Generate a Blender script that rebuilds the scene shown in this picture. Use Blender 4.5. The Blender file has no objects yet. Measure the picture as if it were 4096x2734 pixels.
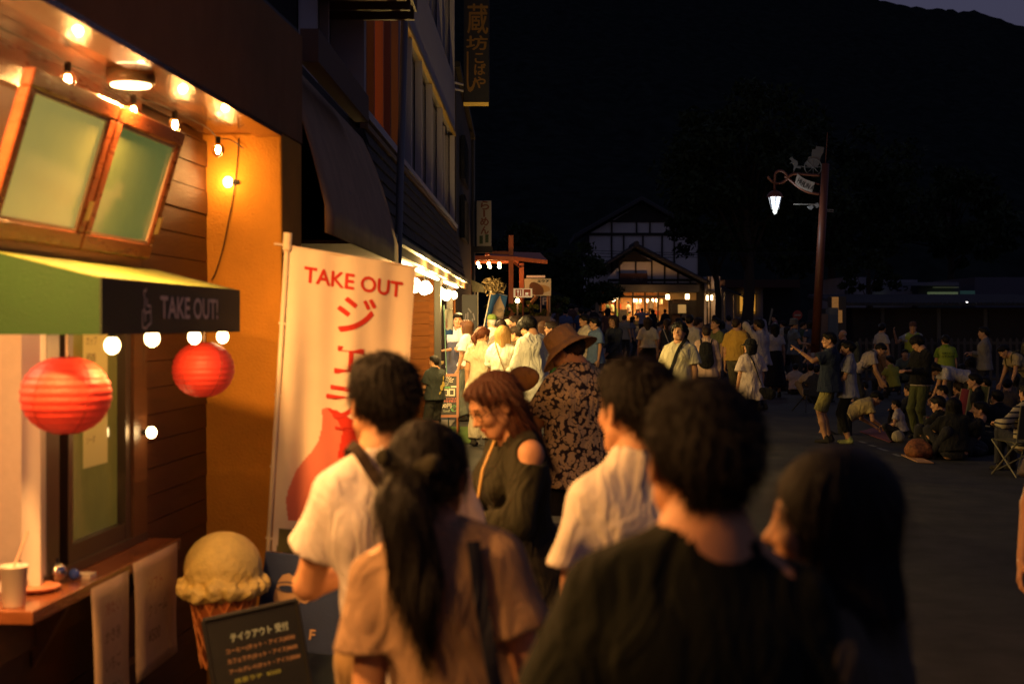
import bpy, bmesh, math, random
import numpy as np
from mathutils import Vector, Matrix, geometry

S = bpy.context.scene
random.seed(7); np.random.seed(7)
# ------------------------------------------------------------------ camera
F = 5689.0            # focal length measured in photo pixels (4096 wide) = 50 mm
CAMZ, HOR = 1.8, 1297.0
cam = bpy.data.cameras.new('camera'); camo = bpy.data.objects.new('camera', cam)
S.collection.objects.link(camo); S.camera = camo
cam.lens = 50; cam.sensor_width = 36; cam.clip_start = 0.05; cam.clip_end = 3000
cam.shift_y = (HOR - 1367.0) / 4096.0
camo.location = (0, 0, CAMZ); camo.rotation_euler = (math.radians(90), 0, 0)
cam.dof.use_dof = True; cam.dof.focus_distance = 18.5; cam.dof.aperture_fstop = 3.0
cam.dof.aperture_blades = 9
# ------------------------------------------------------------------ world: last light of dusk
W = bpy.data.worlds.new('World'); S.world = W; W.use_nodes = True
nt = W.node_tree; bgn = nt.nodes['Background']
sky = nt.nodes.new('ShaderNodeTexSky'); sky.sky_type = 'NISHITA'; sky.sun_disc = False
sky.sun_elevation = math.radians(-1.0); sky.sun_rotation = math.radians(200)
skm = nt.nodes.new('ShaderNodeMix'); skm.data_type = 'RGBA'; skm.inputs[0].default_value = 0.25; skm.inputs[6].default_value = (0.58, 0.58, 1.15, 1)
nt.links.new(sky.outputs[0], skm.inputs[7]); nt.links.new(skm.outputs[2], bgn.inputs[0]); bgn.inputs[1].default_value = 0.082
sun = bpy.data.lights.new('sun', 'SUN'); sun.energy = 0.004; sun.angle = math.radians(30); sun.color = (0.75, 0.82, 1)
suno = bpy.data.objects.new('sun', sun); S.collection.objects.link(suno)
suno.rotation_euler = (math.radians(60), 0, math.radians(20))
S.view_settings.view_transform = 'Standard'; S.view_settings.look = 'None'
S.view_settings.exposure = 0; S.view_settings.gamma = 1; S.view_settings.use_curve_mapping = False
S.render.engine = 'CYCLES'
cy = S.cycles; cy.use_denoising = True; cy.sample_clamp_indirect = 3.0; cy.sample_clamp_direct = 0
cy.max_bounces = 6; cy.diffuse_bounces = 3; cy.glossy_bounces = 3; cy.transmission_bounces = 6
cy.caustics_reflective = False; cy.caustics_refractive = False; cy.use_light_tree = True
try: cy.denoiser = 'OPENIMAGEDENOISE'
except Exception: pass

def PT(px, py, D):
    return Vector(((px - 2048.0) / F * D, D, CAMZ + (HOR - py) / F * D))
def sstep(a, b, x):
    t = min(1, max(0, (x - a) / (b - a))); return t * t * (3 - 2 * t)
def G(x, y):
    l = 0.02 * max(0, y - 10)
    r = 0.008 * max(0, y - 20) + 0.029 * max(0, y - 60)
    if y > 100: l = 1.8; r = 1.8
    t = sstep(2.0, 6.0, x)
    return l * (1 - t) + r * t

# ------------------------------------------------------------------ materials
MATS = {}
def mat(name, col, rough=0.7, metal=0.0, var=0.0, vscale=20.0, bump=0.0, bscale=60.0, spec=0.5, emit=None, estr=0.0,
        attr=False, stretch=None, trans=0.0, coat=0.0, sheen=0.0, nomis=False, sss=0.0, alpha=1.0):
    if name in MATS: return MATS[name]
    m = bpy.data.materials.new(name); m.use_nodes = True; t = m.node_tree; N = t.nodes; L = t.links
    b = N['Principled BSDF']
    b.inputs['Roughness'].default_value = rough; b.inputs['Metallic'].default_value = metal
    b.inputs['Specular IOR Level'].default_value = spec
    b.inputs['Base Color'].default_value = (*col, 1)
    b.inputs['Coat Weight'].default_value = coat; b.inputs['Sheen Weight'].default_value = sheen
    b.inputs['Transmission Weight'].default_value = trans; b.inputs['Alpha'].default_value = alpha
    if sss: b.inputs['Subsurface Weight'].default_value = sss; b.inputs['Subsurface Scale'].default_value = 0.01
    src = None
    if attr:
        a = N.new('ShaderNodeAttribute'); a.attribute_name = 'Col'; src = a.outputs['Color']
        mx0 = N.new('ShaderNodeMix'); mx0.data_type = 'RGBA'; mx0.blend_type = 'MULTIPLY'; mx0.inputs[0].default_value = 1
        L.new(src, mx0.inputs[6]); mx0.inputs[7].default_value = (*col, 1); src = mx0.outputs[2]
        L.new(src, b.inputs['Base Color'])
    tc = N.new('ShaderNodeTexCoord'); mp = N.new('ShaderNodeMapping'); L.new(tc.outputs['Object'], mp.inputs[0])
    if stretch: mp.inputs['Scale'].default_value = stretch
    if var:
        n = N.new('ShaderNodeTexNoise'); n.inputs['Scale'].default_value = vscale; n.inputs['Detail'].default_value = 5
        n.inputs['Roughness'].default_value = 0.6
        L.new(mp.outputs[0], n.inputs['Vector'])
        r = N.new('ShaderNodeMapRange'); r.inputs[1].default_value = 0.3; r.inputs[2].default_value = 0.7
        r.inputs[3].default_value = 1 - var; r.inputs[4].default_value = 1 + var * 0.7
        L.new(n.outputs['Fac'], r.inputs[0])
        mx = N.new('ShaderNodeVectorMath'); mx.operation = 'SCALE'
        if src: L.new(src, mx.inputs[0])
        else: mx.inputs[0].default_value = col
        L.new(r.outputs[0], mx.inputs['Scale']); L.new(mx.outputs[0], b.inputs['Base Color'])
        rr = N.new('ShaderNodeMapRange'); rr.inputs[3].default_value = max(0.02, rough - 0.12 * min(1, var * 3)); rr.inputs[4].default_value = min(1, rough + 0.1)
        L.new(n.outputs['Fac'], rr.inputs[0]); L.new(rr.outputs[0], b.inputs['Roughness'])
    if bump:
        n2 = N.new('ShaderNodeTexNoise'); n2.inputs['Scale'].default_value = bscale; n2.inputs['Detail'].default_value = 4
        L.new(mp.outputs[0], n2.inputs['Vector'])
        bp = N.new('ShaderNodeBump'); bp.inputs['Strength'].default_value = min(1, bump); bp.inputs['Distance'].default_value = 0.01
        L.new(n2.outputs['Fac'], bp.inputs['Height']); L.new(bp.outputs[0], b.inputs['Normal'])
    if emit:
        b.inputs['Emission Color'].default_value = (*emit, 1); b.inputs['Emission Strength'].default_value = estr
    if nomis: m.cycles.emission_sampling = 'NONE'
    MATS[name] = m
    return m
def fab(col, rough=0.9):
    k = 'fabric_%02d%02d%02d' % tuple(int(c * 99) for c in col)
    if k in MATS: return MATS[k]
    m = mat(k, col, rough, var=0.10, vscale=14, bump=0.25, bscale=260, spec=0.15, sheen=0.05)
    creases(m); return m
def creases(m):
    # soft creases: a stretched, warped noise as a second bump under the weave
    N = m.node_tree.nodes; L = m.node_tree.links; b = N['Principled BSDF']
    tc = N.new('ShaderNodeTexCoord'); mp = N.new('ShaderNodeMapping'); mp.inputs['Scale'].default_value = (1.3, 1.3, 0.55); L.new(tc.outputs['Object'], mp.inputs[0])
    n = N.new('ShaderNodeTexNoise'); n.inputs['Scale'].default_value = 6.5; n.inputs['Detail'].default_value = 2.5; n.inputs['Distortion'].default_value = 1.6; L.new(mp.outputs[0], n.inputs['Vector'])
    bp = N.new('ShaderNodeBump'); bp.inputs['Strength'].default_value = 0.9; bp.inputs['Distance'].default_value = 0.045; L.new(n.outputs['Fac'], bp.inputs['Height'])
    if b.inputs['Normal'].is_linked:
        l = b.inputs['Normal'].links[0]; src = l.from_node; L.new(bp.outputs[0], src.inputs['Normal'])
    else: L.new(bp.outputs[0], b.inputs['Normal'])
WARM = (1.0, 0.45, 0.12); WARM2 = (1.0, 0.64, 0.20)
def glow(name, col, s, mis=True):
    return mat(name, (0.8, 0.8, 0.8), 0.4, emit=col, estr=s, nomis=not mis)

# ------------------------------------------------------------------ objects
def link(o, parent=None):
    S.collection.objects.link(o)
    if parent is not None: o.parent = parent
    return o
def tag(o, label=None, cat=None, group=None, kind=None):
    if label: o['label'] = label
    if cat: o['category'] = cat
    if group: o['group'] = group
    if kind: o['kind'] = kind
    return o
def empty(name, loc, label, cat, group=None, rz=0.0):
    o = bpy.data.objects.new(name, None); o.location = loc; o.rotation_euler = (0, 0, rz)
    o.empty_display_size = 0.1; link(o); bpy.context.view_layer.update() if False else None
    return tag(o, label, cat, group)
def mkobj(name, v, f, m, parent=None, smooth=False, local=False):
    """world-space (or parent-local) vertices -> one mesh object; the origin is put at the piece itself"""
    v = np.asarray(v, dtype=np.float64).reshape(-1, 3)
    pm = None
    if parent is not None and not local:
        P_ = mw(parent).inverted(); a = np.array(P_)
        v = v @ a[:3, :3].T + a[:3, 3]
    c = (v.min(0) + v.max(0)) / 2; c[2] = v[:, 2].min()
    me = bpy.data.meshes.new(name)
    me.from_pydata((v - c).tolist(), [], [list(map(int, q)) for q in f])
    if m is not None: me.materials.append(m)
    if smooth: me.polygons.foreach_set('use_smooth', [True] * len(me.polygons))
    me.update()
    o = bpy.data.objects.new(name, me); o.location = c
    return link(o, parent)
def mw(o):
    M = Matrix.LocRotScale(o.location, o.rotation_euler, o.scale)
    return (mw(o.parent) @ M) if o.parent else M
def npobj(name, v, f4, m, parent=None, col=None, smooth=True):
    """fast builder from numpy arrays; local coordinates"""
    me = bpy.data.meshes.new(name)
    v = np.ascontiguousarray(v, dtype=np.float32); f4 = np.ascontiguousarray(f4, dtype=np.int32)
    k = f4.shape[1]
    me.vertices.add(len(v)); me.vertices.foreach_set('co', v.ravel())
    me.loops.add(f4.size); me.loops.foreach_set('vertex_index', f4.ravel())
    me.polygons.add(len(f4)); me.polygons.foreach_set('loop_start', np.arange(0, f4.size, k, dtype=np.int32))
    me.polygons.foreach_set('use_smooth', np.full(len(f4), smooth))
    me.update(calc_edges=True)
    if col is not None:
        a = me.color_attributes.new('Col', 'FLOAT_COLOR', 'POINT')
        c4 = np.ones((len(v), 4), np.float32); c4[:, :3] = col; a.data.foreach_set('color', c4.ravel())
    if m is not None: me.materials.append(m)
    o = bpy.data.objects.new(name, me)
    return link(o, parent)

class MB:
    """collects shapes, world space"""
    def __init__(s, tf=None): s.v = []; s.f = []; s.tf = tf
    def add(s, v, f):
        b = len(s.v)
        s.v += [tuple(s.tf(*p)) if s.tf else tuple(p) for p in v]; s.f += [[i + b for i in q] for q in f]; return s
    def box(s, x0, x1, y0, y1, z0, z1, bv=0.0):
        if bv:
            return s.bbox_(x0, x1, y0, y1, z0, z1, bv)
        v = [(x, y, z) for x in (x0, x1) for y in (y0, y1) for z in (z0, z1)]
        return s.add(v, [(0, 1, 3, 2), (4, 6, 7, 5), (0, 4, 5, 1), (2, 3, 7, 6), (0, 2, 6, 4), (1, 5, 7, 3)])
    def bbox_(s, x0, x1, y0, y1, z0, z1, b):
        # box with chamfered vertical-profile edges (cheap bevel: inset top and bottom rings)
        V = []; Fc = []
        rings = [(z0, b), (z0 + b, 0), (z1 - b, 0), (z1, b)]
        for z, i in rings:
            V += [(x0 + i + (b if i == 0 else 0) * 0, y0 + i, z), (x1 - i, y0 + i, z), (x1 - i, y1 - i, z), (x0 + i, y1 - i, z)]
        for r in range(3):
            for k in range(4):
                a = r * 4 + k; c = r * 4 + (k + 1) % 4
                Fc.append((a, c, c + 4, a + 4))
        Fc += [(3, 2, 1, 0), (12, 13, 14, 15)]
        return s.add(V, Fc)
    def tube(s, pts, r, n=8, caps=True):
        pts = [Vector(p) for p in pts]; rr = r if isinstance(r, (list, tuple)) else [r] * len(pts)
        V = []; Fc = []; up = None
        for i, p in enumerate(pts):
            d = (pts[min(i + 1, len(pts) - 1)] - pts[max(i - 1, 0)]).normalized()
            if up is None:
                up = Vector((0, 0, 1)) if abs(d.z) < 0.9 else Vector((1, 0, 0))
            a = d.cross(up)
            if a.length < 1e-4: a = d.cross(Vector((0, 1, 0.01)))
            a.normalize(); b = a.cross(d).normalized(); up = b
            for k in range(n):
                t = 2 * math.pi * k / n
                V.append(p + (a * math.cos(t) + b * math.sin(t)) * rr[i])
        for i in range(len(pts) - 1):
            for k in range(n):
                k2 = (k + 1) % n
                Fc.append((i * n + k, i * n + k2, (i + 1) * n + k2, (i + 1) * n + k))
        if caps:
            Fc.append(tuple(range(n))[::-1]); Fc.append(tuple((len(pts) - 1) * n + k for k in range(n)))
        return s.add(V, Fc)
    def lathe(s, c, prof, n=24, ax=None, wob=None):
        V = []; Fc = []
        c = Vector(c)
        for (r, z) in prof:
            for k in range(n):
                t = 2 * math.pi * k / n
                q = r * (1 + (wob(t, z) if wob else 0))
                V.append(c + Vector((q * math.cos(t), q * math.sin(t), z)))
        for i in range(len(prof) - 1):
            for k in range(n):
                k2 = (k + 1) % n
                Fc.append((i * n + k, i * n + k2, (i + 1) * n + k2, (i + 1) * n + k))
        if prof[0][0] > 1e-4: Fc.append(tuple(range(n))[::-1])
        if prof[-1][0] > 1e-4: Fc.append(tuple((len(prof) - 1) * n + k for k in range(n)))
        return s.add(V, Fc)
    def ball(s, c, r, n=12, m=8, sq=1.0):
        return s.lathe(c, [(max(1e-5, r * math.sin(math.pi * i / m)), -r * sq * math.cos(math.pi * i / m)) for i in range(m + 1)], n)
    def quad(s, a, b, c, d): return s.add([a, b, c, d], [(0, 1, 2, 3)])
    def slab(s, pts, n, t):
        """polygon pts extruded by vector n*t"""
        n = Vector(n).normalized() * t; k = len(pts)
        V = [Vector(p) for p in pts] + [Vector(p) + n for p in pts]
        Fc = [tuple(range(k))[::-1], tuple(range(k, 2 * k))] + [(i, (i + 1) % k, k + (i + 1) % k, k + i) for i in range(k)]
        return s.add(V, Fc)
    def out(s, name, m, parent=None, smooth=False): return mkobj(name, s.v, s.f, m, parent, smooth)

def light(name, kind, loc, power, col, size=0.1, parent=None, rot=None, sy=None, spread=None):
    l = bpy.data.lights.new(name, kind); l.energy = power; l.color = col
    if kind == 'AREA':
        l.size = size
        l.shape = 'RECTANGLE' if sy else 'DISK'
        if sy: l.size_y = sy
        if spread: l.spread = spread
    else: l.shadow_soft_size = size
    o = bpy.data.objects.new(name, l)
    o.location = loc
    if rot: o.rotation_euler = rot
    link(o)
    if parent is not None:
        o.parent = parent; o.matrix_parent_inverse = mw(parent).inverted()
    return o

# ---- lettering
_TC = {}
def glyphs(s):
    if s in _TC: return _TC[s]
    c = bpy.data.curves.new('t', 'FONT'); c.body = s; c.resolution_u = 3
    o = bpy.data.objects.new('t', c); link(o)
    dg = bpy.context.evaluated_depsgraph_get(); me = bpy.data.meshes.new_from_object(o.evaluated_get(dg))
    v = np.array([tuple(q.co) for q in me.vertices]).reshape(-1, 3); f = [tuple(p.vertices) for p in me.polygons]
    bpy.data.objects.remove(o); bpy.data.curves.remove(c); bpy.data.meshes.remove(me)
    if len(v):
        mn = v.min(0); mx = v.max(0); v = (v - mn); v[:, :2] /= max(1e-6, (mx - mn)[1])
    _TC[s] = (v, f); return v, f
def text(name, s, m, origin, right, up, h, parent=None, width=None, bold=0.0, lift=0.004, mapf=None, thick=0.0015, skew=0.0):
    """text with glyph-box height h, lower-left corner at origin; given depth"""
    v, f = glyphs(s)
    if not len(v): return None
    w0 = v[:, 0].max(); sx = (width / (w0 * h)) if width else 1.0
    u = v[:, 0] * h * sx + v[:, 1] * h * skew; w = v[:, 1] * h
    R = Vector(right).normalized(); U = Vector(up).normalized(); Nn = R.cross(U).normalized()
    copies = [(0, 0)] if not bold else [(-bold, 0), (bold, 0), (0, bold), (0, -bold)]
    V = []; Fc = []
    for ci, (bx, by) in enumerate(copies):
        lf = lift + ci * 0.0003
        b = len(V)
        if mapf: V += [mapf(a + bx, c + by, lf) for a, c in zip(u, w)]
        else: V += [Vector(origin) + R * (a + bx) + U * (c + by) + Nn * lf for a, c in zip(u, w)]
        Fc += [tuple(i + b for i in q) for q in f]
    return mkobj(name, V, Fc, m, parent)
def poly2d(pts):
    t = geometry.tessellate_polygon([[Vector((a, b, 0)) for a, b in pts]]); return [tuple(x) for x in t]
def shape(name, polys, m, origin, right, up, parent=None, lift=0.004):
    R = Vector(right).normalized(); U = Vector(up).normalized(); Nn = R.cross(U).normalized()
    V = []; Fc = []
    for pts in polys:
        b = len(V); V += [Vector(origin) + R * a + U * c + Nn * lift for a, c in pts]
        Fc += [tuple(i + b for i in q) for q in poly2d(pts)]
    return mkobj(name, V, Fc, m, parent)
def ellp(cx, cy_, rx, ry, n=20, a0=0, a1=2 * math.pi):
    return [(cx + rx * math.cos(a0 + (a1 - a0) * i / (n if a1 - a0 > 6.28 else n - 1)), cy_ + ry * math.sin(a0 + (a1 - a0) * i / (n if a1 - a0 > 6.28 else n - 1))) for i in range(n)]
def ring2d(cx, cy_, rx, ry, w, n=24):
    o = ellp(cx, cy_, rx, ry, n); i = ellp(cx, cy_, rx - w, ry - w, n)
    return [[o[k], o[(k + 1) % n], i[(k + 1) % n], i[k]] for k in range(n)]
# ================================================================== people engine: signed-distance bodies + surface nets
class SDF:
    def __init__(s): s.ops = []; s.lo = []; s.hi = []
    def _bb(s, lo, hi, add=True):
        lo = np.array(lo, float); hi = np.array(hi, float)
        if add: s.lo.append(lo); s.hi.append(hi)
        return lo, hi
    def seg(s, a, b, ra, rb=None, k=0.02, fr=None, fk=1.0, flat=False, sub=False):
        """round cone a->b; fr = front axis along which the section is flattened by fk; flat = flat end at b"""
        a = np.array(a, float); b = np.array(b, float); rb = ra if rb is None else rb; m = max(ra, rb)
        lo, hi = s._bb(np.minimum(a, b) - m, np.maximum(a, b) + m, not sub)
        s.ops.append(('seg', a, b, ra, rb, k, None if fr is None else np.array(fr, float), fk, flat, sub, lo, hi)); return s
    def ell(s, c, r, k=0.02, sub=False, R=None):
        c = np.array(c, float); r = np.array(r, float); m = r.max()
        lo, hi = s._bb(c - (m if R is not None else r), c + (m if R is not None else r), not sub)
        s.ops.append(('ell', c, r, k, sub, R, lo, hi)); return s
    def clip(s, n, c):
        """keep the side n.p < c"""
        s.ops.append(('clip', np.array(n, float), c)); return s
    def disp(s, fn): s.ops.append(('disp', fn)); return s
    def mesh(s, h):
        lo = np.min(s.lo, 0) - 3 * h; hi = np.max(s.hi, 0) + 3 * h
        n = np.ceil((hi - lo) / h).astype(int) + 1
        ax = [(lo[i] + h * np.arange(n[i])).astype(np.float32) for i in range(3)]
        D = np.full(n, 0.12, np.float32)
        for op in s.ops:
            if op[0] == 'clip':
                nn, c = op[1], op[2]
                q = (ax[0][:, None, None] * nn[0] + ax[1][None, :, None] * nn[1] + ax[2][None, None, :] * nn[2]) - c
                np.maximum(D, q.astype(np.float32), out=D); continue
            if op[0] == 'disp':
                D += op[1](ax[0][:, None, None], ax[1][None, :, None], ax[2][None, None, :]).astype(np.float32); continue
            k = op[5] if op[0] == 'seg' else op[3]
            blo, bhi = op[-2] - k - 0.03, op[-1] + k + 0.03
            sl = []
            for i in range(3):
                i0 = max(0, int((blo[i] - lo[i]) / h)); i1 = min(n[i], int((bhi[i] - lo[i]) / h) + 2); sl.append(slice(i0, max(i0, i1)))
            sl = tuple(sl)
            x = ax[0][sl[0]][:, None, None]; y = ax[1][sl[1]][None, :, None]; z = ax[2][sl[2]][None, None, :]
            if x.size == 0 or y.size == 0 or z.size == 0: continue
            if op[0] == 'seg':
                _, a, b, ra, rb, k, fr, fk, flat, sub, _, _ = op
                d = b - a; L2 = max(1e-9, d @ d)
                tt = ((x - a[0]) * d[0] + (y - a[1]) * d[1] + (z - a[2]) * d[2]) / L2
                t = np.clip(tt, 0, 1)
                qx = x - (a[0] + t * d[0]); qy = y - (a[1] + t * d[1]); qz = z - (a[2] + t * d[2])
                if fr is not None and fk != 1.0:
                    w = (qx * fr[0] + qy * fr[1] + qz * fr[2]) * (fk - 1)
                    qx = qx + w * fr[0]; qy = qy + w * fr[1]; qz = qz + w * fr[2]
                e = np.sqrt(qx * qx + qy * qy + qz * qz) - (ra + (rb - ra) * t)
                if flat: e = np.maximum(e, (tt - 1) * math.sqrt(L2))
            else:
                _, c, r, k, sub, R, _, _ = op
                qx = x - c[0]; qy = y - c[1]; qz = z - c[2]
                if R is not None:
                    qx, qy, qz = (R[0][0] * qx + R[1][0] * qy + R[2][0] * qz, R[0][1] * qx + R[1][1] * qy + R[2][1] * qz, R[0][2] * qx + R[1][2] * qy + R[2][2] * qz)
                k0 = np.sqrt((qx / r[0]) ** 2 + (qy / r[1]) ** 2 + (qz / r[2]) ** 2)
                k1 = np.sqrt((qx / r[0] ** 2) ** 2 + (qy / r[1] ** 2) ** 2 + (qz / r[2] ** 2) ** 2)
                e = k0 * (k0 - 1) / np.maximum(k1, 1e-6)
            A = D[sl]
            if sub:
                hh = np.maximum(k - np.abs(-e - A), 0) / k; D[sl] = np.maximum(A, -e) + hh * hh * k * 0.25
            else:
                hh = np.maximum(k - np.abs(e - A), 0) / k; D[sl] = np.minimum(A, e) - hh * hh * k * 0.25
        return snets(D, lo, h)
_CO = np.array([(i, j, k) for i in (0, 1) for j in (0, 1) for k in (0, 1)])
_ED = [(a, b) for a in range(8) for b in range(a + 1, 8) if np.abs(_CO[a] - _CO[b]).sum() == 1]
def snets(D, lo, h):
    I = D < 0
    n = np.array(D.shape)
    c = sum(I[i:n[0] - 1 + i, j:n[1] - 1 + j, k:n[2] - 1 + k].astype(np.int8) for i, j, k in _CO)
    act = np.argwhere((c > 0) & (c < 8))
    if len(act) == 0: return np.zeros((0, 3)), np.zeros((0, 4), int)
    idx = -np.ones(n - 1, np.int32); idx[act[:, 0], act[:, 1], act[:, 2]] = np.arange(len(act))
    V = np.stack([D[act[:, 0] + i, act[:, 1] + j, act[:, 2] + k] for i, j, k in _CO], 1)
    P = np.zeros((len(act), 3)); cnt = np.zeros(len(act))
    for a, b in _ED:
        va, vb = V[:, a], V[:, b]; cr = (va < 0) != (vb < 0)
        t = np.where(cr, va / np.where(cr, va - vb, 1), 0)
        P += np.where(cr[:, None], _CO[a] + t[:, None] * (_CO[b] - _CO[a]), 0); cnt += cr
    P = P / cnt[:, None] + act
    faces = []
    for axis in range(3):
        o = [0, 0, 0]; o[axis] = 1
        A = I[:-1 if axis == 0 else None, :-1 if axis == 1 else None, :-1 if axis == 2 else None]
        B = I[o[0]:, o[1]:, o[2]:]
        e = np.argwhere(A != B); u, w = [q for q in range(3) if q != axis]
        m = (e[:, u] >= 1) & (e[:, w] >= 1) & (e[:, u] < n[u] - 1) & (e[:, w] < n[w] - 1)
        e = e[m]
        ins = A[e[:, 0], e[:, 1], e[:, 2]]
        q = []
        for du, dw in ((-1, -1), (0, -1), (0, 0), (-1, 0)):
            g = e.copy(); g[:, u] += du; g[:, w] += dw; q.append(idx[g[:, 0], g[:, 1], g[:, 2]])
        q = np.stack(q, 1)
        flip = ins if axis != 1 else ~ins
        q[~flip] = q[~flip][:, ::-1]
        faces.append(q)
    Fq = np.concatenate(faces); Fq = Fq[(Fq >= 0).all(1)]
    return P * h + lo, Fq
def join(parts):
    V = []; Fc = []; b = 0
    for v, f in parts:
        V.append(v); Fc.append(f + b); b += len(v)
    return np.concatenate(V), np.concatenate(Fc)
def folds(amp, seed, fz=14.0, fx=34.0):
    r = np.random.RandomState(seed)
    w = [(r.uniform(-fx, fx), r.uniform(-fx, fx), r.uniform(-fz, fz), r.uniform(0, 6.3)) for _ in range(5)]
    def fn(x, y, z):
        s = 0
        for a, b, c, p in w:
            s = s + np.sin(a * x + b * y + c * z + p)
        return amp * (s / 2.2)
    return fn
def ik(a, t, l1, l2, pole):
    a = np.array(a, float); t = np.array(t, float); d = t - a; L = np.linalg.norm(d)
    M = (l1 + l2) * 0.995
    if L > M: d *= M / L; t = a + d; L = M
    L = max(L, abs(l1 - l2) + 0.01)
    u = d / L; x = (l1 * l1 - l2 * l2 + L * L) / (2 * L); hgt = math.sqrt(max(0, l1 * l1 - x * x))
    p = np.array(pole, float); p = p - u * (p @ u); p /= max(1e-6, np.linalg.norm(p))
    return a + u * x + p * hgt, t
def rot(ax, deg):
    return np.array(Matrix.Rotation(math.radians(deg), 3, ax))
SKIN = mat('skin', (0.56, 0.29, 0.15), 0.5, var=0.05, vscale=60, spec=0.35, attr=True, sss=0.0)
def hairmat(c, n): return mat('hair_' + n, c, 0.5, var=0.3, vscale=110, stretch=(1, 1, 0.10), bump=0.5, bscale=420, spec=0.22)
HAIR = {'black': hairmat((0.007, 0.005, 0.004), 'black'), 'dark': hairmat((0.03, 0.017, 0.01), 'dark'), 'brown': hairmat((0.085, 0.035, 0.016), 'brown'),
        'dred': hairmat((0.065, 0.021, 0.010), 'dark_auburn'), 'red': hairmat((0.13, 0.038, 0.015), 'auburn'), 'blond': hairmat((0.42, 0.24, 0.08), 'blond'), 'grey': hairmat((0.45, 0.42, 0.38), 'grey')}

def headcol(v, fem):
    """true colours of the face: brows, eyes, lips"""
    x, y, z = np.abs(v[:, 0]), v[:, 1], v[:, 2]; c = np.ones((len(v), 3))
    fr = y > 0.045
    br = fr & (np.abs(z - 0.030 + (x - 0.03) ** 2 * 3) < 0.0045) & (x > 0.014) & (x < 0.048); c[br] = (0.12, 0.1, 0.1)
    e = fr & (((x - 0.031) / 0.0145) ** 2 + ((z - 0.008) / 0.0058) ** 2 < 1); c[e] = (1.1, 1.5, 2.0)
    e2 = fr & (((x - 0.031) / 0.0065) ** 2 + ((z - 0.008) / 0.0062) ** 2 < 1); c[e2] = (0.05, 0.05, 0.06)
    ln = fr & (np.abs(z - 0.014 + (x - 0.031) ** 2 * 12) < 0.0022) & (np.abs(x - 0.031) < 0.016); c[ln] = (0.08, 0.06, 0.06)
    l = fr & ((x / 0.024) ** 2 + ((z + 0.056) / 0.0085) ** 2 < 1); c[l] = (0.85, 0.42, 0.42) if fem else (0.8, 0.55, 0.55)
    return c

def face_sdf(q):
    """head in its own frame: centre between the ears, +y front"""
    q.ell((0, -0.012, 0.030), (0.074, 0.092, 0.086), 0.02)
    q.ell((0, 0.026, -0.022), (0.061, 0.066, 0.078), 0.035)
    q.seg((-0.022, 0.058, -0.086), (0.022, 0.058, -0.086), 0.021, k=0.03)
    q.seg((-0.05, 0.012, -0.055), (-0.02, 0.055, -0.083), 0.02, 0.016, k=0.03)
    q.seg((0.05, 0.012, -0.055), (0.02, 0.055, -0.083), 0.02, 0.016, k=0.03)
    q.seg((-0.036, 0.070, 0.026), (0.036, 0.070, 0.026), 0.014, k=0.02)
    for sx in (-1, 1):
        q.ell((sx * 0.033, 0.101, 0.007), (0.018, 0.016, 0.011), 0.016, sub=True)
        q.ell((sx * 0.031, 0.074, 0.007), (0.0125, 0.0125, 0.0105), 0.003)
        q.ell((sx * 0.040, 0.058, -0.022), (0.024, 0.026, 0.024), 0.02)
    q.seg((0, 0.082, 0.012), (0, 0.104, -0.024), 0.006, 0.0105, k=0.012)
    q.seg((-0.012, 0.092, -0.028), (0.012, 0.092, -0.028), 0.0075, k=0.008)
    q.seg((-0.014, 0.087, -0.051), (0.014, 0.087, -0.051), 0.0065, k=0.008)
    q.seg((-0.012, 0.085, -0.062), (0.012, 0.085, -0.062), 0.007, k=0.006)
    for sx in (-1, 1):
        R = rot('Z', sx * 22)
        q.ell((sx * 0.079, -0.008, -0.006), (0.007, 0.018, 0.030), 0.006, R=R)
        q.ell((sx * 0.0855, -0.004, -0.004), (0.005, 0.009, 0.018), 0.004, sub=True)
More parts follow.
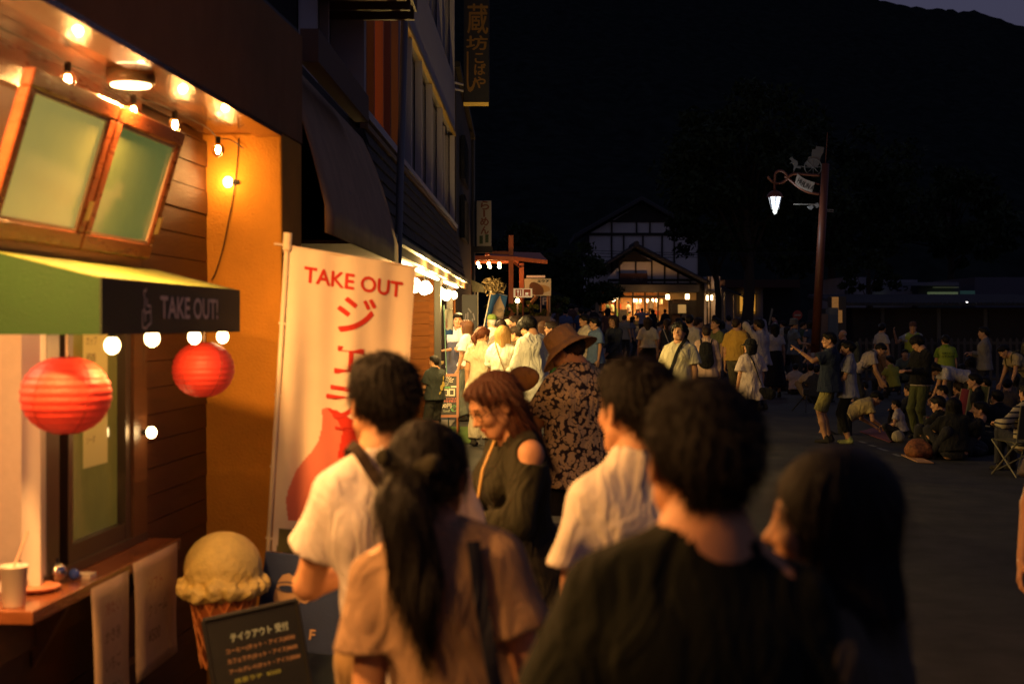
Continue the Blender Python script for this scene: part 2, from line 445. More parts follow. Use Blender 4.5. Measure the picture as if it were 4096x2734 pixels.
def hair_mesh(style, h, seed, fr, long=0.3, hat=False):
    if hat: fr = 0
    if style == 'bell': fr = fr // 4
    q = SDF(); r = np.random.RandomState(seed)
    cut_face = True
    if style in ('short', 'crop', 'curly', 'bald', 'mop'):
        g = {'short': 0.0, 'crop': -0.006, 'curly': 0.012, 'bald': -0.008, 'mop': 0.008}[style]
        q.ell((0, -0.018, 0.038), (0.084 + g, 0.100 + g, 0.092 + g), 0.02)
        if style == 'bald': q.clip((0, 0, 1), 0.03)
        if style != 'bald':
            q.ell((0, 0.042, 0.082), (0.066 + g, 0.05, 0.036 + g), 0.03)
            q.seg((0, -0.085, 0.0), (0, -0.072, -0.055), 0.05 + g, 0.034, k=0.04, fr=(0, 1, 0), fk=1.3)
        if style in ('curly', 'mop'):
            zs = -0.085 if style == 'curly' else -0.05; q.seg((-0.08, -0.015, 0.02), (-0.08, -0.02, zs), 0.034, 0.022, k=0.03); q.seg((0.08, -0.015, 0.02), (0.08, -0.02, zs), 0.034, 0.022, k=0.03)
            q.seg((-0.05, 0.07, 0.07), (-0.07, 0.066, 0.02), 0.02, 0.012, k=0.02); q.seg((0.05, 0.07, 0.07), (0.07, 0.066, 0.02), 0.02, 0.012, k=0.02)
        # face opening
        q.ell((0, 0.112, -0.03), (0.064, 0.062, 0.088), 0.01, sub=True)
        for sx in (-1, 1):
            q.ell((sx * 0.082, 0.020, -0.045), (0.03, 0.05, 0.05), 0.01, sub=True)
            if style in ('short', 'crop'): q.ell((sx * 0.092, -0.004, -0.01), (0.022, 0.022, 0.036), 0.008, sub=True)
        q.clip((0, -0.35, -1), 0.085 if style != 'curly' else 0.12)
    elif style == 'bell':
        q.ell((0, -0.016, 0.036), (0.090, 0.108, 0.094), 0.02)
        q.seg((0, -0.022, 0.045), (0, -0.020, -0.150), 0.086, 0.112, k=0.04, flat=True)
        q.ell((0, 0.128, -0.055), (0.078, 0.090, 0.125), 0.012, sub=True)
        q.seg((0, 0.05, -0.03), (0, 0.10, -0.5), 0.060, 0.11, k=0.01, sub=True)
    else:
        q.ell((0, -0.018, 0.036), (0.088, 0.104, 0.094) if style != 'tuck' else (0.081, 0.098, 0.092), 0.02)
        q.ell((0, 0.045, 0.078), (0.068, 0.05, 0.034), 0.03)
        if style in ('bob', 'long', 'tuck'):
            zb = -0.13 if style == 'bob' else -long
            for sx in (-1, 1):
                q.seg((sx * 0.055, -0.03, 0.02), (sx * (0.085 if style == 'bob' else 0.07), -0.03, zb), 0.046, 0.040 if style == 'bob' else 0.036, k=0.05, fr=(1, 0, 0), fk=1.0, flat=True)
                if style != 'bob': q.seg((sx * 0.068, 0.020, 0.045), (sx * 0.084, 0.004, max(zb, -0.2)), 0.018, 0.016, k=0.03)
            q.seg((0, -0.065, 0.02), (0, -0.075 if style != 'tuck' else -0.055, zb), 0.06, 0.055 if style != 'tuck' else 0.04, k=0.05, fr=(0, 1, 0), fk=1.3, flat=True)
            if style != 'tuck': q.seg((-0.055, 0.082, 0.068), (0.05, 0.085, 0.066), 0.014, k=0.02)
            else: q.ell((0.0, 0.130, 0.040), (0.068, 0.085, 0.068), 0.012, sub=True)
            q.ell((0, 0.122, -0.045), (0.068, 0.082, 0.105), 0.01, sub=True)
            if style == 'tuck':
                for sx in (-1, 1): q.ell((sx * 0.092, 0.030, -0.03), (0.036, 0.055, 0.062), 0.01, sub=True)
            q.seg((0, 0.04, -0.03), (0, 0.08, -0.5), 0.064, 0.085, k=0.01, sub=True)
        if style in ('pony', 'bun'):
            q.seg((0, -0.08, 0.0), (0, -0.07, -0.045), 0.05, 0.03, k=0.04, fr=(0, 1, 0), fk=1.3)
            q.ell((0, 0.112, -0.035), (0.062, 0.062, 0.088), 0.01, sub=True)
            for sx in (-1, 1):
                q.ell((sx * 0.088, 0.004, -0.035), (0.026, 0.045, 0.04), 0.01, sub=True)
            q.clip((0, -0.35, -1), 0.08)
            if style == 'pony':
                q.ell((0, -0.122, 0.012), (0.022, 0.022, 0.022), 0.012)
                tk = 1.55 if long > .35 else 1.0
                q.seg((0, -0.13, 0.01), (-0.01 * tk, -0.15, -0.06), 0.026, 0.034 * tk, k=0.02, fr=(0, 1, 0), fk=1 + .3 * (tk - 1))
                q.seg((-0.01 * tk, -0.15, -0.06), (0.01, -0.14, -long * .6), 0.036 * tk, 0.034 * tk, k=0.02, fr=(0, 1, 0), fk=1.25)
                q.seg((0.01, -0.14, -long * .6), (0.025, -0.125, -long), 0.034 * tk, 0.008, k=0.02, fr=(0, 1, 0), fk=1.25)
            else: q.ell((0, -0.12, 0.03), (0.035, 0.03, 0.033), 0.01)
    if hat: q.clip((0, -0.12, 1), 0.055)
    fq = 26 if style != 'curly' else 10
    ph = r.uniform(0, 6.3, 4)
    def d(x, y, z):
        th = np.arctan2(x, -(y + 0.03)); rr = np.sqrt(x * x + (y + 0.02) ** 2)
        a = 0.0032 * np.sin(th * fq + 3 * np.sin(z * 18 + ph[0]) + ph[1]) + 0.002 * np.sin(th * 47 + 4 * np.sin(z * 25 + ph[2]) + ph[3])
        if style in ('curly', 'short', 'mop'):
            a = a + (0.006 if style == 'curly' else 0.0014) * np.sin(x * 90 + ph[0]) * np.sin(y * 80 + ph[1]) * np.sin(z * 85 + ph[2])
        return a * (0.35 if style == 'bell' else 1.0)
    q.disp(d)
    v, f = q.mesh(h)
    if fr and len(f):          # loose strands standing proud of the mass
        n = fr; c = v[f].mean(1); k = r.randint(0, len(c), n); e1 = v[f[k, 1]] - v[f[k, 0]]; e2 = v[f[k, 2]] - v[f[k, 0]]
        nn = np.cross(e1, e2); nn /= np.maximum(1e-9, np.linalg.norm(nn, axis=1))[:, None]
        p0 = c[k]
        if style in ('bob', 'long', 'pony', 'tuck', 'bell'):
            g = np.array([0, -0.1, -1.0]) + r.normal(0, .12, (n, 3)); L = r.uniform(.05, .12, n)[:, None]; o_ = 0.06
        else:
            g = np.stack([p0[:, 0] * 4, -0.3 + 0 * p0[:, 0], -p0[:, 2] * 0 - 0.7], 1) + r.normal(0, .45, (n, 3)); L = r.uniform(.015, .035, n)[:, None]; o_ = 0.35
        g = g - nn * (g * nn).sum(1)[:, None]; g /= np.maximum(1e-6, np.linalg.norm(g, axis=1))[:, None]
        sd = np.cross(g, nn); w = 0.0008
        a = p0 + nn * 0.0005; b = a + g * L * 0.55 + nn * L * o_ * 0.5; e = a + g * L + nn * L * o_ * 0.7
        V2 = np.concatenate([a - sd * w, a + sd * w, b - sd * w * .8, b + sd * w * .8, e - sd * w * .2, e + sd * w * .2]); i = np.arange(n)
        F2 = np.concatenate([np.stack([i, i + n, i + 3 * n, i + 2 * n], 1), np.stack([i + 2 * n, i + 3 * n, i + 5 * n, i + 4 * n], 1)])
        v, f = join([(v, f), (V2, F2)])
    return v, f

def hand_sdf(q, w, d, pn, sd, curl, big=1.0):
    """w wrist, d direction of the hand, pn palm normal, sd direction of the thumb side"""
    w = np.array(w); q.seg(w - d * 0.03, w + d * 0.01, 0.024, 0.026, k=0.015, fr=pn, fk=1.25)
    kn = w + d * 0.088
    for i in range(4):
        off = sd * (0.030 - 0.0195 * i)
        q.seg(w + d * 0.012 + off * 0.6, kn + off, 0.0145, 0.0115, k=0.012)
    for i, L in enumerate((0.070, 0.078, 0.072, 0.056)):
        off = sd * (0.030 - 0.0195 * i); cu = math.radians(curl[i] if isinstance(curl, (list, tuple)) else curl + 3 * i)
        p0 = kn + off; d1 = d * math.cos(cu * .6) + pn * math.sin(cu * .6); p1 = p0 + d1 * L * 0.5
        d2 = d * math.cos(cu * 1.5) + pn * math.sin(cu * 1.5); p2 = p1 + d2 * L * 0.5
        q.seg(p0, p1, 0.0092 * big, 0.0085 * big, k=0.005); q.seg(p1, p2, 0.0085 * big, 0.007 * big, k=0.005)
    t0 = w + d * 0.02 + sd * 0.024; t1 = t0 + (d * 0.75 + sd * 0.55 + pn * 0.35) * 0.042; t2 = t1 + (d * 0.9 + sd * 0.1 + pn * 0.35) * 0.030
    q.seg(t0, t1, 0.014, 0.011 * big, k=0.012); q.seg(t1, t2, 0.0105 * big, 0.008 * big, k=0.005)

NP = [0]
def person(label, px, top, s, face=0.0, shirt=('tee', (0.7, 0.7, 0.68)), low=('pants', (0.03, 0.03, 0.035)), hair=('short', 'black'), fem=False,
           H=None, lean=0.0, yaw=0.0, pitch=0.0, roll=0.0, armL=None, armR=None, poleL=None, poleR=None, pz=0.93, footL=None, footR=None,
           kneeL=(0, 1, 0), kneeR=(0, 1, 0), shoes=(0.04, 0.035, 0.03), group=None, build=1.0, curl=28, hlong=0.3, turn=0.0, gz=None,
           loose=1.0, skin=None, bare=False, seed=None, hat=None, glasses=False, foldamp=None, sit=False, lat=0.0, cuts=()):
    NP[0] += 1; sd_ = seed or NP[0]
    D = F / s
    near = D < 4.5; mid = D < 12; far = D > 28
    hb = 0.010 if near else (0.010 if mid else (0.0145 if not far else 0.022))
    hh = 0.0042 if mid else (0.0062 if D < 24 else (0.008 if not far else 0.012))
    hc = 0.0095 if near else (0.010 if mid else (0.0145 if not far else 0.021))
    sw = 0.162 if not fem else 0.145                     # shoulder half width
    sw *= build * (0.95 if D > 12 else 1.0)
    RL = rot('X', -lean) @ rot('Y', lat)
    P0 = np.array([0, 0, pz]); RT = RL @ rot('Z', turn)
    T = lambda x, y, z: P0 + RT @ np.array([x, y, z - 0.93])
    ux = RT @ np.array([1., 0, 0]); uy = RT @ np.array([0, 1., 0]); uz = RT @ np.array([0, 0, 1.])
    nb = T(0, -0.015, 1.445)
    RH = rot('Z', yaw) @ rot('X', -pitch) @ rot('Y', roll)
    nk = T(0, 0.0, 1.475)
    Hc = nk + RH @ np.array([0, 0.018, 0.085])
    topz = (Hc + RH @ np.array([0, -0.01, 0.128]))
    cx, sx_ = math.cos(math.radians(face)), math.sin(math.radians(face))
    # world place
    X = (px - 2048.0) / F * D; Zt = CAMZ + (HOR - top) / F * D
    def root_of(hs):
        hx, hy = topz[0] * hs, topz[1] * hs
        return X - (hx * cx - hy * sx_), D - (hx * sx_ + hy * cx)
    hs = (H or 1.7) / 1.7
    for _ in range(3):
        rx, ry = root_of(hs); g = G(rx, ry) if gz is None else gz
        if H is None: hs = min(1.12, max(0.84, (Zt - g) / topz[2]))
    ARM1, ARM2 = 0.275, 0.25
    shL = T(-sw, -0.015, 1.355); shR = T(sw, -0.015, 1.355)
    tL = np.array(armL if armL is not None else (-sw - 0.085, 0.05, pz - 0.10)); tR = np.array(armR if armR is not None else (sw + 0.085, 0.05, pz - 0.10))
    elL, wrL = ik(shL, tL, ARM1, ARM2, poleL if poleL is not None else (-0.5, -1, -0.15))
    elR, wrR = ik(shR, tR, ARM1, ARM2, poleR if poleR is not None else (0.5, -1, -0.15))
    fL = np.array(footL if footL is not None else (-0.10, -0.01, 0.085)); fR = np.array(footR if footR is not None else (0.10, 0.015, 0.085))
    hpL = P0 + np.array([-0.088, 0, -0.03]); hpR = P0 + np.array([0.088, 0, -0.03])
    knL, anL = ik(hpL, fL, 0.43, 0.42, kneeL); knR, anR = ik(hpR, fR, 0.43, 0.42, kneeR)
    # ---------------- body (skin)
    q = SDF()
    q.seg(P0 + (-0.07, 0, 0), P0 + (0.07, 0, 0), 0.10, k=0.05)
    q.seg(P0, T(0, 0, 1.12), 0.115, 0.10, k=0.06, fr=uy, fk=1.25)
    q.seg(T(-0.05, 0, 1.27), T(0.05, 0, 1.27), 0.09, k=0.06)
    q.seg(shL, shR, 0.044, k=0.05)
    for sh in (shL, shR): q.seg(nb + uz * 0.005, sh + uz * 0.012, 0.046, 0.036, k=0.05)
    if fem:
        q.ell(T(-0.065, 0.085, 1.25), (0.055, 0.05, 0.055), 0.04); q.ell(T(0.065, 0.085, 1.25), (0.055, 0.05, 0.055), 0.04)
    q.seg(nb - uz * 0.03, nk, 0.064 if not fem else 0.054, 0.054 if not fem else 0.047, k=0.04)
    q.seg(nk - uz * 0.02, Hc + RH @ np.array([0, -0.012, -0.03]), 0.055 if not fem else 0.047, 0.052 if not fem else 0.046, k=0.02)
    for sh, el, wr in ((shL, elL, wrL), (shR, elR, wrR)):
        q.seg(sh, el, 0.046, 0.037, k=0.03); q.seg(el, wr, 0.038, 0.024, k=0.015)
    for hp, kn, an in ((hpL, knL, anL), (hpR, knR, anR)):
        q.seg(hp, kn, 0.085, 0.055, k=0.04)
        q.seg(kn, kn + (an - kn) * 0.4, 0.052, 0.054, k=0.02); q.seg(kn + (an - kn) * 0.4, an, 0.054, 0.033, k=0.02)
    parts = [q.mesh(hb)]
    hd = SDF(); face_sdf(hd)
    nl = RH.T @ (nk - uz * 0.04 - Hc)
    hd.seg(nl, (0, -0.012, -0.03), 0.056 if not fem else 0.048, 0.054 if not fem else 0.047, k=0.02)
    hv, hf = hd.mesh(hh); hcol = headcol(hv, fem); hvw = hv @ RH.T + Hc
    parts.append((hvw, hf)); ncol = len(parts[0][0])
    hands = []
    for sgn, el, wr in ((-1, elL, wrL), (1, elR, wrR)):
        d = wr - el; d /= np.linalg.norm(d)
        pn = np.array([-sgn * 1.0, 0.15, 0.0]) if abs(d[2]) > 0.7 else np.array([0, 0.1, -1.0]); pn = pn - d * (pn @ d); pn /= np.linalg.norm(pn)
        sd = np.cross(pn, d) * (-sgn); sd = sd if (sd[1] > -0.2 or abs(d[2]) < .7) else -sd
        hq = SDF(); hand_sdf(hq, wr, d, pn, sd, curl, 1.0 if not far else 1.3)
        parts.append(hq.mesh(0.0048 if mid else (0.0065 if not far else 0.011)))
        hands.append((wr, d, pn, sd))
    v, f = join(parts); col = np.ones((len(v), 3)); col[ncol:ncol + len(hv)] = hcol
    if skin: col *= np.array(skin)
    o = npobj('person', v * hs, f, SKIN, None, col)
    o.location = (rx, ry, g); o.rotation_euler = (0, 0, math.radians(face))
    tag(o, label, 'person', group)
    SV = None
    # ---------------- shirt / top
    kind, sc = shirt[0], shirt[1]; hem = shirt[2] if len(shirt) > 2 else (0.80 if not fem else 0.84)
    fa = foldamp if foldamp is not None else 0.0055
    a_ = 0.018 * loose
    if kind != 'none':
        q = SDF()
        q.seg(T(-0.07 if not fem else -0.055, 0, 1.27), T(0.07 if not fem else 0.055, 0, 1.27), (0.105 if not fem else 0.092) + a_, k=0.06)
        q.seg(shL * .9 + shR * .1 - uz * 0.012, shR * .9 + shL * .1 - uz * 0.012, 0.046 + a_ * .4, k=0.06)
        for sh in (shL, shR): q.seg(nb + uz * 0.0, sh + uz * 0.008, 0.054, 0.049 + a_ * .1, k=0.05)
        if fem: q.ell(T(-0.06, 0.085, 1.25), (0.06 + a_, 0.055 + a_, 0.06), 0.05); q.ell(T(0.06, 0.085, 1.25), (0.06 + a_, 0.055 + a_, 0.06), 0.05)
        flare = 0.02 * loose + (0.05 if kind == 'dress' else 0)
        wst = 0.145 if not fem else 0.125
        q.seg(T(0, 0, 1.25), T(0, 0, 1.05), (0.155 if not fem else 0.138) * build + a_, wst * build + a_, k=0.05, fr=uy, fk=1.35)
        bend = min(1, abs(lean) / 60 + (0.6 if sit else 0))
        hz = hem + (0.93 - hem) * bend
        q.seg(T(0, 0, 1.05), T(0, 0, hz - 0.005), wst * build + a_, 0.182 * build + a_ * .6 + flare * (1 - bend), k=0.05, fr=uy, fk=1.22, flat=True)
        q.seg(nb - uz * 0.06, nb - uz * 0.01, 0.072, 0.064, k=0.04)
        if kind == 'polo' or kind == 'collar': q.seg(nb - uz * 0.01, nb + uz * 0.028 - uy * 0.012, 0.076, 0.071, k=0.008, flat=True)
        q.disp(folds(fa, sd_ * 3 + 1))
        c0 = T(0, 0, hz); q.clip(-uz, float(-uz @ c0))
        for sh, el, wr in ((shL, elL, wrL), (shR, elR, wrR)):
            if kind in ('tee', 'polo', 'dress', 'collar'):
                e = sh + (el - sh) * (0.72 if loose > 1.2 else 0.60); q.seg(sh - uz * 0.002, e, 0.053 + a_ * .4, 0.060 + 0.022 * loose, k=0.018, flat=True)
            elif kind in ('long', 'shirt'):
                q.seg(sh - uz * 0.004, el, 0.048 + a_ * .5, 0.050 + a_ * .5, k=0.03); q.seg(el, el + (wr - el) * 0.97, 0.052 + a_ * .5, 0.040 + a_ * 0.3, k=0.02, flat=True)
            elif kind == 'tank': pass
        q.disp(folds(fa * 0.6, sd_ * 5 + 2, 40, 40))
        q.seg(nb - uz * 0.05 + uy * 0.012, nb + uz * 0.12 + uy * 0.01, 0.066 if kind not in ('tank', 'vneck') else 0.085, 0.075, k=0.006, sub=True)
        for (c_, r_) in cuts: q.ell(T(*c_), r_, 0.01, sub=True)
        v, f = q.mesh(hc)
        mt = sc if not isinstance(sc, tuple) else fab(sc)
        SV = (v - P0) @ RT + np.array([0, 0, 0.93])
        npobj('dress_top' if kind == 'dress' else 'shirt', v * hs, f, mt, o)
    # ---------------- lower garment
    lk, lc = low[0], low[1]
    q = SDF()
    if lk in ('pants', 'shorts', 'wide', 'crop'):
        w = 1.0 if lk != 'wide' else 1.35
        q.seg(P0 + (-0.06, 0, 0), P0 + (0.06, 0, 0), 0.108, k=0.05); q.seg(P0, T(0, 0, 1.0), 0.125, 0.112, k=0.05, fr=uy, fk=1.2, flat=True)
        for hp, kn, an in ((hpL, knL, anL), (hpR, knR, anR)):
            if lk == 'shorts':
                q.seg(hp, kn, 0.10, 0.088, k=0.03, flat=True)
            else:
                q.seg(hp, kn, 0.093, 0.072 * w, k=0.03)
                e = kn + (an - kn) * (0.97 if lk != 'crop' else 0.72); q.seg(kn, e, 0.072 * w, 0.058 * w * (1.15 if lk == 'wide' else 1), k=0.03, flat=True)
        q.disp(folds(0.004, sd_ * 7 + 3, 30, 20))
        v, f = q.mesh(hc); npobj('shorts' if lk == 'shorts' else 'trousers', v * hs, f, fab(lc), o)
    elif lk == 'skirt':
        hz = low[2] if len(low) > 2 else 0.35
        q.seg(P0 + (0, 0, 0.08), P0 + (0, 0, 0), 0.135, 0.17, k=0.05, fr=(0, 1, 0), fk=1.12); q.seg(T(0, 0, .98), P0, .135, .15, k=.05)
        q.seg(P0, (0, 0, max(hz, 0.02)), 0.165, 0.27 if not sit else 0.3, k=0.05, fr=(0, 1, 0), fk=1.15, flat=True)
        q.disp(lambda x, y, z: 0.010 * np.sin(np.arctan2(x, y) * 14 + 2 * np.sin(z * 5)) * np.clip((0.9 - z) * 1.5, 0, 1))
        v, f = q.mesh(hc); npobj('skirt', v * hs, f, fab(lc), o)
    # ---------------- shoes
    for an, fd in ((anL, -1), (anR, 1)):
        q = SDF(); q.seg(an + (0, -0.035, -0.045), an + (0, 0.13, -0.055), 0.038, 0.034, k=0.02, fr=(0, 0, 1), fk=1.15); q.seg(an + (0, -0.03, -0.03), an + (0, -0.01, 0.015), 0.04, 0.04, k=0.02)
        q.clip((0, 0, -1), -(an[2] - 0.085))
        v, f = q.mesh(0.011 if not far else 0.018); npobj('shoe', v * hs, f, fab(shoes), o)
    # ---------------- hair
    if hair:
        n = 5200 if near else (2600 if mid else (500 if D < 24 else 0))
        v, f = hair_mesh(hair[0], 0.0055 if mid else (0.008 if D < 24 else 0.012), sd_, n, hlong, bool(hat))
        if len(v): npobj('hair', (v @ RH.T + Hc) * hs, f, HAIR[hair[1]], o)
    HL = lambda p: (Hc + RH @ np.array(p)) * hs
    if glasses:
        m = MB(); 
        for sg in (-1, 1):
            m.tube([HL((sg * 0.033 + 0.024 * math.cos(t), 0.094 - abs(0.033 * sg + 0.024 * math.cos(t)) * 0.12, 0.004 + 0.019 * math.sin(t))) for t in np.linspace(0, 2 * math.pi, 17)], 0.0021, 5, False)
            m.tube([HL((sg * 0.057, 0.088, 0.008)), HL((sg * 0.076, 0.05, 0.012)), HL((sg * 0.083, -0.005, 0.012))], 0.0019, 5)
        m.tube([HL((-0.009, 0.097, 0.006)), HL((0.009, 0.097, 0.006))], 0.0013, 5)
        me = mkobj('glasses', m.v, m.f, mat('glasses_rim', (0.25, 0.14, 0.06), 0.25, metal=0.8), o, True, local=True)
    if hat: make_hat(hat, HL, o, hs)
    NF = dict(SV=SV, RT=RT, o=o, hs=hs, T=T, Hc=Hc, RH=RH, HL=HL, shL=shL, shR=shR, elL=elL, elR=elR, wrL=wrL, wrR=wrR, hands=hands, uy=uy, uz=uz, ux=ux, root=(rx, ry, g), P0=P0, nb=nb)
    return NF

def make_hat(hat, HL, o, hs):
    kind, c = hat[0], hat[1]
    V = []; Fc = []; n = 28
    if kind == 'cap':
        prof = [(0.094, 0.045), (0.097, 0.06), (0.094, 0.09), (0.075, 0.125), (0.04, 0.142), (0.001, 0.146)]
        rows = [[HL((r * 0.93 * math.cos(t), -0.012 + r * 1.1 * math.sin(t), z)) for t in np.linspace(0, 2 * math.pi, n, endpoint=False)] for r, z in prof]
        for rw in rows: V += rw
        for i in range(len(rows) - 1):
            for k in range(n): Fc.append((i * n + k, i * n + (k + 1) % n, (i + 1) * n + (k + 1) % n, (i + 1) * n + k))
        b = len(V); m = 11
        for j in range(4):
            for i in range(m):
                a = math.radians(20 + 140 * i / (m - 1)); rr = 0.10 + 0.024 * j
                V.append(HL((math.cos(a) * 0.088, -0.012 + math.sin(a) * rr * 1.02 + (0.0), 0.052 - 0.006 * j - 0.012 * math.cos(a) ** 2)))
        for j in range(3):
            for i in range(m - 1): Fc.append((b + j * m + i, b + j * m + i + 1, b + (j + 1) * m + i + 1, b + (j + 1) * m + i))
    else:                        # bucket / brimmed hat: crown + brim
        br = hat[2] if len(hat) > 2 else 0.165
        prof = [(br, -0.012), (br * 0.82, 0.018), (0.104, 0.045), (0.100, 0.060), (0.096, 0.105), (0.088, 0.142), (0.062, 0.153), (0.001, 0.156)]
        tilt = 0.012
        for r, z in prof:
            for t in np.linspace(0, 2 * math.pi, n, endpoint=False):
                w = 0.012 * math.sin(2 * t + .6) if r > 0.12 else 0
                V.append(HL((r * 0.95 * math.cos(t), -0.012 + r * 1.06 * math.sin(t), z + w)))
        for i in range(len(prof) - 1):
            for k in range(n): Fc.append((i * n + k, i * n + (k + 1) % n, (i + 1) * n + (k + 1) % n, (i + 1) * n + k))
    ob = mkobj('hat' if kind != 'cap' else 'cap', V, Fc, fab(c), o, True, local=True)
    md = ob.modifiers.new('s', 'SOLIDIFY'); md.thickness = 0.004
    return ob

def strap(NF, name, pts, w, m, parent=None, th=0.004):
    """band following body-local points (unscaled), width w, given by its centre line and outward normals"""
    hs = NF['hs']; V = []; Fc = []
    P_ = [np.array(p, float) for p in pts]
    n_ = len(P_)
    for i in range(n_):
        d = P_[min(i + 1, n_ - 1)] - P_[max(i - 1, 0)]; d /= np.linalg.norm(d)
        c = P_[i] - np.array([0, 0, P_[i][2]]) if True else 0
        on = np.array([P_[i][0] - NF['P0'][0], P_[i][1] - NF['P0'][1], 0.15]); on = on - d * (on @ d); on /= max(1e-6, np.linalg.norm(on))
        s_ = np.cross(d, on)
        for a, b in ((-w / 2, 0), (w / 2, 0), (w / 2, th), (-w / 2, th)):
            V.append((P_[i] + s_ * a + on * b) * hs)
    for i in range(n_ - 1):
        for k in range(4): Fc.append((i * 4 + k, i * 4 + (k + 1) % 4, (i + 1) * 4 + (k + 1) % 4, (i + 1) * 4 + k))
    Fc += [(3, 2, 1, 0), tuple((n_ - 1) * 4 + k for k in range(4))]
    return mkobj(name, V, Fc, m, parent if parent else NF['o'], local=parent is None)
def crossband(NF, w=0.03, m=None, side=1, lowz=0.0, name='bag_strap', zmid=1.19, zamp=0.27, lift=0.006):
    """diagonal band from one shoulder to the other hip, laid on the clothes"""
    T = NF['T']; SV = NF['SV']; pts = []; nr = []
    rad = np.hypot(SV[:, 0], SV[:, 1] * 1.0); ang = np.arctan2(SV[:, 1], SV[:, 0])
    N_ = 36
    for i in range(N_ + 1):
        t = 2 * math.pi * i / N_; u = math.sin(t)
        x = side * (-0.012 + 0.105 * u); y = math.cos(t); z = zmid + zamp * u
        # direction in the horizontal plane
        if abs(y) > 0.25:
            m_ = (np.abs(SV[:, 0] - x) < 0.022) & (np.abs(SV[:, 2] - z) < 0.025) & (SV[:, 1] * y > 0)
            if m_.any(): yy = math.copysign(np.abs(SV[m_, 1]).max() + lift, y)
            else: yy = math.copysign(0.06, y)
            pts.append((x, yy, z))
        else:
            if u > 0:
                m_ = (np.abs(SV[:, 0] - x) < 0.03) & (np.abs(SV[:, 1] - y * 0.2) < 0.03)
                zz = SV[m_, 2].max() + lift if m_.any() else z
                pts.append((x, y * 0.2, zz))
            else:
                m_ = (np.abs(SV[:, 2] - z) < 0.03) & (np.abs(SV[:, 1]) < 0.05) & (SV[:, 0] * -side > 0)
                xx = -side * (np.abs(SV[m_, 0]).max() + lift) if m_.any() else x
                pts.append((xx, y * 0.15, z))
    P_ = np.array(pts)
    Q = P_.copy()
    for i in range(1, N_): Q[i] = (P_[i - 1] + 2 * P_[i] + P_[i + 1]) / 4
    keep = [i for i in range(N_ + 1)]
    return strap(NF, name, [T(*p) for p in Q], w, m or fab((0.02, 0.02, 0.022)))
def world(NF, p):
    """body-local unscaled point -> world"""
    a = NF['o'].rotation_euler[2]; h = NF['hs']; x, y, z = p[0] * h, p[1] * h, p[2] * h; r = NF['root']
    return Vector((r[0] + x * math.cos(a) - y * math.sin(a), r[1] + x * math.sin(a) + y * math.cos(a), r[2] + z))
# ================================================================== ground, hills, road
def wall_x(D): return -1.995 + 0.0707 * D            # street face of the stall's plank wall
def Wf(D, off, z): return (wall_x(D) + off * 0.9975, D - off * 0.0705, z)   # stall frame: along, out, up
def Bx(D, off, z): return (-1.446 + 0.0179 * D + off, D, z)               # second building frame
asph = mat('asphalt', (0.045, 0.043, 0.042), 0.88, var=0.5, vscale=2.2, bump=0.8, bscale=120, spec=0.3)
def ground():
    xs = np.concatenate([np.linspace(-900, -30, 12), np.linspace(-24, -3, 10), np.linspace(-2.5, 12, 59), np.linspace(14, 40, 14), np.linspace(60, 900, 12)])
    ys = np.concatenate([[-300, -60, -20, -6, -2], np.linspace(0, 60, 121), np.linspace(62, 130, 35), np.linspace(150, 1500, 12)])
    V = [(x, y, G(x, y)) for y in ys for x in xs]; n = len(xs)
    Fc = [(j * n + i, j * n + i + 1, (j + 1) * n + i + 1, (j + 1) * n + i) for j in range(len(ys) - 1) for i in range(n - 1)]
    o = mkobj('ground', V, Fc, asph, smooth=True); tag(o, kind='structure')
ground()
# pale dashes of a worn line and a repaired patch joint
for i, (a, b) in enumerate([((3478, 1786), (3500, 1792)), ((3512, 1797), (3548, 1808)), ((3574, 1820), (3600, 1830)), ((3440, 1773), (3462, 1779))]):
    Da = 1.8 * F / (a[1] - HOR); Db = 1.8 * F / (b[1] - HOR)
    p = PT(*a, Da); q_ = PT(*b, Db); m = MB(); w = 0.03
    m.add([(p.x - w, p.y, G(p.x, p.y) + .004), (p.x + w, p.y - .03, G(p.x, p.y) + .004), (q_.x + w, q_.y - .03, G(q_.x, q_.y) + .004), (q_.x - w, q_.y, G(q_.x, q_.y) + .004)], [(0, 1, 2, 3)])
    tag(m.out('road_marking', mat('road_paint', (0.22, 0.22, 0.20), 0.8, var=0.5, vscale=40)), kind='structure')

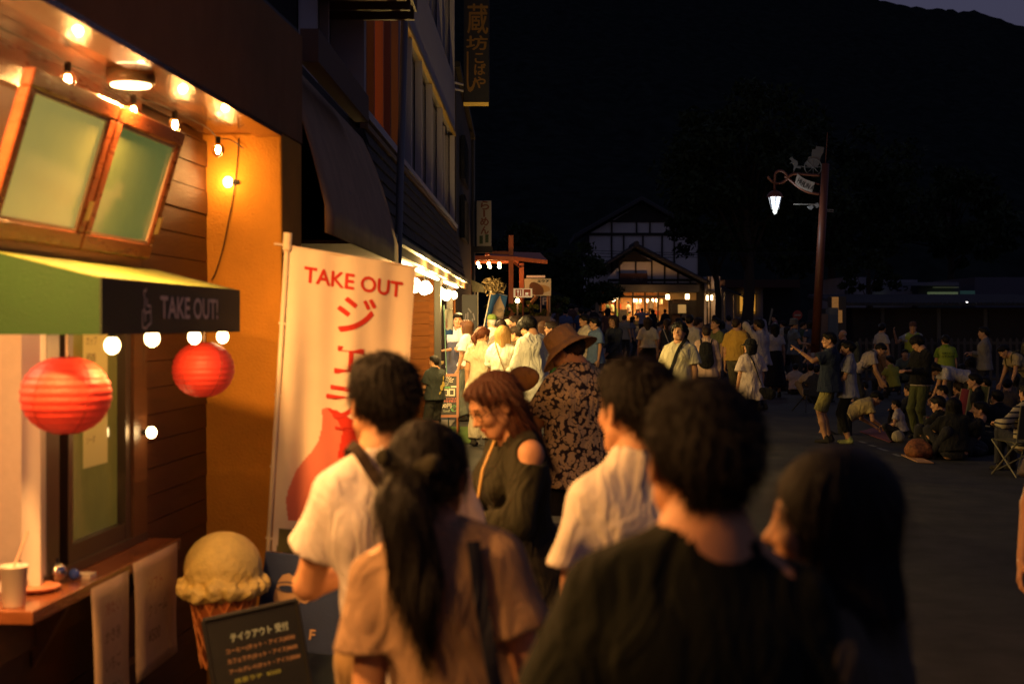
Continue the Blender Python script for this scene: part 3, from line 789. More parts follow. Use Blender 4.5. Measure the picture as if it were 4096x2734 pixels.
def noise2(x, y, sc, seed=0):
    from mathutils import noise
    return noise.fractal(Vector((x * sc + seed, y * sc, seed * 0.37)), 0.9, 2.1, 5)
def hills():
    # wooded mountain that closes the valley; skyline follows the photograph's two gaps of sky
    az = np.concatenate([np.linspace(-1.25, -.45, 30), np.linspace(-.44, .44, 260), np.linspace(.45, 1.25, 30)]); rr = np.linspace(190, 620, 46)
    V = []
    for a in az:
        px = 2048 + F * math.tan(a) if abs(a) < 1.2 else (2048 + F * 3 * np.sign(a))
        # skyline height in photo rows
        pts = [(-9000, -900), (0, 120), (900, 60), (1110, 70), (1190, 70), (1300, -60), (1900, -160), (2600, -160), (3300, -90), (3640, -8), (3760, 8), (3900, 12), (4000, 34), (4096, 66), (4600, 260), (12000, 300)]
        sk = np.interp(px, [p[0] for p in pts], [p[1] for p in pts])
        H_ = (HOR - sk) / F * 560
        for r in rr:
            t = (r - 190) / (560 - 190)
            f = (r / 560) * max(0, t) ** 0.4 if t <= 1 else 1 - (t - 1) * 0.8
            x = r * math.tan(a); y = r
            z = 1.5 + H_ * f + (noise2(x, y, 0.02, 3) * 5 + noise2(x, y, 0.11, 5) * 2.2) * min(1, t * 4) * (0.22 if t > 0.72 else 1) - 2.5 * t + (noise2(x, y, 0.35, 9) * 1.3 if t > .9 else 0)
            V.append((x, y, z))
    n = len(rr)
    Fc = [(j * n + i, (j + 1) * n + i, (j + 1) * n + i + 1, j * n + i + 1) for j in range(len(az) - 1) for i in range(n - 1)]
    o = mkobj('hills', V, Fc, mat('wooded_slope', (0.020, 0.026, 0.024), 1.0, var=0.4, vscale=0.35, bump=0.4, bscale=1.6, spec=0.0), smooth=True); tag(o, kind='structure')
hills()

# ---------------------------------------------------------------- trees
def leaves(cx, cy_, cz, rx, ry, rz, n, size, seed, clumps=40, drop=0.0):
    r = np.random.RandomState(seed)
    # clump centres on a lumpy shell
    u = r.normal(size=(clumps, 3)); u /= np.linalg.norm(u, axis=1)[:, None]
    c = u * np.array([rx, ry, rz]) * r.uniform(0.45, 1.0, (clumps, 1)); c[:, 2] -= drop * (c[:, 0] ** 2 + c[:, 1] ** 2) / (rx * rx)
    k = r.randint(0, clumps, n); cr = r.uniform(0.12, 0.30, clumps) * min(rx, rz)
    d = r.normal(size=(n, 3)); d /= np.linalg.norm(d, axis=1)[:, None]
    p = c[k] + d * cr[k][:, None] * r.uniform(0.3, 1.05, (n, 1)) * np.array([1.25, 1.25, 0.75]) + np.array([cx, cy_, cz])
    a = r.normal(size=(n, 3)); a /= np.linalg.norm(a, axis=1)[:, None]; b = np.cross(a, r.normal(size=(n, 3))); b /= np.linalg.norm(b, axis=1)[:, None]
    s = size * r.uniform(0.6, 1.3, (n, 1))
    V = np.concatenate([p - a * s, p - b * s * .45, p + a * s, p + b * s * .45]); i = np.arange(n)
    return V, np.stack([i, i + n, i + 2 * n, i + 3 * n], 1), c + np.array([cx, cy_, cz])
bark = mat('bark', (0.05, 0.035, 0.025), 0.95, var=0.3, vscale=12, bump=0.8, bscale=30)
def leafm(name, c): return mat(name, c, 0.75, var=0.35, vscale=1.5, spec=0.2)
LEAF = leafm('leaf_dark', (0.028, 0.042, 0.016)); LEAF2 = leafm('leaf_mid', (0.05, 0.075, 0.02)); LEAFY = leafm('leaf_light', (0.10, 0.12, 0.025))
def tree(label, px, D, zb, zt, rx, trunk, n, size, seed, m=LEAF, group=None, zlow=None, clumps=44, name='tree'):
    x = (px - 2048) / F * D; g = G(x, D)
    t = empty(name, (x, D, g), label, 'tree', group)
    zlow = zlow if zlow is not None else zb
    cz = (zlow + zt) / 2; rz = (zt - zlow) / 2
    V, Q, cl = leaves(x, D, cz, rx, rx * .9, rz, n, size, seed, clumps, 0.6)
    mkobj('crown', V, Q, m, t)
    mb = MB(); mb.tube([(x + .1 * math.sin(i * 1.3 + seed), D, g + (cz - g) * i / 6) for i in range(7)], [trunk * (1 - .09 * i) for i in range(7)], 9)
    rs = random.Random(seed)
    for c in cl[::3]:
        s0 = Vector((x, D, g + (cz - g) * rs.uniform(.45, .95))); e = Vector(c); mid = (s0 + e) / 2 + Vector((0, 0, rz * .12))
        mb.tube([s0, mid, e], [trunk * .35, trunk * .2, trunk * .06], 6)
    mb.out('trunk', bark, t, True)
    return t
tree('big dark leafy tree overhanging the right side of the timbered restaurant', 2990, 62, 3.5, 12.3, 4.1, 0.30, 11000, 0.17, 11, zlow=4.6, clumps=70)
tree('dark trunked tree standing just right of the restaurant doorway', 2868, 74, 3.0, 9.5, 2.4, 0.20, 5000, 0.16, 12, zlow=5.2)
tree('low spreading tree between the coffee sign and the restaurant', 2320, 70, 2.6, 5.9, 2.6, 0.14, 6500, 0.12, 13, LEAF2, zlow=2.5, clumps=50)
tree('dark round tree behind the red gateway frame', 2120, 60, 3.0, 6.5, 2.2, 0.16, 4500, 0.13, 14, zlow=2.6)
tree('tall dark tree behind the street lamp', 3330, 80, 4.0, 13.5, 5.5, 0.3, 9000, 0.22, 15, zlow=4.5, clumps=70)
tree('dark tree above the shed roof at the far right', 3800, 95, 5.0, 13, 6.5, 0.3, 8000, 0.26, 16, zlow=5.5, clumps=60)
tree('small tree leaning over the pale far building beside the lamp post', 3480, 66, 3.5, 5.6, 1.6, 0.10, 2200, 0.12, 17, zlow=3.3, clumps=24)
# ================================================================== the take-out stall on the left
wood = mat('stained_plank', (0.075, 0.025, 0.007), 0.45, var=0.4, vscale=5, stretch=(1, 0.25, 5), bump=0.5, bscale=60, spec=0.5)
woodd = mat('dark_stained_wood', (0.10, 0.042, 0.018), 0.38, var=0.3, vscale=8, stretch=(1, .3, 4), bump=0.3, bscale=70)
framew = mat('reddish_window_wood', (0.22, 0.06, 0.02), 0.28, var=0.25, vscale=7, stretch=(1, .3, 3), bump=0.2, bscale=70)
plaster = mat('ochre_plaster', (0.66, 0.31, 0.045), 0.9, var=0.10, vscale=5, bump=0.5, bscale=90, spec=0.15)
fascia = mat('brown_render', (0.32, 0.165, 0.075), 0.92, var=0.15, vscale=3, bump=0.5, bscale=80, spec=0.1)
cord = mat('black_cord', (0.01, 0.01, 0.01), 0.5)
st = empty('take_out_stall', (wall_x(3), 3, 0), 'ochre and brown take-out stall with plank wall, projecting windows and lit soffit on the left', 'stall')
S_END = 7.0; OUT = 0.372; ZS = 2.74
def sbox(name, D0, D1, o0, o1, z0, z1, m, parent=st, bv=0.0):
    mb = MB(Wf); mb.box(D0, D1, o0, o1, z0, z1); o = mkobj(name, mb.v, mb.f, m, parent)
    if bv:
        md = o.modifiers.new('b', 'BEVEL'); md.width = bv; md.segments = 2
    return o
# planks (one shared mesh per length would need equal pieces; each board is its own object)
def boards(D0, D1, z0, z1, pitch=0.116):
    z = z0; i = 0
    while z < z1 - 0.01:
        zt = min(z + pitch - 0.004, z1); o0 = random.uniform(-0.003, 0.003)
        mb = MB(Wf)
        # shiplap profile: lower edge proud
        v = [(D0, -0.02, z), (D0, 0.000 + o0, z), (D0, 0.0 + o0, z + .004), (D0, -0.003 + o0, zt), (D0, -0.02, zt)]
        v += [(D1, b, c) for _, b, c in v]
        mb.add(v, [(0, 1, 2, 3, 4), (9, 8, 7, 6, 5)] + [(i_, i_ + 5, (i_ + 1) % 5 + 5, (i_ + 1) % 5) for i_ in range(5)])
        mkobj('plank', mb.v, mb.f, wood, st); z += pitch
boards(6.03, S_END, 0.02, 2.70)
boards(4.44, 6.03, 0.02, 0.84)
boards(-2.0, 4.44, 0.02, 2.70)
sbox('backing_wall', -2.0, S_END, -0.05, -0.022, 0, 0.84, woodd)
sbox('backing_wall', 6.03, S_END, -0.05, -0.022, 0.84, 2.74, woodd)
sbox('backing_wall', -2.0, 4.44, -0.05, -0.022, 0.84, 2.74, woodd)
sbox('lintel', 4.44, 6.03, -0.05, 0.0, 1.93, 2.08, woodd)
sbox('lintel', 4.44, 6.03, -0.05, 0.0, 2.60, 2.74, framew)
# return wall and outer face (ochre plaster)
mb = MB(Wf); mb.box(S_END, 7.45, -0.3, OUT, 0, ZS); o = mkobj('plaster_wall', mb.v, mb.f, plaster, st)
md = o.modifiers.new('b', 'BEVEL'); md.width = 0.012; md.segments = 3
# fascia and upper wall
sbox('upper_wall', -2.0, 7.452, OUT - 0.12, OUT + 0.002, ZS + .002, 3.30, fascia)
mb = MB(Wf); mb.box(6.9, 7.456, -3.0, OUT - .122, ZS + .004, 3.30); mkobj('upper_wall', mb.v, mb.f, fascia, st)
sbox('roof_edge', -2.0, 7.47, OUT - 3.2, OUT - 0.02, 3.302, 3.335, mat('dark_roof_metal', (0.03, 0.03, 0.035), 0.5))
# soffit of three glossy boards, with the dark groove seen in the photograph
sof = mat('varnished_soffit', (0.20, 0.075, 0.025), 0.2, var=0.3, vscale=6, stretch=(4, .3, 1), bump=0.25, bscale=40, coat=0.5)
sbox('soffit_board', -2.0, S_END - .002, 0.245, OUT - .122, ZS, ZS + .03, sof)
sbox('soffit_board', -2.0, S_END - .002, 0.225, 0.243, ZS + .012, ZS + .03, woodd)
sbox('soffit_board', -2.0, S_END - .002, 0.0, 0.223, ZS - .004, ZS + .03, sof)
sbox('soffit_trim', -2.0, S_END - .002, OUT - .12, OUT + .004, ZS - .022, ZS + .001, sof)
# ---- ceiling lamps (disc fittings in the soffit; the nearer ones are unseen, added to light the foreground people)
def disc_lamp(D, label, power):
    x, y, z = Wf(D, 0.215, ZS - 0.004); e = empty('ceiling_lamp', (x, y, z), label, 'ceiling lamp', 'disc lamps in the stall soffit')
    mb = MB(); mb.lathe((x, y, z - 0.05), [(0.078, 0), (0.088, 0.004), (0.09, 0.05)], 32); mb.out('housing', mat('lamp_housing', (0.20, 0.15, 0.10), 0.4), e, True)
    mb = MB(); mb.lathe((x, y, z - 0.058), [(0.001, 0), (0.07, 0.0), (0.074, 0.006)], 32); mb.out('diffuser', glow('lamp_disc', (1, .62, .26), 14), e, True)
    light('lamp_light', 'AREA', (x, y, z - 0.062), power, WARM, 0.15, e)
disc_lamp(5.27, 'round lit ceiling disc under the wooden soffit above the window', 85)
disc_lamp(3.91, 'second round ceiling disc, unseen and added for light, above the near end of the awning', 88)
disc_lamp(2.55, 'third round ceiling disc, added out of view to light the nearest people', 85)
disc_lamp(1.19, 'fourth round ceiling disc, added out of view beside the camera for light', 60)
# ---- upper pair of windows, hinged low and leaning out at the top
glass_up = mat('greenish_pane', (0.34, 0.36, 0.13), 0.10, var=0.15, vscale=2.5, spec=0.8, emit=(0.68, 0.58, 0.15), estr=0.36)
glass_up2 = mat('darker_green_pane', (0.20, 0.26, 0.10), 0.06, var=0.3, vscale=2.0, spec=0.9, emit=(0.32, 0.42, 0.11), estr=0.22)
def sash(D0, D1, zb, zt, name='window'):
    def f(D, u, z, d=0.0):   # u 0..1 up the sash
        off = 0.025 + 0.158 * (z - zb) / (zt - zb) + d; return Wf(D, off, z)
    w = 0.058; e = None
    mb = MB(lambda D, d, z: f(D, 0, z, d))
    mb.box(D0, D1, -0.02, 0.022, zb, zb + w); mb.box(D0, D1, -0.02, 0.022, zt - w, zt); mb.box(D0, D0 + w, -0.02, 0.021, zb + w, zt - w); mb.box(D1 - w, D1, -0.02, 0.021, zb + w, zt - w)
    fr = mkobj('window', mb.v, mb.f, framew, st); md = fr.modifiers.new('b', 'BEVEL'); md.width = .005
    mb = MB(lambda D, d, z: f(D, 0, z, d)); i = .004
    a = w
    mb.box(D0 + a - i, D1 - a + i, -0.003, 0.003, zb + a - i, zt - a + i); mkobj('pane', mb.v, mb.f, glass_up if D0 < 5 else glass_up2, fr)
    mb = MB(lambda D, d, z: f(D, 0, z, d)); t = .012
    mb.box(D0 + a, D1 - a, 0.006, 0.014, zb + a, zb + a + t); mb.box(D0 + a, D1 - a, 0.006, 0.014, zt - a - t, zt - a); mb.box(D0 + a, D0 + a + t, .006, .014, zb + a + t, zt - a - t); mb.box(D1 - a - t, D1 - a, .006, .014, zb + a + t, zt - a - t)
    mkobj('bead', mb.v, mb.f, mat('pale_bead', (0.55, 0.36, 0.24), 0.35), fr)
    mb = MB(lambda D, d, z: f(D, 0, z, d)); mb.box(D1 - w * .7, D1 - w * .45, .022, .04, zb + .10, zb + .17); mkobj('latch', mb.v, mb.f, mat('brass', (0.5, 0.35, 0.15), 0.3, metal=1), fr)
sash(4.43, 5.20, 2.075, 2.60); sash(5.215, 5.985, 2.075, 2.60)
sbox('window_jamb', 5.985, 6.03, -0.02, 0.03, 2.08, 2.60, framew); sbox('window_jamb', 4.38, 4.425, -0.02, 0.03, 2.08, 2.60, framew)
# ---- serving room behind the wall
cream = mat('cream_wall', (0.72, 0.58, 0.45), 0.8, var=0.05)
def room():
    r = []
    sbox('room_wall', 3.6, 6.6, -1.55, -1.5, 0, 2.6, cream); sbox('room_wall', 3.6, 3.65, -1.5, -0.055, 0, 2.6, cream); sbox('room_wall', 6.55, 6.6, -1.5, -0.055, 0, 2.6, cream)
    sbox('room_ceiling', 3.6, 6.6, -1.55, -0.055, 2.62, 2.66, cream); sbox('room_floor', 3.6, 6.6, -1.55, -0.055, 0, 0.03, woodd)
room()
x, y, z = Wf(4.75, -0.75, 2.30)
e = empty('ceiling_lamp', (x, y, z), 'square flush lamp on the ceiling inside the serving room', 'ceiling lamp')
mb = MB(); mb.box(x - .2, x + .2, y - .2, y + .2, z, z + .05); mb.out('housing', glow('room_lamp', (1, .8, .6), 3), e)
light('room_light', 'AREA', (x, y, z - .01), 26, (1.0, 0.50, 0.24), 0.4, e)
# cupboard, rail and tray in the room
sh = empty('wall_shelf', Wf(4.6, -0.62, 0.95), 'dark shelf rail with a steel tray inside the serving window', 'shelf')
for a, b, c, d_, z0, z1, mm in ((3.9, 5.2, -0.66, -0.42, 1.155, 1.185, woodd), (3.9, 5.2, -0.66, -0.42, 0.9, 0.93, woodd)):
    mb = MB(Wf); mb.box(a, b, c, d_, z0, z1); mkobj('shelf', mb.v, mb.f, mm, sh)
mb = MB(Wf); mb.box(4.4, 4.9, -.60, -.44, 1.12, 1.15); mkobj('tray', mb.v, mb.f, mat('steel', (.6, .55, .5), .3, metal=1), sh)
mb = MB(Wf); mb.box(4.66, 4.84, -0.62, -0.5, 1.188, 1.225); tag(mkobj('paper_box', mb.v, mb.f, mat('white_card', (.75, .73, .7), .8)), 'small white paper box on the shelf inside the serving window', 'box')
mb = MB(Wf); mb.box(4.55, 5.4, -1.49, -1.1, 0, 1.0); tag(mkobj('cabinet', mb.v, mb.f, mat('dark_cabinet', (.05, .03, .025), .5)), 'dark low cabinet inside the serving room', 'cabinet')
# ---- lower sliding window
alu = mat('pale_frame', (0.62, 0.55, 0.48), 0.4); darkf = mat('dark_frame', (0.05, 0.035, 0.028), 0.4)
for a, b, o0, o1, mm in ((4.44, 4.47, -.03, .02, darkf), (4.905, 4.93, -.045, .022, alu), (4.945, 4.965, -.03, .018, alu), (4.966, 5.05, -.04, .02, darkf), (5.05, 5.10, -.02, .012, darkf), (5.19, 5.235, -.05, .01, darkf), (5.80, 5.86, -.05, .01, darkf), (5.865, 6.03, -.04, .022, woodd)):
    sbox('window_stile', a, b, o0, o1, 0.892, 1.93, mm)
sbox('window_rail', 4.93, 6.03, -.046, .024, 0.891, 0.925, darkf); sbox('window_rail', 5.235, 5.80, -.049, .008, 0.926, 0.99, darkf)
gl = mat('green_glass', (0.20, 0.20, 0.05), 0.06, var=0.3, vscale=3, spec=0.8, emit=(.55, .45, .08), estr=.05)
sbox('pane', 5.235, 5.80, -.03, -.026, 0.99, 1.93, gl)
sbox('pane', 5.10, 5.19, -.03, -.026, 0.92, 1.93, mat('dark_glass', (.02, .02, .02), .05, spec=.8))
# menus taped inside the pane
def Wpaper(name, D0, D1, off, z0, z1, m, label, cat='menu'):
    mb = MB(Wf); mb.box(D0, D1, off, off + .002, z0, z1); o = mkobj(name, mb.v, mb.f, m); tag(o, label, cat); return o
yel = mat('menu_paper_lit', (.55, .48, .2), .8, emit=(.9, .7, .15), estr=.05)
p = Wpaper('menu_sheet', 5.42, 5.68, -.0245, 1.25, 1.88, yel, 'tall yellowish menu sheet behind the lower green pane', 'menu')
ink = mat('menu_ink', (.12, .07, .03), .8)
ink2 = mat('menu_ink_red', (.30, .05, .03), .8)
wr = Vector((.0707, 1, 0)).normalized(); wu = Vector((0, 0, 1))
for s_, z, hh in (('ジェラート', 1.80, .05), ('カップ', 1.72, .035), ('¥500', 1.655, .035), ('コーヒー', 1.58, .03), ('カフェラテ', 1.52, .03), ('紅茶', 1.46, .03), ('アイス', 1.40, .03), ('ソーダ', 1.34, .03)):
    text('lettering', s_, ink if s_ != 'ジェラート' else ink2, Wf(5.45, -.0222, z), wr, wu, hh, p, lift=.0005)
# ---- counter
ctop = mat('counter_wood', (0.22, 0.075, 0.028), 0.25, var=0.3, vscale=6, stretch=(1, .3, 3), bump=.15, bscale=60, coat=.3)
o = sbox('counter', 4.53, 6.08, -0.30, 0.152, 0.845, 0.889, ctop, bv=.004)
for D in (4.9, 5.75):
    mb = MB(Wf); mb.add([(D - .02, .003, .84), (D - .02, .13, .84), (D - .02, .003, .62), (D + .02, .003, .84), (D + .02, .13, .84), (D + .02, .003, .62)], [(0, 1, 2), (5, 4, 3), (0, 3, 4, 1), (1, 4, 5, 2), (2, 5, 3, 0)])
    mkobj('bracket', mb.v, mb.f, woodd, st)
sbox('counter_trim', 4.55, 6.05, .002, .02, 0.70, 0.838, woodd)
sbox('counter_trim', -2, 6.05, .004, .016, 0.40, 0.425, mat('worn_rail', (.30, .17, .08), .4, var=.3))
# ---- green awning box
grn = mat('green_canvas', (0.010, 0.050, 0.006), 0.7, var=0.12, vscale=6, bump=.3, bscale=200); grnt = mat('light_painted_canvas', (0.20, 0.25, 0.05), 0.7, var=0.2, vscale=5, bump=.3, bscale=200)  # same cloth; lamp light on the top is painted in as a paler colour
navy = mat('dark_canvas', (0.03, 0.045, 0.03), 0.75, var=.15, vscale=6, bump=.3, bscale=200)
aw = empty('awning', Wf(4.53, .37, 1.75), 'green box awning with dark front reading TAKE OUT! over the serving window', 'awning')
A0, A1 = 4.53, 6.20; Zn, Zf = 1.949, 1.945; Zb = 1.768; oN = .372
mb = MB(Wf)
rows = 12
V = []; Fc = []
for i in range(rows + 1):
    t = i / rows; D = A0 + (A1 - A0) * t
    for j in range(7):
        u = j / 6; sag = -0.010 * math.sin(math.pi * u) * math.sin(math.pi * (t * 1.0))
        V.append((D, oN * (1 - u), Zn + .092 * u + sag))
for i in range(rows):
    for j in range(6): a = i * 7 + j; Fc.append((a, a + 7, a + 8, a + 1))
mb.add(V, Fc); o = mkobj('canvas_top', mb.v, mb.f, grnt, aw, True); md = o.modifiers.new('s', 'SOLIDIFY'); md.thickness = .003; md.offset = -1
mb = MB(Wf); mb.add([(A0, 0.0, Zb), (A0, oN - .002, Zb), (A0, oN - .002, Zn - .001), (A0, 0.0, Zn + .091)] + [(A0 + .004, 0.0, Zb), (A0 + .004, oN - .002, Zb), (A0 + .004, oN - .002, Zn - .001), (A0 + .004, 0.0, Zn + .091)], [(0, 1, 2, 3), (7, 6, 5, 4), (0, 4, 5, 1), (1, 5, 6, 2), (2, 6, 7, 3), (3, 7, 4, 0)])
mkobj('side_panel', mb.v, mb.f, grn, aw)
mb = MB(Wf); mb.add([(A1 + b, c, d) for b in (0, .004) for c, d in ((0, Zb), (oN - .002, Zb), (oN - .002, Zn - .001), (0, Zn + .091))], [(0, 1, 2, 3), (7, 6, 5, 4), (0, 4, 5, 1), (1, 5, 6, 2), (2, 6, 7, 3), (3, 7, 4, 0)])
mkobj('side_panel', mb.v, mb.f, grn, aw)
mb = MB(Wf); mb.box(A0 - .001, A1 + .004, oN, oN + .004, Zb, Zn); mkobj('front_panel', mb.v, mb.f, navy, aw)
white_print = mat('faded_white_print', (.80, .72, .62), .7)
def Wt(name, s_, m, D, off, z, h, par, width=None, bold=0, lift=.001):
    # text running away from the camera along the stall: right = +D
    return text(name, s_, m, Wf(D, off, z), wr, wu, h, par, width=width, bold=bold, lift=lift)
Wt('lettering', 'TAKE OUT!', white_print, 5.115, oN + .004, Zb + .055, .078, aw, width=.74, bold=.0028)
# small line drawing: cow standing on stacked blocks
def Wline(pts, w=.004):
    polys = []
    for (a, b), (c, d) in zip(pts[:-1], pts[1:]):
        L = math.hypot(c - a, d - b) or 1; nx, ny = -(d - b) / L * w, (c - a) / L * w
        polys.append([(a + nx, b + ny), (c + nx, d + ny), (c - nx, d - ny), (a - nx, b - ny)])
    return polys
dr = [[(0, .0), (0, .055), (.02, .06), (.025, .10), (.012, .118), (.02, .13), (.03, .122), (.042, .135)], [(0.045, .10), (.05, .075), (.085, .075), (.09, .015), (.05, .004), (.04, -.004), (0, 0)], [(.025, .06), (.03, .02)], [(.03, .05), (.085, .055)]]
polys = []
for q_ in dr: polys += Wline(q_)
shape('printed_drawing', polys, white_print, Wf(4.92, oN + .004, Zb + .022), wr, wu, aw, lift=.001)
# ---- string lights
filament = glow('filament', (1, .60, .22), 260); globe_lit = glow('frosted_bulb', (1, .70, .30), 16)
bglass = mat('bulb_glass', (1, .9, .75), .03, trans=1.0, spec=.5)
bglass.node_tree.nodes['Principled BSDF'].inputs['IOR'].default_value = 1.25
def string(label, name_pts, bulbs, clear=True, cat='string lights', group=None, sock=.012):
    e = empty('string_lights', name_pts[0], label, cat, group)
    mb = MB(); mb.tube(name_pts, .0028, 6); mb.out('cord', cord, e)
    for b in bulbs:
        p = Vector(b[0]); r = b[1]; d = Vector(b[2]).normalized() if len(b) > 2 else Vector((0, 0, -1))
        mb = MB(); mb.tube([p - d * (r * 1.1 + .03), p - d * (r * .85)], sock, 10); mb.out('socket', cord, e)
        mb = MB(); mb.ball(p, r, 16, 10, 1.12)
        if clear:
            g_ = mb.out('bulb', bglass, e, True); m2 = MB(); m2.tube([p - d * r * .5, p + d * r * .05, p + d * r * .5], [.006, .010, .004], 8); m2.out('filament', filament, g_, True)
        else: mb.out('bulb', globe_lit, e, True)
    return e
def catmull(P_, n=6):
    P_ = [Vector(p) for p in P_]; o = []
    for i in range(len(P_) - 1):
        a, b, c, d = P_[max(i - 1, 0)], P_[i], P_[i + 1], P_[min(i + 2, len(P_) - 1)]
        for k in range(n):
            t = k / n; o.append(.5 * ((2 * b) + (c - a) * t + (2 * a - 5 * b + 4 * c - d) * t * t + (3 * b - a - 3 * c + d) * t ** 3))
    return o + [P_[-1]]
def WV(D, o, z): return Vector(Wf(D, o, z))
bl = [(4.20, 2.655), (4.94, 2.645), (5.617, 2.64), (6.15, 2.66), (6.82, 2.635)]
pts = []
for i, (D, z) in enumerate(bl):
    pts += [WV(D - .22, .11, 2.715), WV(D, .105, z + .058)]
pts += [WV(6.95, .13, 2.70), WV(6.97, .19, 2.66)]
string('upper string of clear filament bulbs looped under the soffit', catmull(pts), [(WV(D, .105, z), .031) for D, z in bl])
# cord down the return wall with one bulb, then on to the awning
ret = lambda px, py: Vector(((px - 2048) / F * 6.98, 6.98, CAMZ + (HOR - py) / F * 6.98))
pts = [ret(955, 552), ret(950, 640), ret(942, 720), ret(932, 790), ret(915, 880), ret(890, 1000), ret(862, 1090), ret(845, 1120)]
string('single glowing bulb on a black cord down the ochre wall', catmull(pts), [(ret(912, 728), .024, (-1, -.2, 0))], clear=False)
x, y, z = ret(905, 730)
# globes under the awning front edge and one on the plank wall
bl = [(4.72, 1.70, .030), (5.30, 1.735, .029), (5.75, 1.735, .028), (6.03, 1.745, .026)]
def onaw(px, py, off=oN - .03):
    t = (px - 2048) / F; D = (-1.995 + off) / (t - .0707); return WV(D, off, CAMZ + (HOR - py) / F * D)
gl_ = [(458, 1380, 31), (616, 1352, 30), (784, 1347, 26), (896, 1345, 24)]
bb = []
for px, py, r in gl_:
    p = onaw(px, py); bb.append((p, r / F * p.y * 1.0))
pts = []
for p, r in bb: pts += [p + Vector((0, -.12, .055)), p + Vector((0, 0, r + .03))]
string('row of frosted globe bulbs hanging under the TAKE OUT! awning', catmull(pts), bb, clear=False)
p = WV(5.97, .035, CAMZ + (HOR - 1728) / F * 5.97)
string('lone frosted bulb on a cord against the dark planks', catmull([WV(5.99, .02, 1.77), WV(5.98, .02, 1.6), WV(5.95, .015, 1.45), WV(5.95, .015, 1.36), p + Vector((-.03, 0, .02)), WV(5.96, .015, 1.2), WV(5.97, .015, 1.0)]), [(p + Vector((.025, 0, 0)), .022, (1, 0, 0))], clear=False)
# real light of the bulbs: small point lamps beside them
for q_, w in ((WV(4.94, .14, 2.62), 2.2), (WV(6.15, .14, 2.62), 2.2), (WV(6.82, .14, 2.60), 2.2), (WV(5.6, .14, 2.62), 2.2), (Vector((x + .0, 6.90, z)), 1.6), (bb[0][0] - Vector((0, 0, .06)), 2.0), (bb[1][0] - Vector((0, 0, .06)), 4.0), (bb[2][0] - Vector((0, 0, .06)), 3.0), (bb[3][0] - Vector((0, 0, .06)), 4.5), (p + Vector((.07, 0, 0)), .5)):
    light('bulb_light', 'POINT', q_, w * 1.15, WARM, .02)
# ---- red paper lanterns
red = mat('red_paper', (0.80, 0.060, 0.03), 0.5, var=.10, vscale=30, bump=.25, bscale=70, emit=(.9, .045, .02), estr=.16)
def lantern(px, py, rx, ry, D, label, cpx, ctop_):
    c = PT(px, py, D); R = rx / F * D; Q = ry / F * D
    e = empty('paper_lantern', (c.x, c.y, c.z - Q), label, 'paper lantern', 'red paper lanterns under the awning')
    prof = []; n = 66
    for i in range(n + 1):
        a = math.pi * (0.09 + .82 * i / n); prof.append((R * (math.sin(a) ** .92) * (.975 + .030 * abs(math.sin(math.pi * i / 5.5))), -Q * math.cos(a)))
    mb = MB(); mb.lathe(c, prof, 40, wob=lambda t, z: .006 * math.sin(t * 6) + .004 * math.sin(5 * t + z * 40)); mb.v = mb.v; mb.out('paper_shade', red, e, True)
    rim = mat('lantern_rim', (.35, .03, .015), .5)
    mb = MB(); mb.tube([c + Vector((prof[0][0] * math.cos(t), prof[0][0] * math.sin(t), prof[0][1])) for t in np.linspace(0, 2 * math.pi, 25)], .003, 5, False)
    mb.tube([c + Vector((prof[-1][0] * math.cos(t), prof[-1][0] * math.sin(t), prof[-1][1])) for t in np.linspace(0, 2 * math.pi, 25)], .003, 5, False); mb.out('rim', rim, e)
    for k in range(5):
        a = .5 + k * 2 * math.pi / 5
        mb = MB(); mb.tube([c + Vector((r_ * 1.004 * math.cos(a + .15 * z_ / Q), r_ * 1.004 * math.sin(a + .15 * z_ / Q), z_)) for r_, z_ in prof[2:-2:3]], .0016, 4); mb.out('seam', rim, e)
    t = PT(cpx, ctop_, D); mb = MB(); mb.tube([Vector((t.x, D, Zb)), Vector((t.x, D, c.z + Q * .55))], .004, 6); mb.out('cord', mat('pale_cord', (.6, .45, .3), .6), e)
lantern(264, 1580, 177, 155, 4.72, 'large red paper lantern nearest the camera under the awning', 266, 1340)
lantern(813, 1477, 123, 111, 5.95, 'smaller-looking red paper lantern at the far end of the awning', 815, 1330)
# ---- things on the counter
def lath(name, p, prof, m, label, cat, n=28, parent=None, tg=True):
    mb = MB(); mb.lathe(p, prof, n); o = mb.out(name, m, parent, True)
    if tg: tag(o, label, cat)
    return o
zc = .8895
cup = WV(4.60, .06, zc); ce = empty('paper_cup', cup, 'white paper cup with a straw at the near end of the counter', 'cup')
lath('cup_body', cup, [(.001, .002), (.034, .0), (.036, .004), (.044, .125), (.047, .128), (.047, .133), (.043, .133), (.042, .125)], mat('paper_cup', (.66, .56, .46), .6), '', '', parent=ce, tg=False)
mb = MB(); mb.tube([cup + Vector((-.01, 0, .10)), cup + Vector((.035, .03, .24))], .004, 8); mb.out('straw', mat('straw', (.8, .45, .32), .5), ce)
pl = WV(4.86, .02, zc); lath('plate', pl, [(.001, .010), (.062, .010), (.085, .020), (.088, .019), (.064, .002), (.001, 0)], mat('terracotta_dish', (.55, .20, .10), .35, var=.1), 'round reddish dish on the counter beside the paper cup', 'dish')
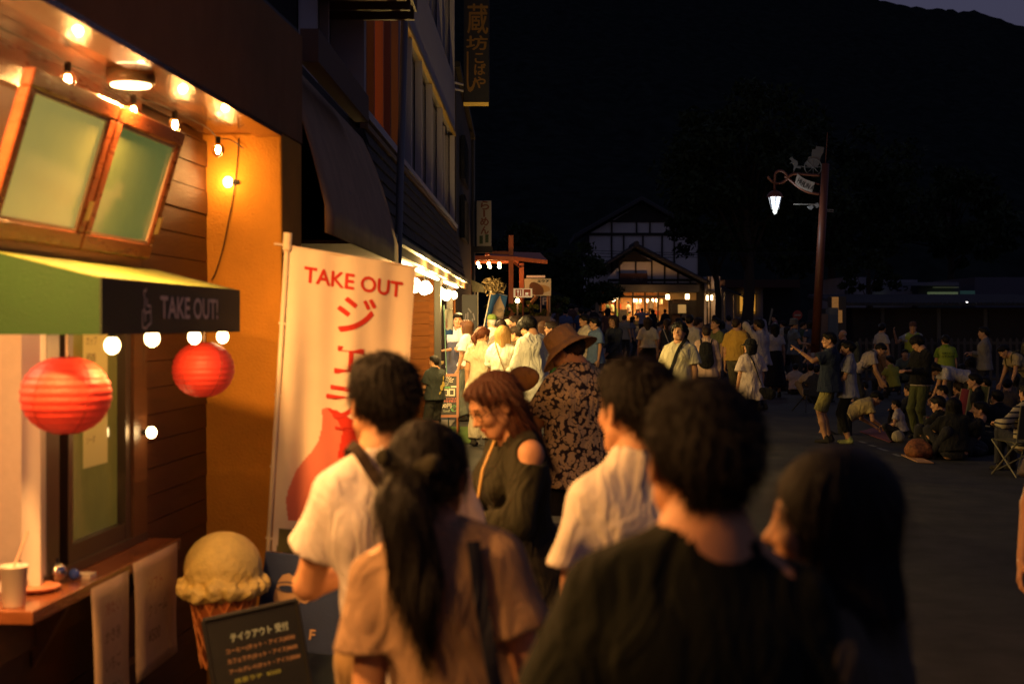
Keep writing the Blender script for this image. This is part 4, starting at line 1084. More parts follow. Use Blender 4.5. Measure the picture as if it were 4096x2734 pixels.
for k, (D, o_) in enumerate(((5.02, .035),)):
    c = WV(D, o_, zc); e = empty('bell_jar', c, 'shiny chrome call bell and glass balls on the counter behind the dish', 'bell')
    mb = MB(); mb.ball(c + Vector((0, 0, .038)), .034, 16, 10); mb.out('dome', mat('chrome', (.7, .65, .6), .08, metal=1), e, True)
    mb = MB(); mb.tube([c + Vector((0, 0, .07)), c + Vector((0, 0, .088))], .005, 8); mb.out('knob', mat('chrome'  , (.7, .65, .6), .08, metal=1), e)
    mb = MB(); mb.ball(c + Vector((.045, .05, .022)), .020, 14, 8); mb.out('ball', mat('blue_glass', (.05, .1, .5), .05, spec=.8), e, True)
b = MB(Wf); b.box(5.10, 5.16, .07, .125, zc, zc + .016); tag(mkobj('eraser', b.v, b.f, mat('white_card2', (.7, .62, .5), .7)), 'small pale wooden block near the counter edge', 'block')
b = MB(Wf); b.box(4.62, 5.05, -.10, -.02, zc, zc + .03); b.box(4.62, 5.05, -.13, -.10, zc, zc + .02); tag(mkobj('ticket_tray', b.v, b.f, mat('pale_tray', (.6, .5, .38), .5)), 'long pale ticket tray along the sliding window sill', 'tray')
# hanging menu papers on the counter front
paper = mat('laminated_paper', (.50, .36, .24), .35, var=.12, vscale=18)
def hang(D0, D1, zt, zb, label, lean_):
    V = []; Fc = []; n = 10; m_ = 4
    e = None
    for i in range(n + 1):
        for j in range(m_ + 1):
            t = i / n; u = j / m_
            V.append(Wf(D0 + (D1 - D0) * u + lean_ * t * t, .158 + .004 * math.sin(t * 5 + u) + .012 * t * (1 - u), zt + (zb - zt) * t))
    for i in range(n):
        for j in range(m_): a = i * (m_ + 1) + j; Fc.append((a, a + m_ + 1, a + m_ + 2, a + 1))
    o = mkobj('hanging_menu', V, Fc, paper, None, True); tag(o, label, 'menu', 'laminated menus hanging from the counter'); md = o.modifiers.new('s', 'SOLIDIFY'); md.thickness = .0015
    return o
o1 = hang(5.02, 5.40, .87, .32, 'left hanging menu sheet on the counter front, wider and longer', .05)
o2 = hang(5.46, 6.00, .885, .42, 'right hanging menu sheet on the counter front, with faint price', .02)
for o_, D_, L_ in ((o1, 5.07, ('冷たい', 'かき氷', 'いちご', 'メロン')), (o2, 5.54, ('ソフト', 'クリーム', '¥500'))):
    for i, s_ in enumerate(L_):
        text('lettering', s_, ink if i else ink2, Wf(D_, .19, .76 - i * .10), wr, wu, .05, o_, lift=.002)
# ---- ice cream display
def icecream():
    c = PT(893, 2450, 5.85); g = 0; e = empty('ice_cream_model', (c.x, c.y, 0.0), 'giant vanilla ice cream scoop model in a waffle cone', 'display model')
    q = SDF(); zc = PT(893, 2270, 5.85).z
    q.ell((0, 0, zc), (.158, .158, .150), .02)
    r = random.Random(4)
    for i in range(26):
        a = i * 2 * math.pi / 26 + r.uniform(-.1, .1); rr = .160 + r.uniform(-.006, .010)
        q.ell((rr * math.cos(a), rr * math.sin(a), zc - .075 + r.uniform(-.014, .014)), (.030, .030, .030 + r.uniform(-.006, .008)), .02)
    q.ell((0, 0, zc - .09), (.165, .165, .040), .02)
    ph = [r.uniform(0, 6) for _ in range(9)]
    def dd(x, y, z):
        lo_ = np.clip((zc + .04 - z) / .10, 0.12, 1)
        return lo_ * (.0045 * np.sin(x * 95 + ph[0] + 2 * np.sin(z * 40)) * np.sin(y * 88 + ph[1]) + .004 * np.sin(z * 120 + 3 * np.sin(x * 30 + ph[2])) * np.sin(x * 60 + y * 70) + .0022 * np.sin(x * 230) * np.sin(y * 210) * np.sin(z * 240))
    q.disp(dd)
    v, f = q.mesh(.0045)
    sc = npobj('scoop', v, f, mat('vanilla_scoop', (.88, .70, .24), .45, var=.12, vscale=30, bump=.6, bscale=110), e)
    # cone: waffle grid proud of a tapered shell
    z1 = zc - .10; z0 = z1 - .30
    mb = MB(); mb.lathe(Vector((c.x, c.y, 0)), [(.085, z0), (.132, z1 - .02), (.136, z1)], 32); mb.out('cone_shell', mat('waffle_dark', (.42, .13, .04), .6, var=.15), e, True)
    wf = mat('waffle', (.68, .25, .07), .55, var=.15, vscale=20, bump=.3)
    for k in range(14):
        for sg in (1, -1):
            a0 = k * 2 * math.pi / 14; P_ = []
            for i in range(9):
                t = i / 8; z = z0 + (z1 - z0) * t; rr = .085 + .049 * t + .003; a = a0 + sg * t * 1.15; P_.append((c.x + rr * math.cos(a), c.y + rr * math.sin(a), z))
            mb = MB(); mb.tube(P_, .0052, 5); mb.out('waffle_rib', wf, e)
    mb = MB(); mb.lathe(Vector((c.x, c.y, 0)), [(.14, 0), (.14, .05), (.05, .06), (.05, z0 - .002), (.08, z0)], 24); mb.out('stand', woodd, e, True)
icecream()
# ---- black menu board leaning by the cone
wht = mat('chalk_white', (.34, .42, .38), .9); org = mat('chalk_orange', (.28, .17, .10), .9); pnk = mat('chalk_pink', (.62, .18, .14), .9)
chk = mat('chalkboard', (.006, .007, .007), .55, var=.2, vscale=8)
def plane_board(name, TL, TR, BL, D, tilt, th, m, label, cat):
    pass
bd = empty('menu_board', PT(1000, 2734, 5.0), 'black chalk menu board listing take-out drinks in front of the ice cream', 'menu board')
o0 = PT(812, 2480, 4.95); r_ = (PT(1185, 2398, 5.12) - o0); rw = r_.length; R_ = r_.normalized(); U_ = Vector((0, .22, 1)); U_ = (U_ - R_ * U_.dot(R_)).normalized(); Nn = R_.cross(U_)
mb = MB(); h_ = .62
mb.slab([o0, o0 + R_ * rw, o0 + R_ * rw - U_ * h_, o0 - U_ * h_], Nn, -.015); mb.out('board', chk, bd)
fr = MB(); t_ = .012
for a, b in ((o0, o0 + R_ * rw), (o0 + R_ * rw, o0 + R_ * rw - U_ * h_), (o0 - U_ * h_, o0)): fr.tube([a, b], .009, 6)
fr.out('frame', mat('black_frame', (.01, .01, .01), .5), bd)
for s_, x_, y_, hh, w_, m_ in (('テイクアウト 受付', .085, -.095, .030, .215, wht), ('コーヒー(ホット・アイス)¥500', .062, -.135, .020, .255, org), ('カフェラテ(ホット・アイス)¥600', .062, -.170, .020, .258, org), ('アールグレイ(ホット・アイス)¥500', .062, -.205, .020, .262, org), ('抹茶ラテ  ¥300', .075, -.238, .018, .17, mat('chalk_green', (.22, .24, .06), .9)), ('ジェラート', .065, -.300, .026, .11, pnk), ('シングル ¥500', .13, -.335, .018, .11, org)):
    text('lettering', s_, m_, o0 + R_ * x_ + U_ * y_, R_, U_, hh, bd, width=w_, lift=.001, bold=.0005)
for sg in (0.03, rw - .03):
    mb = MB(); mb.tube([o0 + R_ * sg - U_ * h_ - Vector((0, 0, .0)), o0 + R_ * sg + Vector((0, .25, -(o0.z)))], .01, 6); mb.out('leg', woodd, bd)
# ---- navy board with the cup
nb_ = mat('navy_cloth', (.020, .036, .11), .8, var=.15, vscale=10, bump=.3, bscale=150); beige = mat('beige_print', (.50, .32, .17), .8)
e = empty('cafe_board', PT(1180, 2580, 5.9), 'navy cloth board printed with a beige coffee cup behind the queue', 'sign board')
o0 = PT(1062, 2205, 5.95); R_ = (PT(1420, 2250, 5.95) - o0).normalized(); R_ = (R_ + Vector((0, .1, 0))).normalized(); U_ = Vector((0, 0, 1)); U_ = (U_ - R_ * U_.dot(R_)).normalized()
mb = MB(); Nn = R_.cross(U_); mb.slab([o0, o0 + R_ * .45, o0 + R_ * .45 - U_ * .40, o0 - U_ * .40], Nn, -.02); mb.out('cloth_panel', nb_, e)
mb = MB(); 
for a in (.02, .43): mb.tube([o0 + R_ * a - U_ * .40, o0 + R_ * a - U_ * (o0.z)], .012, 8)
mb.out('stand', mat('black_steel', (.01, .01, .01), .5), e)
sc_ = 5.95 / F
def pp(px, py): return ((px - 1062) * sc_, -(py - 2205) * sc_)
cupb = [pp(1118, 2360), pp(1125, 2320), pp(1140, 2290), pp(1165, 2280), pp(1195, 2295), pp(1212, 2330), pp(1222, 2370), pp(1222, 2395), pp(1210, 2420), pp(1180, 2432), pp(1145, 2430), pp(1124, 2410), pp(1116, 2385)]
shape('printed_cup', [cupb] + ring2d(*pp(1240, 2365), .026, .030, .009, 20), beige, o0, R_, U_, e, lift=.002)
shape('printed_coffee', ring2d(*pp(1165, 2335), .052, .023, .005, 24) + [ellp(*pp(1165, 2340), .036, .012, 18)], nb_, o0, R_, U_, e, lift=.004)
text('lettering', '& F', beige, o0 + R_ * pp(1222, 2535)[0] + U_ * pp(1222, 2535)[1], R_, U_, .042, e, lift=.002, bold=.001)
# ================================================================== tall banner beside the queue
def inpoly(x, y, P_):
    c = np.zeros(x.shape, bool); j = len(P_) - 1
    for i in range(len(P_)):
        xi, yi = P_[i]; xj, yj = P_[j]
        k = ((yi > y) != (yj > y)) & (x < (xj - xi) * (y - yi) / ((yj - yi) or 1e-9) + xi); c ^= k; j = i
    return c
def cloth_banner(label, TL, TR, BL, BR, DL, DR, prints, waves, base, nx=70, ny=170, pole=True, group=None, mats=None, poler=.012, mpole=None, texts=(), cat='banner', ext=.09):
    tl = PT(*TL, DL); tr = PT(*TR, DR); bl_ = PT(*BL, DL); br = PT(*BR, DR)
    e = empty('banner', (bl_.x, bl_.y, G(bl_.x, bl_.y)), label, cat, group)
    N_ = ((tr - tl).cross(bl_ - tl)).normalized(); N_ = -N_ if N_.y > 0 else N_
    def mp(u, w, lift=0.0):       # u 0..1 across, w 0..1 down
        p = tl * (1 - u) * (1 - w) + tr * u * (1 - w) + bl_ * (1 - u) * w + br * u * w
        d = waves(u, w); return p + N_ * (d + lift)
    U = np.linspace(0, 1, nx + 1); Wv = np.linspace(0, 1, ny + 1)
    V = [mp(u, w) for w in Wv for u in U]
    Fc = [(j * (nx + 1) + i, (j + 1) * (nx + 1) + i, (j + 1) * (nx + 1) + i + 1, j * (nx + 1) + i + 1) for j in range(ny) for i in range(nx)]
    uu, ww = np.meshgrid(U, Wv); col = np.ones((len(V), 3)) * np.array(base)
    for c, P_ in prints:
        k = inpoly(uu.ravel(), ww.ravel(), P_); col[k] = c
    o = mkobj('cloth', V, Fc, mat('banner_cloth', (1, 1, 1), .85, attr=True, var=.04, vscale=8, bump=.2, bscale=200, spec=.15), e, True)
    a = o.data.color_attributes.new('Col', 'FLOAT_COLOR', 'POINT'); c4 = np.ones((len(V), 4), np.float32); c4[:, :3] = col; a.data.foreach_set('color', c4.ravel())
    W_ = (tr - tl).length; H_ = (bl_ - tl).length
    for s_, x_, y_, h_, w_, m_, bold in texts:    # x_,y_ = left / baseline in 0..1, h in metres
        def f(a_, b_, lf, x_=x_, y_=y_): return mp(x_ + a_ / W_, y_ - b_ / H_, .0022 + lf)
        text('lettering', s_, m_, (0, 0, 0), (1, 0, 0), (0, 0, 1), h_, e, width=w_, bold=bold, mapf=f, lift=0)
    pm = mpole or mat('white_pole', (.62, .58, .5), .35)
    mb = MB(); top_ = tl + (tl - bl_).normalized() * ext * .35; q0 = mp(0, 0) + (tl - tr).normalized() * .014
    dn = (tl - bl_).normalized()
    base_ = q0 - dn * ((q0.z - G(q0.x, q0.y)) / max(.2, dn.z)); mb.tube([base_, q0 + dn * .04], poler, 10)
    mb.out('pole', pm, e, True)
    mb = MB(); mb.tube([q0 - (tr - tl).normalized() * .06, q0, tr + (tr - tl).normalized() * .01], poler * .45, 8); mb.out('arm', pm, e)
    mb = MB(); mb.tube([q0 - dn * .02, q0 + dn * .06], poler * 1.7, 10); mb.out('cap', pm, e)
    for k in range(5):
        w = .02 + k * .235; c = mp(0, w); d = tl + (bl_ - tl) * w + (tl - tr).normalized() * .03
        mb = MB(); mb.tube([c, d], .006, 5); mb.out('loop', pm, e)
    return e
wv = lambda u, w: .016 * math.sin(u * 13 + 2.2 * w) * (.35 + w) + .010 * math.sin(u * 27 - 3 * w + 1) * (.3 + .5 * w) + .008 * math.sin(w * 7 + u * 3)
pinkc = (.66, .20, .13); redc = (.62, .045, .025); olive = (.16, .15, .06)
BX = lambda px, py: ((px - 1140 + (py - 980) * .045) / 520, (py - 975 - (px - 1140) * .165) / 1228)
gel = [BX(*p) for p in [(1282, 1632), (1300, 1625), (1335, 1650), (1370, 1700), (1400, 1760), (1450, 1850), (1560, 1900), (1560, 2150), (1150, 2075), (1140, 2000), (1145, 1960), (1180, 1880), (1240, 1810), (1270, 1760), (1285, 1700)]]
gel2 = [BX(*p) for p in [(1300, 1625), (1345, 1640), (1400, 1675), (1450, 1690), (1450, 1850), (1430, 1820), (1385, 1830), (1345, 1830), (1365, 1720), (1340, 1670)]]
grn_ = [BX(*p) for p in [(1115, 2105), (1600, 2190), (1600, 2300), (1100, 2250)]]
redprint = mat('red_print', (.55, .03, .015), .8)
cloth_banner('tall cream TAKE OUT banner with red katakana and pink swirl beside the queue', (1160, 985), (1662, 1068), (1085, 2200), (1585, 2260), 6.55, 6.75,
             [(pinkc, gel), (redc, gel2), (olive, grn_)], wv, (.80, .68, .52), texts=[
                 ('TAKE OUT', .12, .108, .070, .475, redprint, .0026), ('ジ', .40, .250, .165, .18, redprint, .004), ('ェ', .41, .390, .125, .14, redprint, .003), ('ラ', .36, .540, .15, .15, redprint, .003), ('ー', .44, .575, .012, .10, redprint, .002)], mpole=mat('cream_pole', (.75, .62, .45), .35), poler=.012, nx=120, ny=280)

# ================================================================== second building (two dark storeys, shop under the eave)
slate = mat('dark_shingle', (.035, .032, .036), .8, var=.35, vscale=4, bump=.4, bscale=60)
bwall = mat('pale_siding', (.42, .38, .40), .85, var=.08, vscale=2)
bdark = mat('dark_facade', (.035, .03, .03), .85, var=.2, vscale=3)
b2 = empty('inn_building', Bx(16, -1, .1), 'dark two-storey inn with rows of windows, pale siding band and shingled skirt roof', 'building')
def bb2(name, D0, D1, o0, o1, z0, z1, m, parent=None, smooth=False):
    mb = MB(Bx); mb.box(D0, D1, o0, o1, z0, z1); return mkobj(name, mb.v, mb.f, m, parent or b2)
BE = 24.75
bb2('wall', 7.7, BE, -6, -.12, 3.40, 3.52, bdark)                      # floor band
bb2('wall', 10.6, BE, -6, -.35, 3.52, 9.5, bdark)
bb2('siding', 14.9, BE, -.34, 0.0, 5.13, 6.02, bwall)
for k in range(25): bb2('board', 14.9 + k * .394, 14.9 + k * .394 + .385, 0.001, .012, 5.14, 6.01, bwall)
bb2('siding', 14.9, BE, -.34, 0.0, 7.6, 9.4, bwall)
bb2('trim', 14.9, BE, -.02, .03, 5.07, 5.128, mat('ochre_trim', (.45, .28, .06), .6))
wpost = mat('pale_post', (.55, .50, .52), .7)
winm = mat('night_glass', (.008, .009, .010), .12, spec=.35)
def winrow(z0, z1, Ds, w=.08, parent=b2):
    for a, b in zip(Ds[:-1], Ds[1:]):
        bb2('post', a, a + w, -.07, .012, z0, z1, wpost)
        f = bb2('window', a + w, b, -.12, -.09, z0, z1, darkf2)
        mb = MB(Bx); mb.box(a + w + .06, b - .06, -.088, -.080, z0 + .06, z1 - .06); mkobj('pane', mb.v, mb.f, winm, f)
        mb = MB(Bx); mid = (a + w + b) / 2; mb.box(mid - .02, mid + .02, -.079, -.05, z0 + .06, z1 - .06); mkobj('frame', mb.v, mb.f, wpost, f)
    bb2('post', Ds[-1], Ds[-1] + w, -.07, .012, z0, z1, wpost)
darkf2 = mat('dark_window_frame', (.04, .04, .045), .5)
winrow(3.53, 5.06, [14.85, 16.2, 17.6, 19.3, 21.4, 24.55])
winrow(6.03, 7.6, [14.85, 16.8, 18.7, 21.4, 24.55])
bb2('sill', 14.8, BE + .05, -.05, .06, 3.47, 3.528, wpost)
# left part: recessed dark windows, rail, slab
winrow2 = [10.62, 11.2, 11.8]
for a, b in zip(winrow2[:-1], winrow2[1:]):
    f = bb2('window', a + .06, b, -.30, -.27, 3.6, 5.6, darkf2); mb = MB(Bx); mb.box(a + .12, b - .06, -.268, -.262, 3.66, 5.54); mkobj('pane', mb.v, mb.f, winm, f)
    bb2('post', a, a + .055, -.34, -.2, 3.53, 5.65, wpost)
bb2('rail', 7.7, 10.0, .16, .26, 3.22, 3.40, mat('brown_beam', (.12, .06, .035), .7)); bb2('canopy_slab', 9.9, 11.9, -.3, .44, 4.41, 4.55, mat('brown_beam', (.12, .06, .035), .7))
for k in range(6): bb2('joist', 10.0 + k * .36, 10.06 + k * .36, -.28, .42, 4.33, 4.409, mat('brown_beam', (.12, .06, .035), .7))
bb2('wall', 11.82, 11.95, -.34, .005, 3.53, 5.1, wpost)
# lit window with curtains
f = bb2('window', 11.96, 14.84, -.14, -.11, 3.55, 5.06, darkf2)
cur = mat('lit_curtain', (.5, .16, .05), .9, var=.2, vscale=6, emit=(1, .22, .03), estr=.42)
cur2 = mat('lit_curtain_gold', (.5, .30, .08), .9, emit=(1, .40, .05), estr=.45)
for a, b, mm, o_ in ((11.98, 12.2, cur2, -.10), (12.62, 12.95, cur2, -.105), (13.05, 13.5, cur, -.10), (14.2, 14.6, cur2, -.10)):
    V = []; Fc = []; n = 24
    for i in range(n + 1):
        D = a + (b - a) * i / n; oo = o_ + .018 * math.sin(i * 1.7)
        V += [Bx(D, oo, 3.60), Bx(D + .04 * math.sin(i), oo, 5.02)]
    for i in range(n): Fc.append((2 * i, 2 * i + 2, 2 * i + 3, 2 * i + 1))
    mkobj('curtain', V, Fc, mm, f, True)
for D in (12.0, 12.62, 13.38, 14.02, 14.80):
    mb = MB(Bx); mb.box(D - .025, D + .025, -.09, .0, 3.56, 5.05); mkobj('frame', mb.v, mb.f, mat('copper_frame', (.30, .14, .08), .3, metal=.3), f)
mb = MB(Bx); mb.box(11.96, 14.84, -.09, .03, 3.53, 3.60); mkobj('sill', mb.v, mb.f, wpost, f)
mb = MB(Bx); mb.box(12.7, 13.6, -.138, -.13, 3.6, 5.0); mkobj('lit_room', mb.v, mb.f, glow('room_glow', (1, .32, .05), .30, False), f)
# cloth canopy over the first shopfront
can = mat('canopy_cloth', (.44, .28, .17), .9, var=.2, vscale=4, bump=.2, bscale=100)
V = []; Fc = []
for i in range(13):
    D = 7.72 + (11.7 - 7.72) * i / 12
    for j in range(7):
        t = j / 6; V.append(Bx(D, .0 + .29 * t + .02 * math.sin(math.pi * t), 3.32 - .87 * t ** 1.1 - .012 * math.sin(i * 2.1) * t))
    V.append(Bx(D, .292, 2.30))
for i in range(12):
    for j in range(7): a = i * 8 + j; Fc.append((a, a + 8, a + 9, a + 1))
o = mkobj('canopy', V, Fc, can, b2, True); md = o.modifiers.new('s', 'SOLIDIFY'); md.thickness = .01
mb = MB(Bx); mb.add([(11.7, 0, 3.32), (11.7, .29, 2.45), (11.7, .29, 2.30), (11.7, 0, 2.5), (11.72, 0, 3.32), (11.72, .29, 2.45), (11.72, .29, 2.30), (11.72, 0, 2.5)], [(0, 1, 2, 3), (7, 6, 5, 4), (0, 4, 5, 1), (1, 5, 6, 2), (2, 6, 7, 3), (3, 7, 4, 0)]); mkobj('canopy_side', mb.v, mb.f, bdark, b2)
cb = mat('faded_blue_print', (.06, .09, .17), .9)
for s_, D in (('い', 10.75), ('ら', 10.15), ('っ', 9.55), ('し', 9.0)):
    R0 = Vector(Bx(D + .4, .3 * .55, 2.8)) - Vector(Bx(D, .3 * .55, 2.8)); U0 = Vector((-.27, 0, .87))
    text('lettering', s_, cb, Bx(D, .235, 2.62), R0, U0, .34, b2, lift=.022)
# skirt roof of individual shingles
sh_me = None
def shingle_roof():
    global sh_me
    D0, D1 = 11.75, BE; z1, z0 = 3.42, 2.52; o1 = .19
    mb = MB(Bx); mb.add([(D0, .0, z1), (D1, .0, z1), (D1, o1, z0), (D0, o1, z0), (D0, -.12, z1), (D1, -.12, z1), (D1, o1 - .1, z0 - .03), (D0, o1 - .1, z0 - .03)], [(3, 2, 1, 0), (4, 5, 6, 7), (0, 4, 7, 3), (1, 2, 6, 5), (3, 7, 6, 2), (0, 1, 5, 4)])
    mkobj('roof', mb.v, mb.f, slate, b2)
    rows, cols = 7, 42
    sl = Vector((o1, 0, z0 - z1)); ln = sl.length; ang = math.atan2(o1, z1 - z0)
    for r in range(rows):
        for c in range(cols):
            t = (r + .5) / rows; w = (D1 - D0) / cols; D = D0 + (c + (.25 if r % 2 else .5)) * w
            if sh_me is None:
                hw, hl = w * .485, ln / rows * .56
                V = [(0, -hw, hl), (0, hw, hl), (.0, hw, -hl), (0, -hw, -hl), (.004, -hw, hl), (.004, hw, hl), (.022, hw, -hl), (.022, -hw, -hl)]
                me = bpy.data.meshes.new('shingle'); me.from_pydata(V, [], [(0, 1, 2, 3), (7, 6, 5, 4), (0, 4, 5, 1), (1, 5, 6, 2), (2, 6, 7, 3), (3, 7, 4, 0)]); me.materials.append(slate); sh_me = me
            o = bpy.data.objects.new('shingle', sh_me)
            p = Vector(Bx(D, o1 * t + .008, z1 + (z0 - z1) * t)) - mw(b2).translation
            o.location = p; o.rotation_euler = (0, -ang + random.uniform(-.02, .02), -.0179 + random.uniform(-.01, .01)); S.collection.objects.link(o); o.parent = b2
shingle_roof()
bb2('eave_board', 11.75, BE, o_ if False else .17, .215, 2.42, 2.53, mat('brown_eave', (.22, .11, .05), .6, var=.2)); bb2('gutter', 11.75, BE, .216, .27, 2.50, 2.555, mat('dark_roof_metal', (.03, .03, .035), .5))
bb2('roof_edge', 11.75, BE, -.02, .045, 3.42, 3.465, mat('brown_eave', (.22, .11, .05), .6))
# ground floor: set-back wall, then the shop box
bb2('wall', 7.7, 20.9, -1.6, -.75, 0, 3.39, bdark); bb2('ceiling', 11.8, BE, -.75, .165, 2.47, 2.50, mat('brown_eave', (.22, .11, .05), .6))
mb = MB(Bx); mb.box(11.8, 20.95, -.749, .17, 2.60, 2.66); 
pine = mat('varnished_pine', (.15, .048, .009), .7, var=.4, vscale=4, stretch=(.4, 1, 5), bump=.3, bscale=50, spec=.15)
# plank panel facing the street end-on (faces the camera)
SG = .26   # floor of the shop
z = SG; 
while z < 2.46:
    zt = min(z + .172, 2.465); mb = MB(); a = Bx(21, -.745, 0)[0]; b = Bx(21, -.075, 0)[0]; jy = random.uniform(-.004, .004)
    mb.box(a, b, 20.96 + jy, 21.02, z, zt - .006); mkobj('plank', mb.v, mb.f, pine, b2); z += .172
bb2('corner_post', 20.93, 21.10, -.072, .02, .1, 2.468, mat('black_post', (.02, .015, .012), .5)); bb2('corner_post', 20.94, 21.06, -.15, -.078, .1, 2.467, pine)
bb2('wall', 21.1, 21.16, -3, -.08, .1, 2.46, cream)
bb2('back_wall', 21.1, BE, -2.4, -2.3, .1, 2.46, cream)
bb2('floor', 20.9, BE + .05, -3, .12, .05, SG, mat('stone_step', (.25, .22, .18), .85, var=.2, vscale=6))
# far jamb in pine
z = SG
while z < 2.46:
    zt = min(z + .172, 2.465); mb = MB(Bx); mb.box(24.0, 24.7, -.06 + random.uniform(-.003, .003), .0, z, zt - .006); mkobj('plank', mb.v, mb.f, pine, b2); z += .172
bb2('corner_post', 24.7, 24.78, -.08, .02, .1, 2.468, pine); bb2('corner_post', 23.9, 23.98, -.08, .02, .1, 2.468, mat('black_post', (.02, .015, .012), .5))
# counters and baskets just inside the opening
for D, zz, mm in ((21.9, .95, 'yellow_box'), (21.9, .62, 'tan_shelf')):
    bb2('shelf', 21.5, 22.9, -.6, -.06, SG + zz - .04, SG + zz, mat(mm, (.5, .33, .08), .6))
# ---- lights under the eave
def eave_lights(D0, D1, n, off, label, pw, off2=None):
    e = empty('eave_lights', Bx((D0 + D1) / 2, off, 2.3), label, 'eave lights')
    mb = MB(Bx); mb.box(D0, D1, off - .02, off + .02, 2.425, 2.455); mkobj('tube', mb.v, mb.f, glow('eave_tube', (1, .80, .45), 9), e)
    for i in range(n):
        D = D0 + (D1 - D0) * (i + .5) / n; r_ = .075 if D > 16 else .06
        p = Vector(Bx(D, off - .10 + .05 * math.sin(i * 2.3), 2.30 - .03 * (i % 2))); mb = MB(); mb.ball(p, r_, 14, 9); mb.out('globe', glow('eave_globe', (1, .76, .42), 9), e, True)
        mb = MB(); mb.tube([p + Vector((0, 0, r_)), p + Vector((0, 0, 2.46 - p.z))], .008, 6); mb.out('stem', cord, e)
    for k in range(max(1, n // 3)):
        D = D0 + (D1 - D0) * (k + .5) / max(1, n // 3)
        light('eave_light', 'POINT', Bx(D, off + .22, 2.24), pw, WARM2, .09, e)
eave_lights(14.6, 20.2, 9, .03, 'bright tube and globe lights under the eave before the plank panel', 230)
eave_lights(21.3, 24.5, 7, .06, 'bright tube and globe lights over the ice cream shop counter', 110)
light('shop_room_light', 'AREA', Bx(22.8, -1.2, 2.40), 60, (1, .72, .42), .8)
x_, y_, z_ = Bx(22.8, -1.2, 2.42); mb = MB(); mb.box(x_ - .4, x_ + .4, y_ - .4, y_ + .4, z_, z_ + .04); tag(mb.out('ceiling_panel', glow('shop_panel', (1, .85, .6), 3)), 'flat lit ceiling panel inside the ice cream shop', 'ceiling lamp')
# drainpipe in front of the inn
p0 = PT(1593, 1010, 12.1); p1 = PT(1621, -40, 12.1)
mb = MB(); mb.tube([(p0.x - .008, 12.1, G(p0.x, 12.1)), p0, p1], .031, 12); tag(mb.out('utility_pipe', mat('grey_pipe', (.17, .17, .19), .5), None, True), 'tall grey vertical pipe in front of the inn facade', 'pipe')
# ---- hanging signs
def vsign(label, px0, px1, py0, py1, D, face, mface, chars, cm, parentD=None, th=.12, cw=None, x_off=0, extra=None):
    a = PT(px0, py1, D); b = PT(px1, py0, D); e = empty('hanging_sign', (a.x, D, a.z), label, 'sign')
    mb = MB(); mb.box(a.x, b.x, D, D + th, a.z, b.z); o = mb.out('panel', mface, e); md = o.modifiers.new('b', 'BEVEL'); md.width = .01
    for s_, x, y, h, w in chars:
        q_ = PT(x, y, D); text('lettering', s_, cm, (q_.x, D - .002, q_.z), (1, 0, 0), (0, 0, 1), h / F * D, e, width=w / F * D, lift=.004, bold=.006 * D / 25)
    return e
gold = mat('gold_print', (.20, .10, .015), .6)
e = vsign('tall dark hanging sign with gold characters high on the inn corner', 1854, 1958, -260, 408, 24.9, None, mat('black_sign', (.012, .010, .010), .5), [('蔵', 1870, 135, 118, 82), ('坊', 1866, 200, 56, 84), ('こ', 1900, 252, 38, 34), ('ば', 1898, 300, 44, 44), ('や', 1892, 352, 44, 50), ('し', 1868, 368, 160, 34), ('武', 1872, -6, 110, 80)], gold)
a = PT(1854, 420, 24.9); b = PT(1954, 410, 24.9); mb = MB(); mb.box(a.x, b.x, 24.88, 25.04, a.z, b.z); mb.out('light_strip', mat('gold_edge', (.6, .38, .08), .5, emit=(1, .5, .05), estr=.10), e)
for py in (330, 355):
    p = PT(1816, py, 24.7); q_ = PT(1854, py, 24.95); mb = MB(); mb.tube([p, (q_.x, 24.95, p.z)], .02, 6); mb.out('bracket', wpost, e)
e = vsign('narrow white vertical sign with dark red hiragana on the house beyond the inn', 1906, 1966, 802, 985, 30, None, mat('grey_white_sign', (.24, .21, .21), .6), [('ら', 1924, 838, 34, 32), ('ー', 1934, 868, 28, 5), ('め', 1922, 902, 32, 32), ('ん', 1924, 935, 30, 30)], mat('dull_red', (.13, .03, .02), .7))
for a_, b_ in ((1918, 975), (1941, 970)):
    p = PT(a_, b_, 30); mb = MB(); mb.box(p.x, p.x + .07, 29.98, 29.994, p.z, p.z + .17); mb.out('green_mark', mat('dark_green', (.02, .04, .02), .7), e)
mb = MB(); p = PT(1890, 995, 30); q_ = PT(1970, 985, 30); mb.box(p.x, q_.x, 29.99, 30.12, p.z - .08, q_.z); mb.out('bracket', bdark, e)
# house beyond the inn
h3 = empty('dark_house', (-2.6, 28, .36), 'narrow dark house with a sloping verge just beyond the inn', 'building')
mb = MB(); mb.slab([(-1.0, 25.3, .3), (-.86, 30, .3), (-.86, 30, 5.7), (-1.0, 25.3, 6.3)], (-1, 0, 0), 4); mb.out('wall', mat('dark_house_wall', (.05, .035, .028), .8, var=.2), h3)
mb = MB(); mb.slab([(-.92, 25.2, 6.36), (-.78, 30.2, 5.72), (-.78, 30.2, 5.82), (-.92, 25.2, 6.46)], (-1, 0, 0), 4.3); mb.out('roof', slate, h3)
mb = MB(); mb.tube([(-.82, 30.05, 5.7), (-.82, 30.05, .4)], .04, 8); mb.out('downpipe', mat('dark_pipe', (.05, .045, .05), .5), h3)
for z_ in (3.4, 4.5): 
    mb = MB(); mb.box(-.95, -.87, 26.3, 28.6, z_, z_ + .8); mb.out('window', winm, h3)
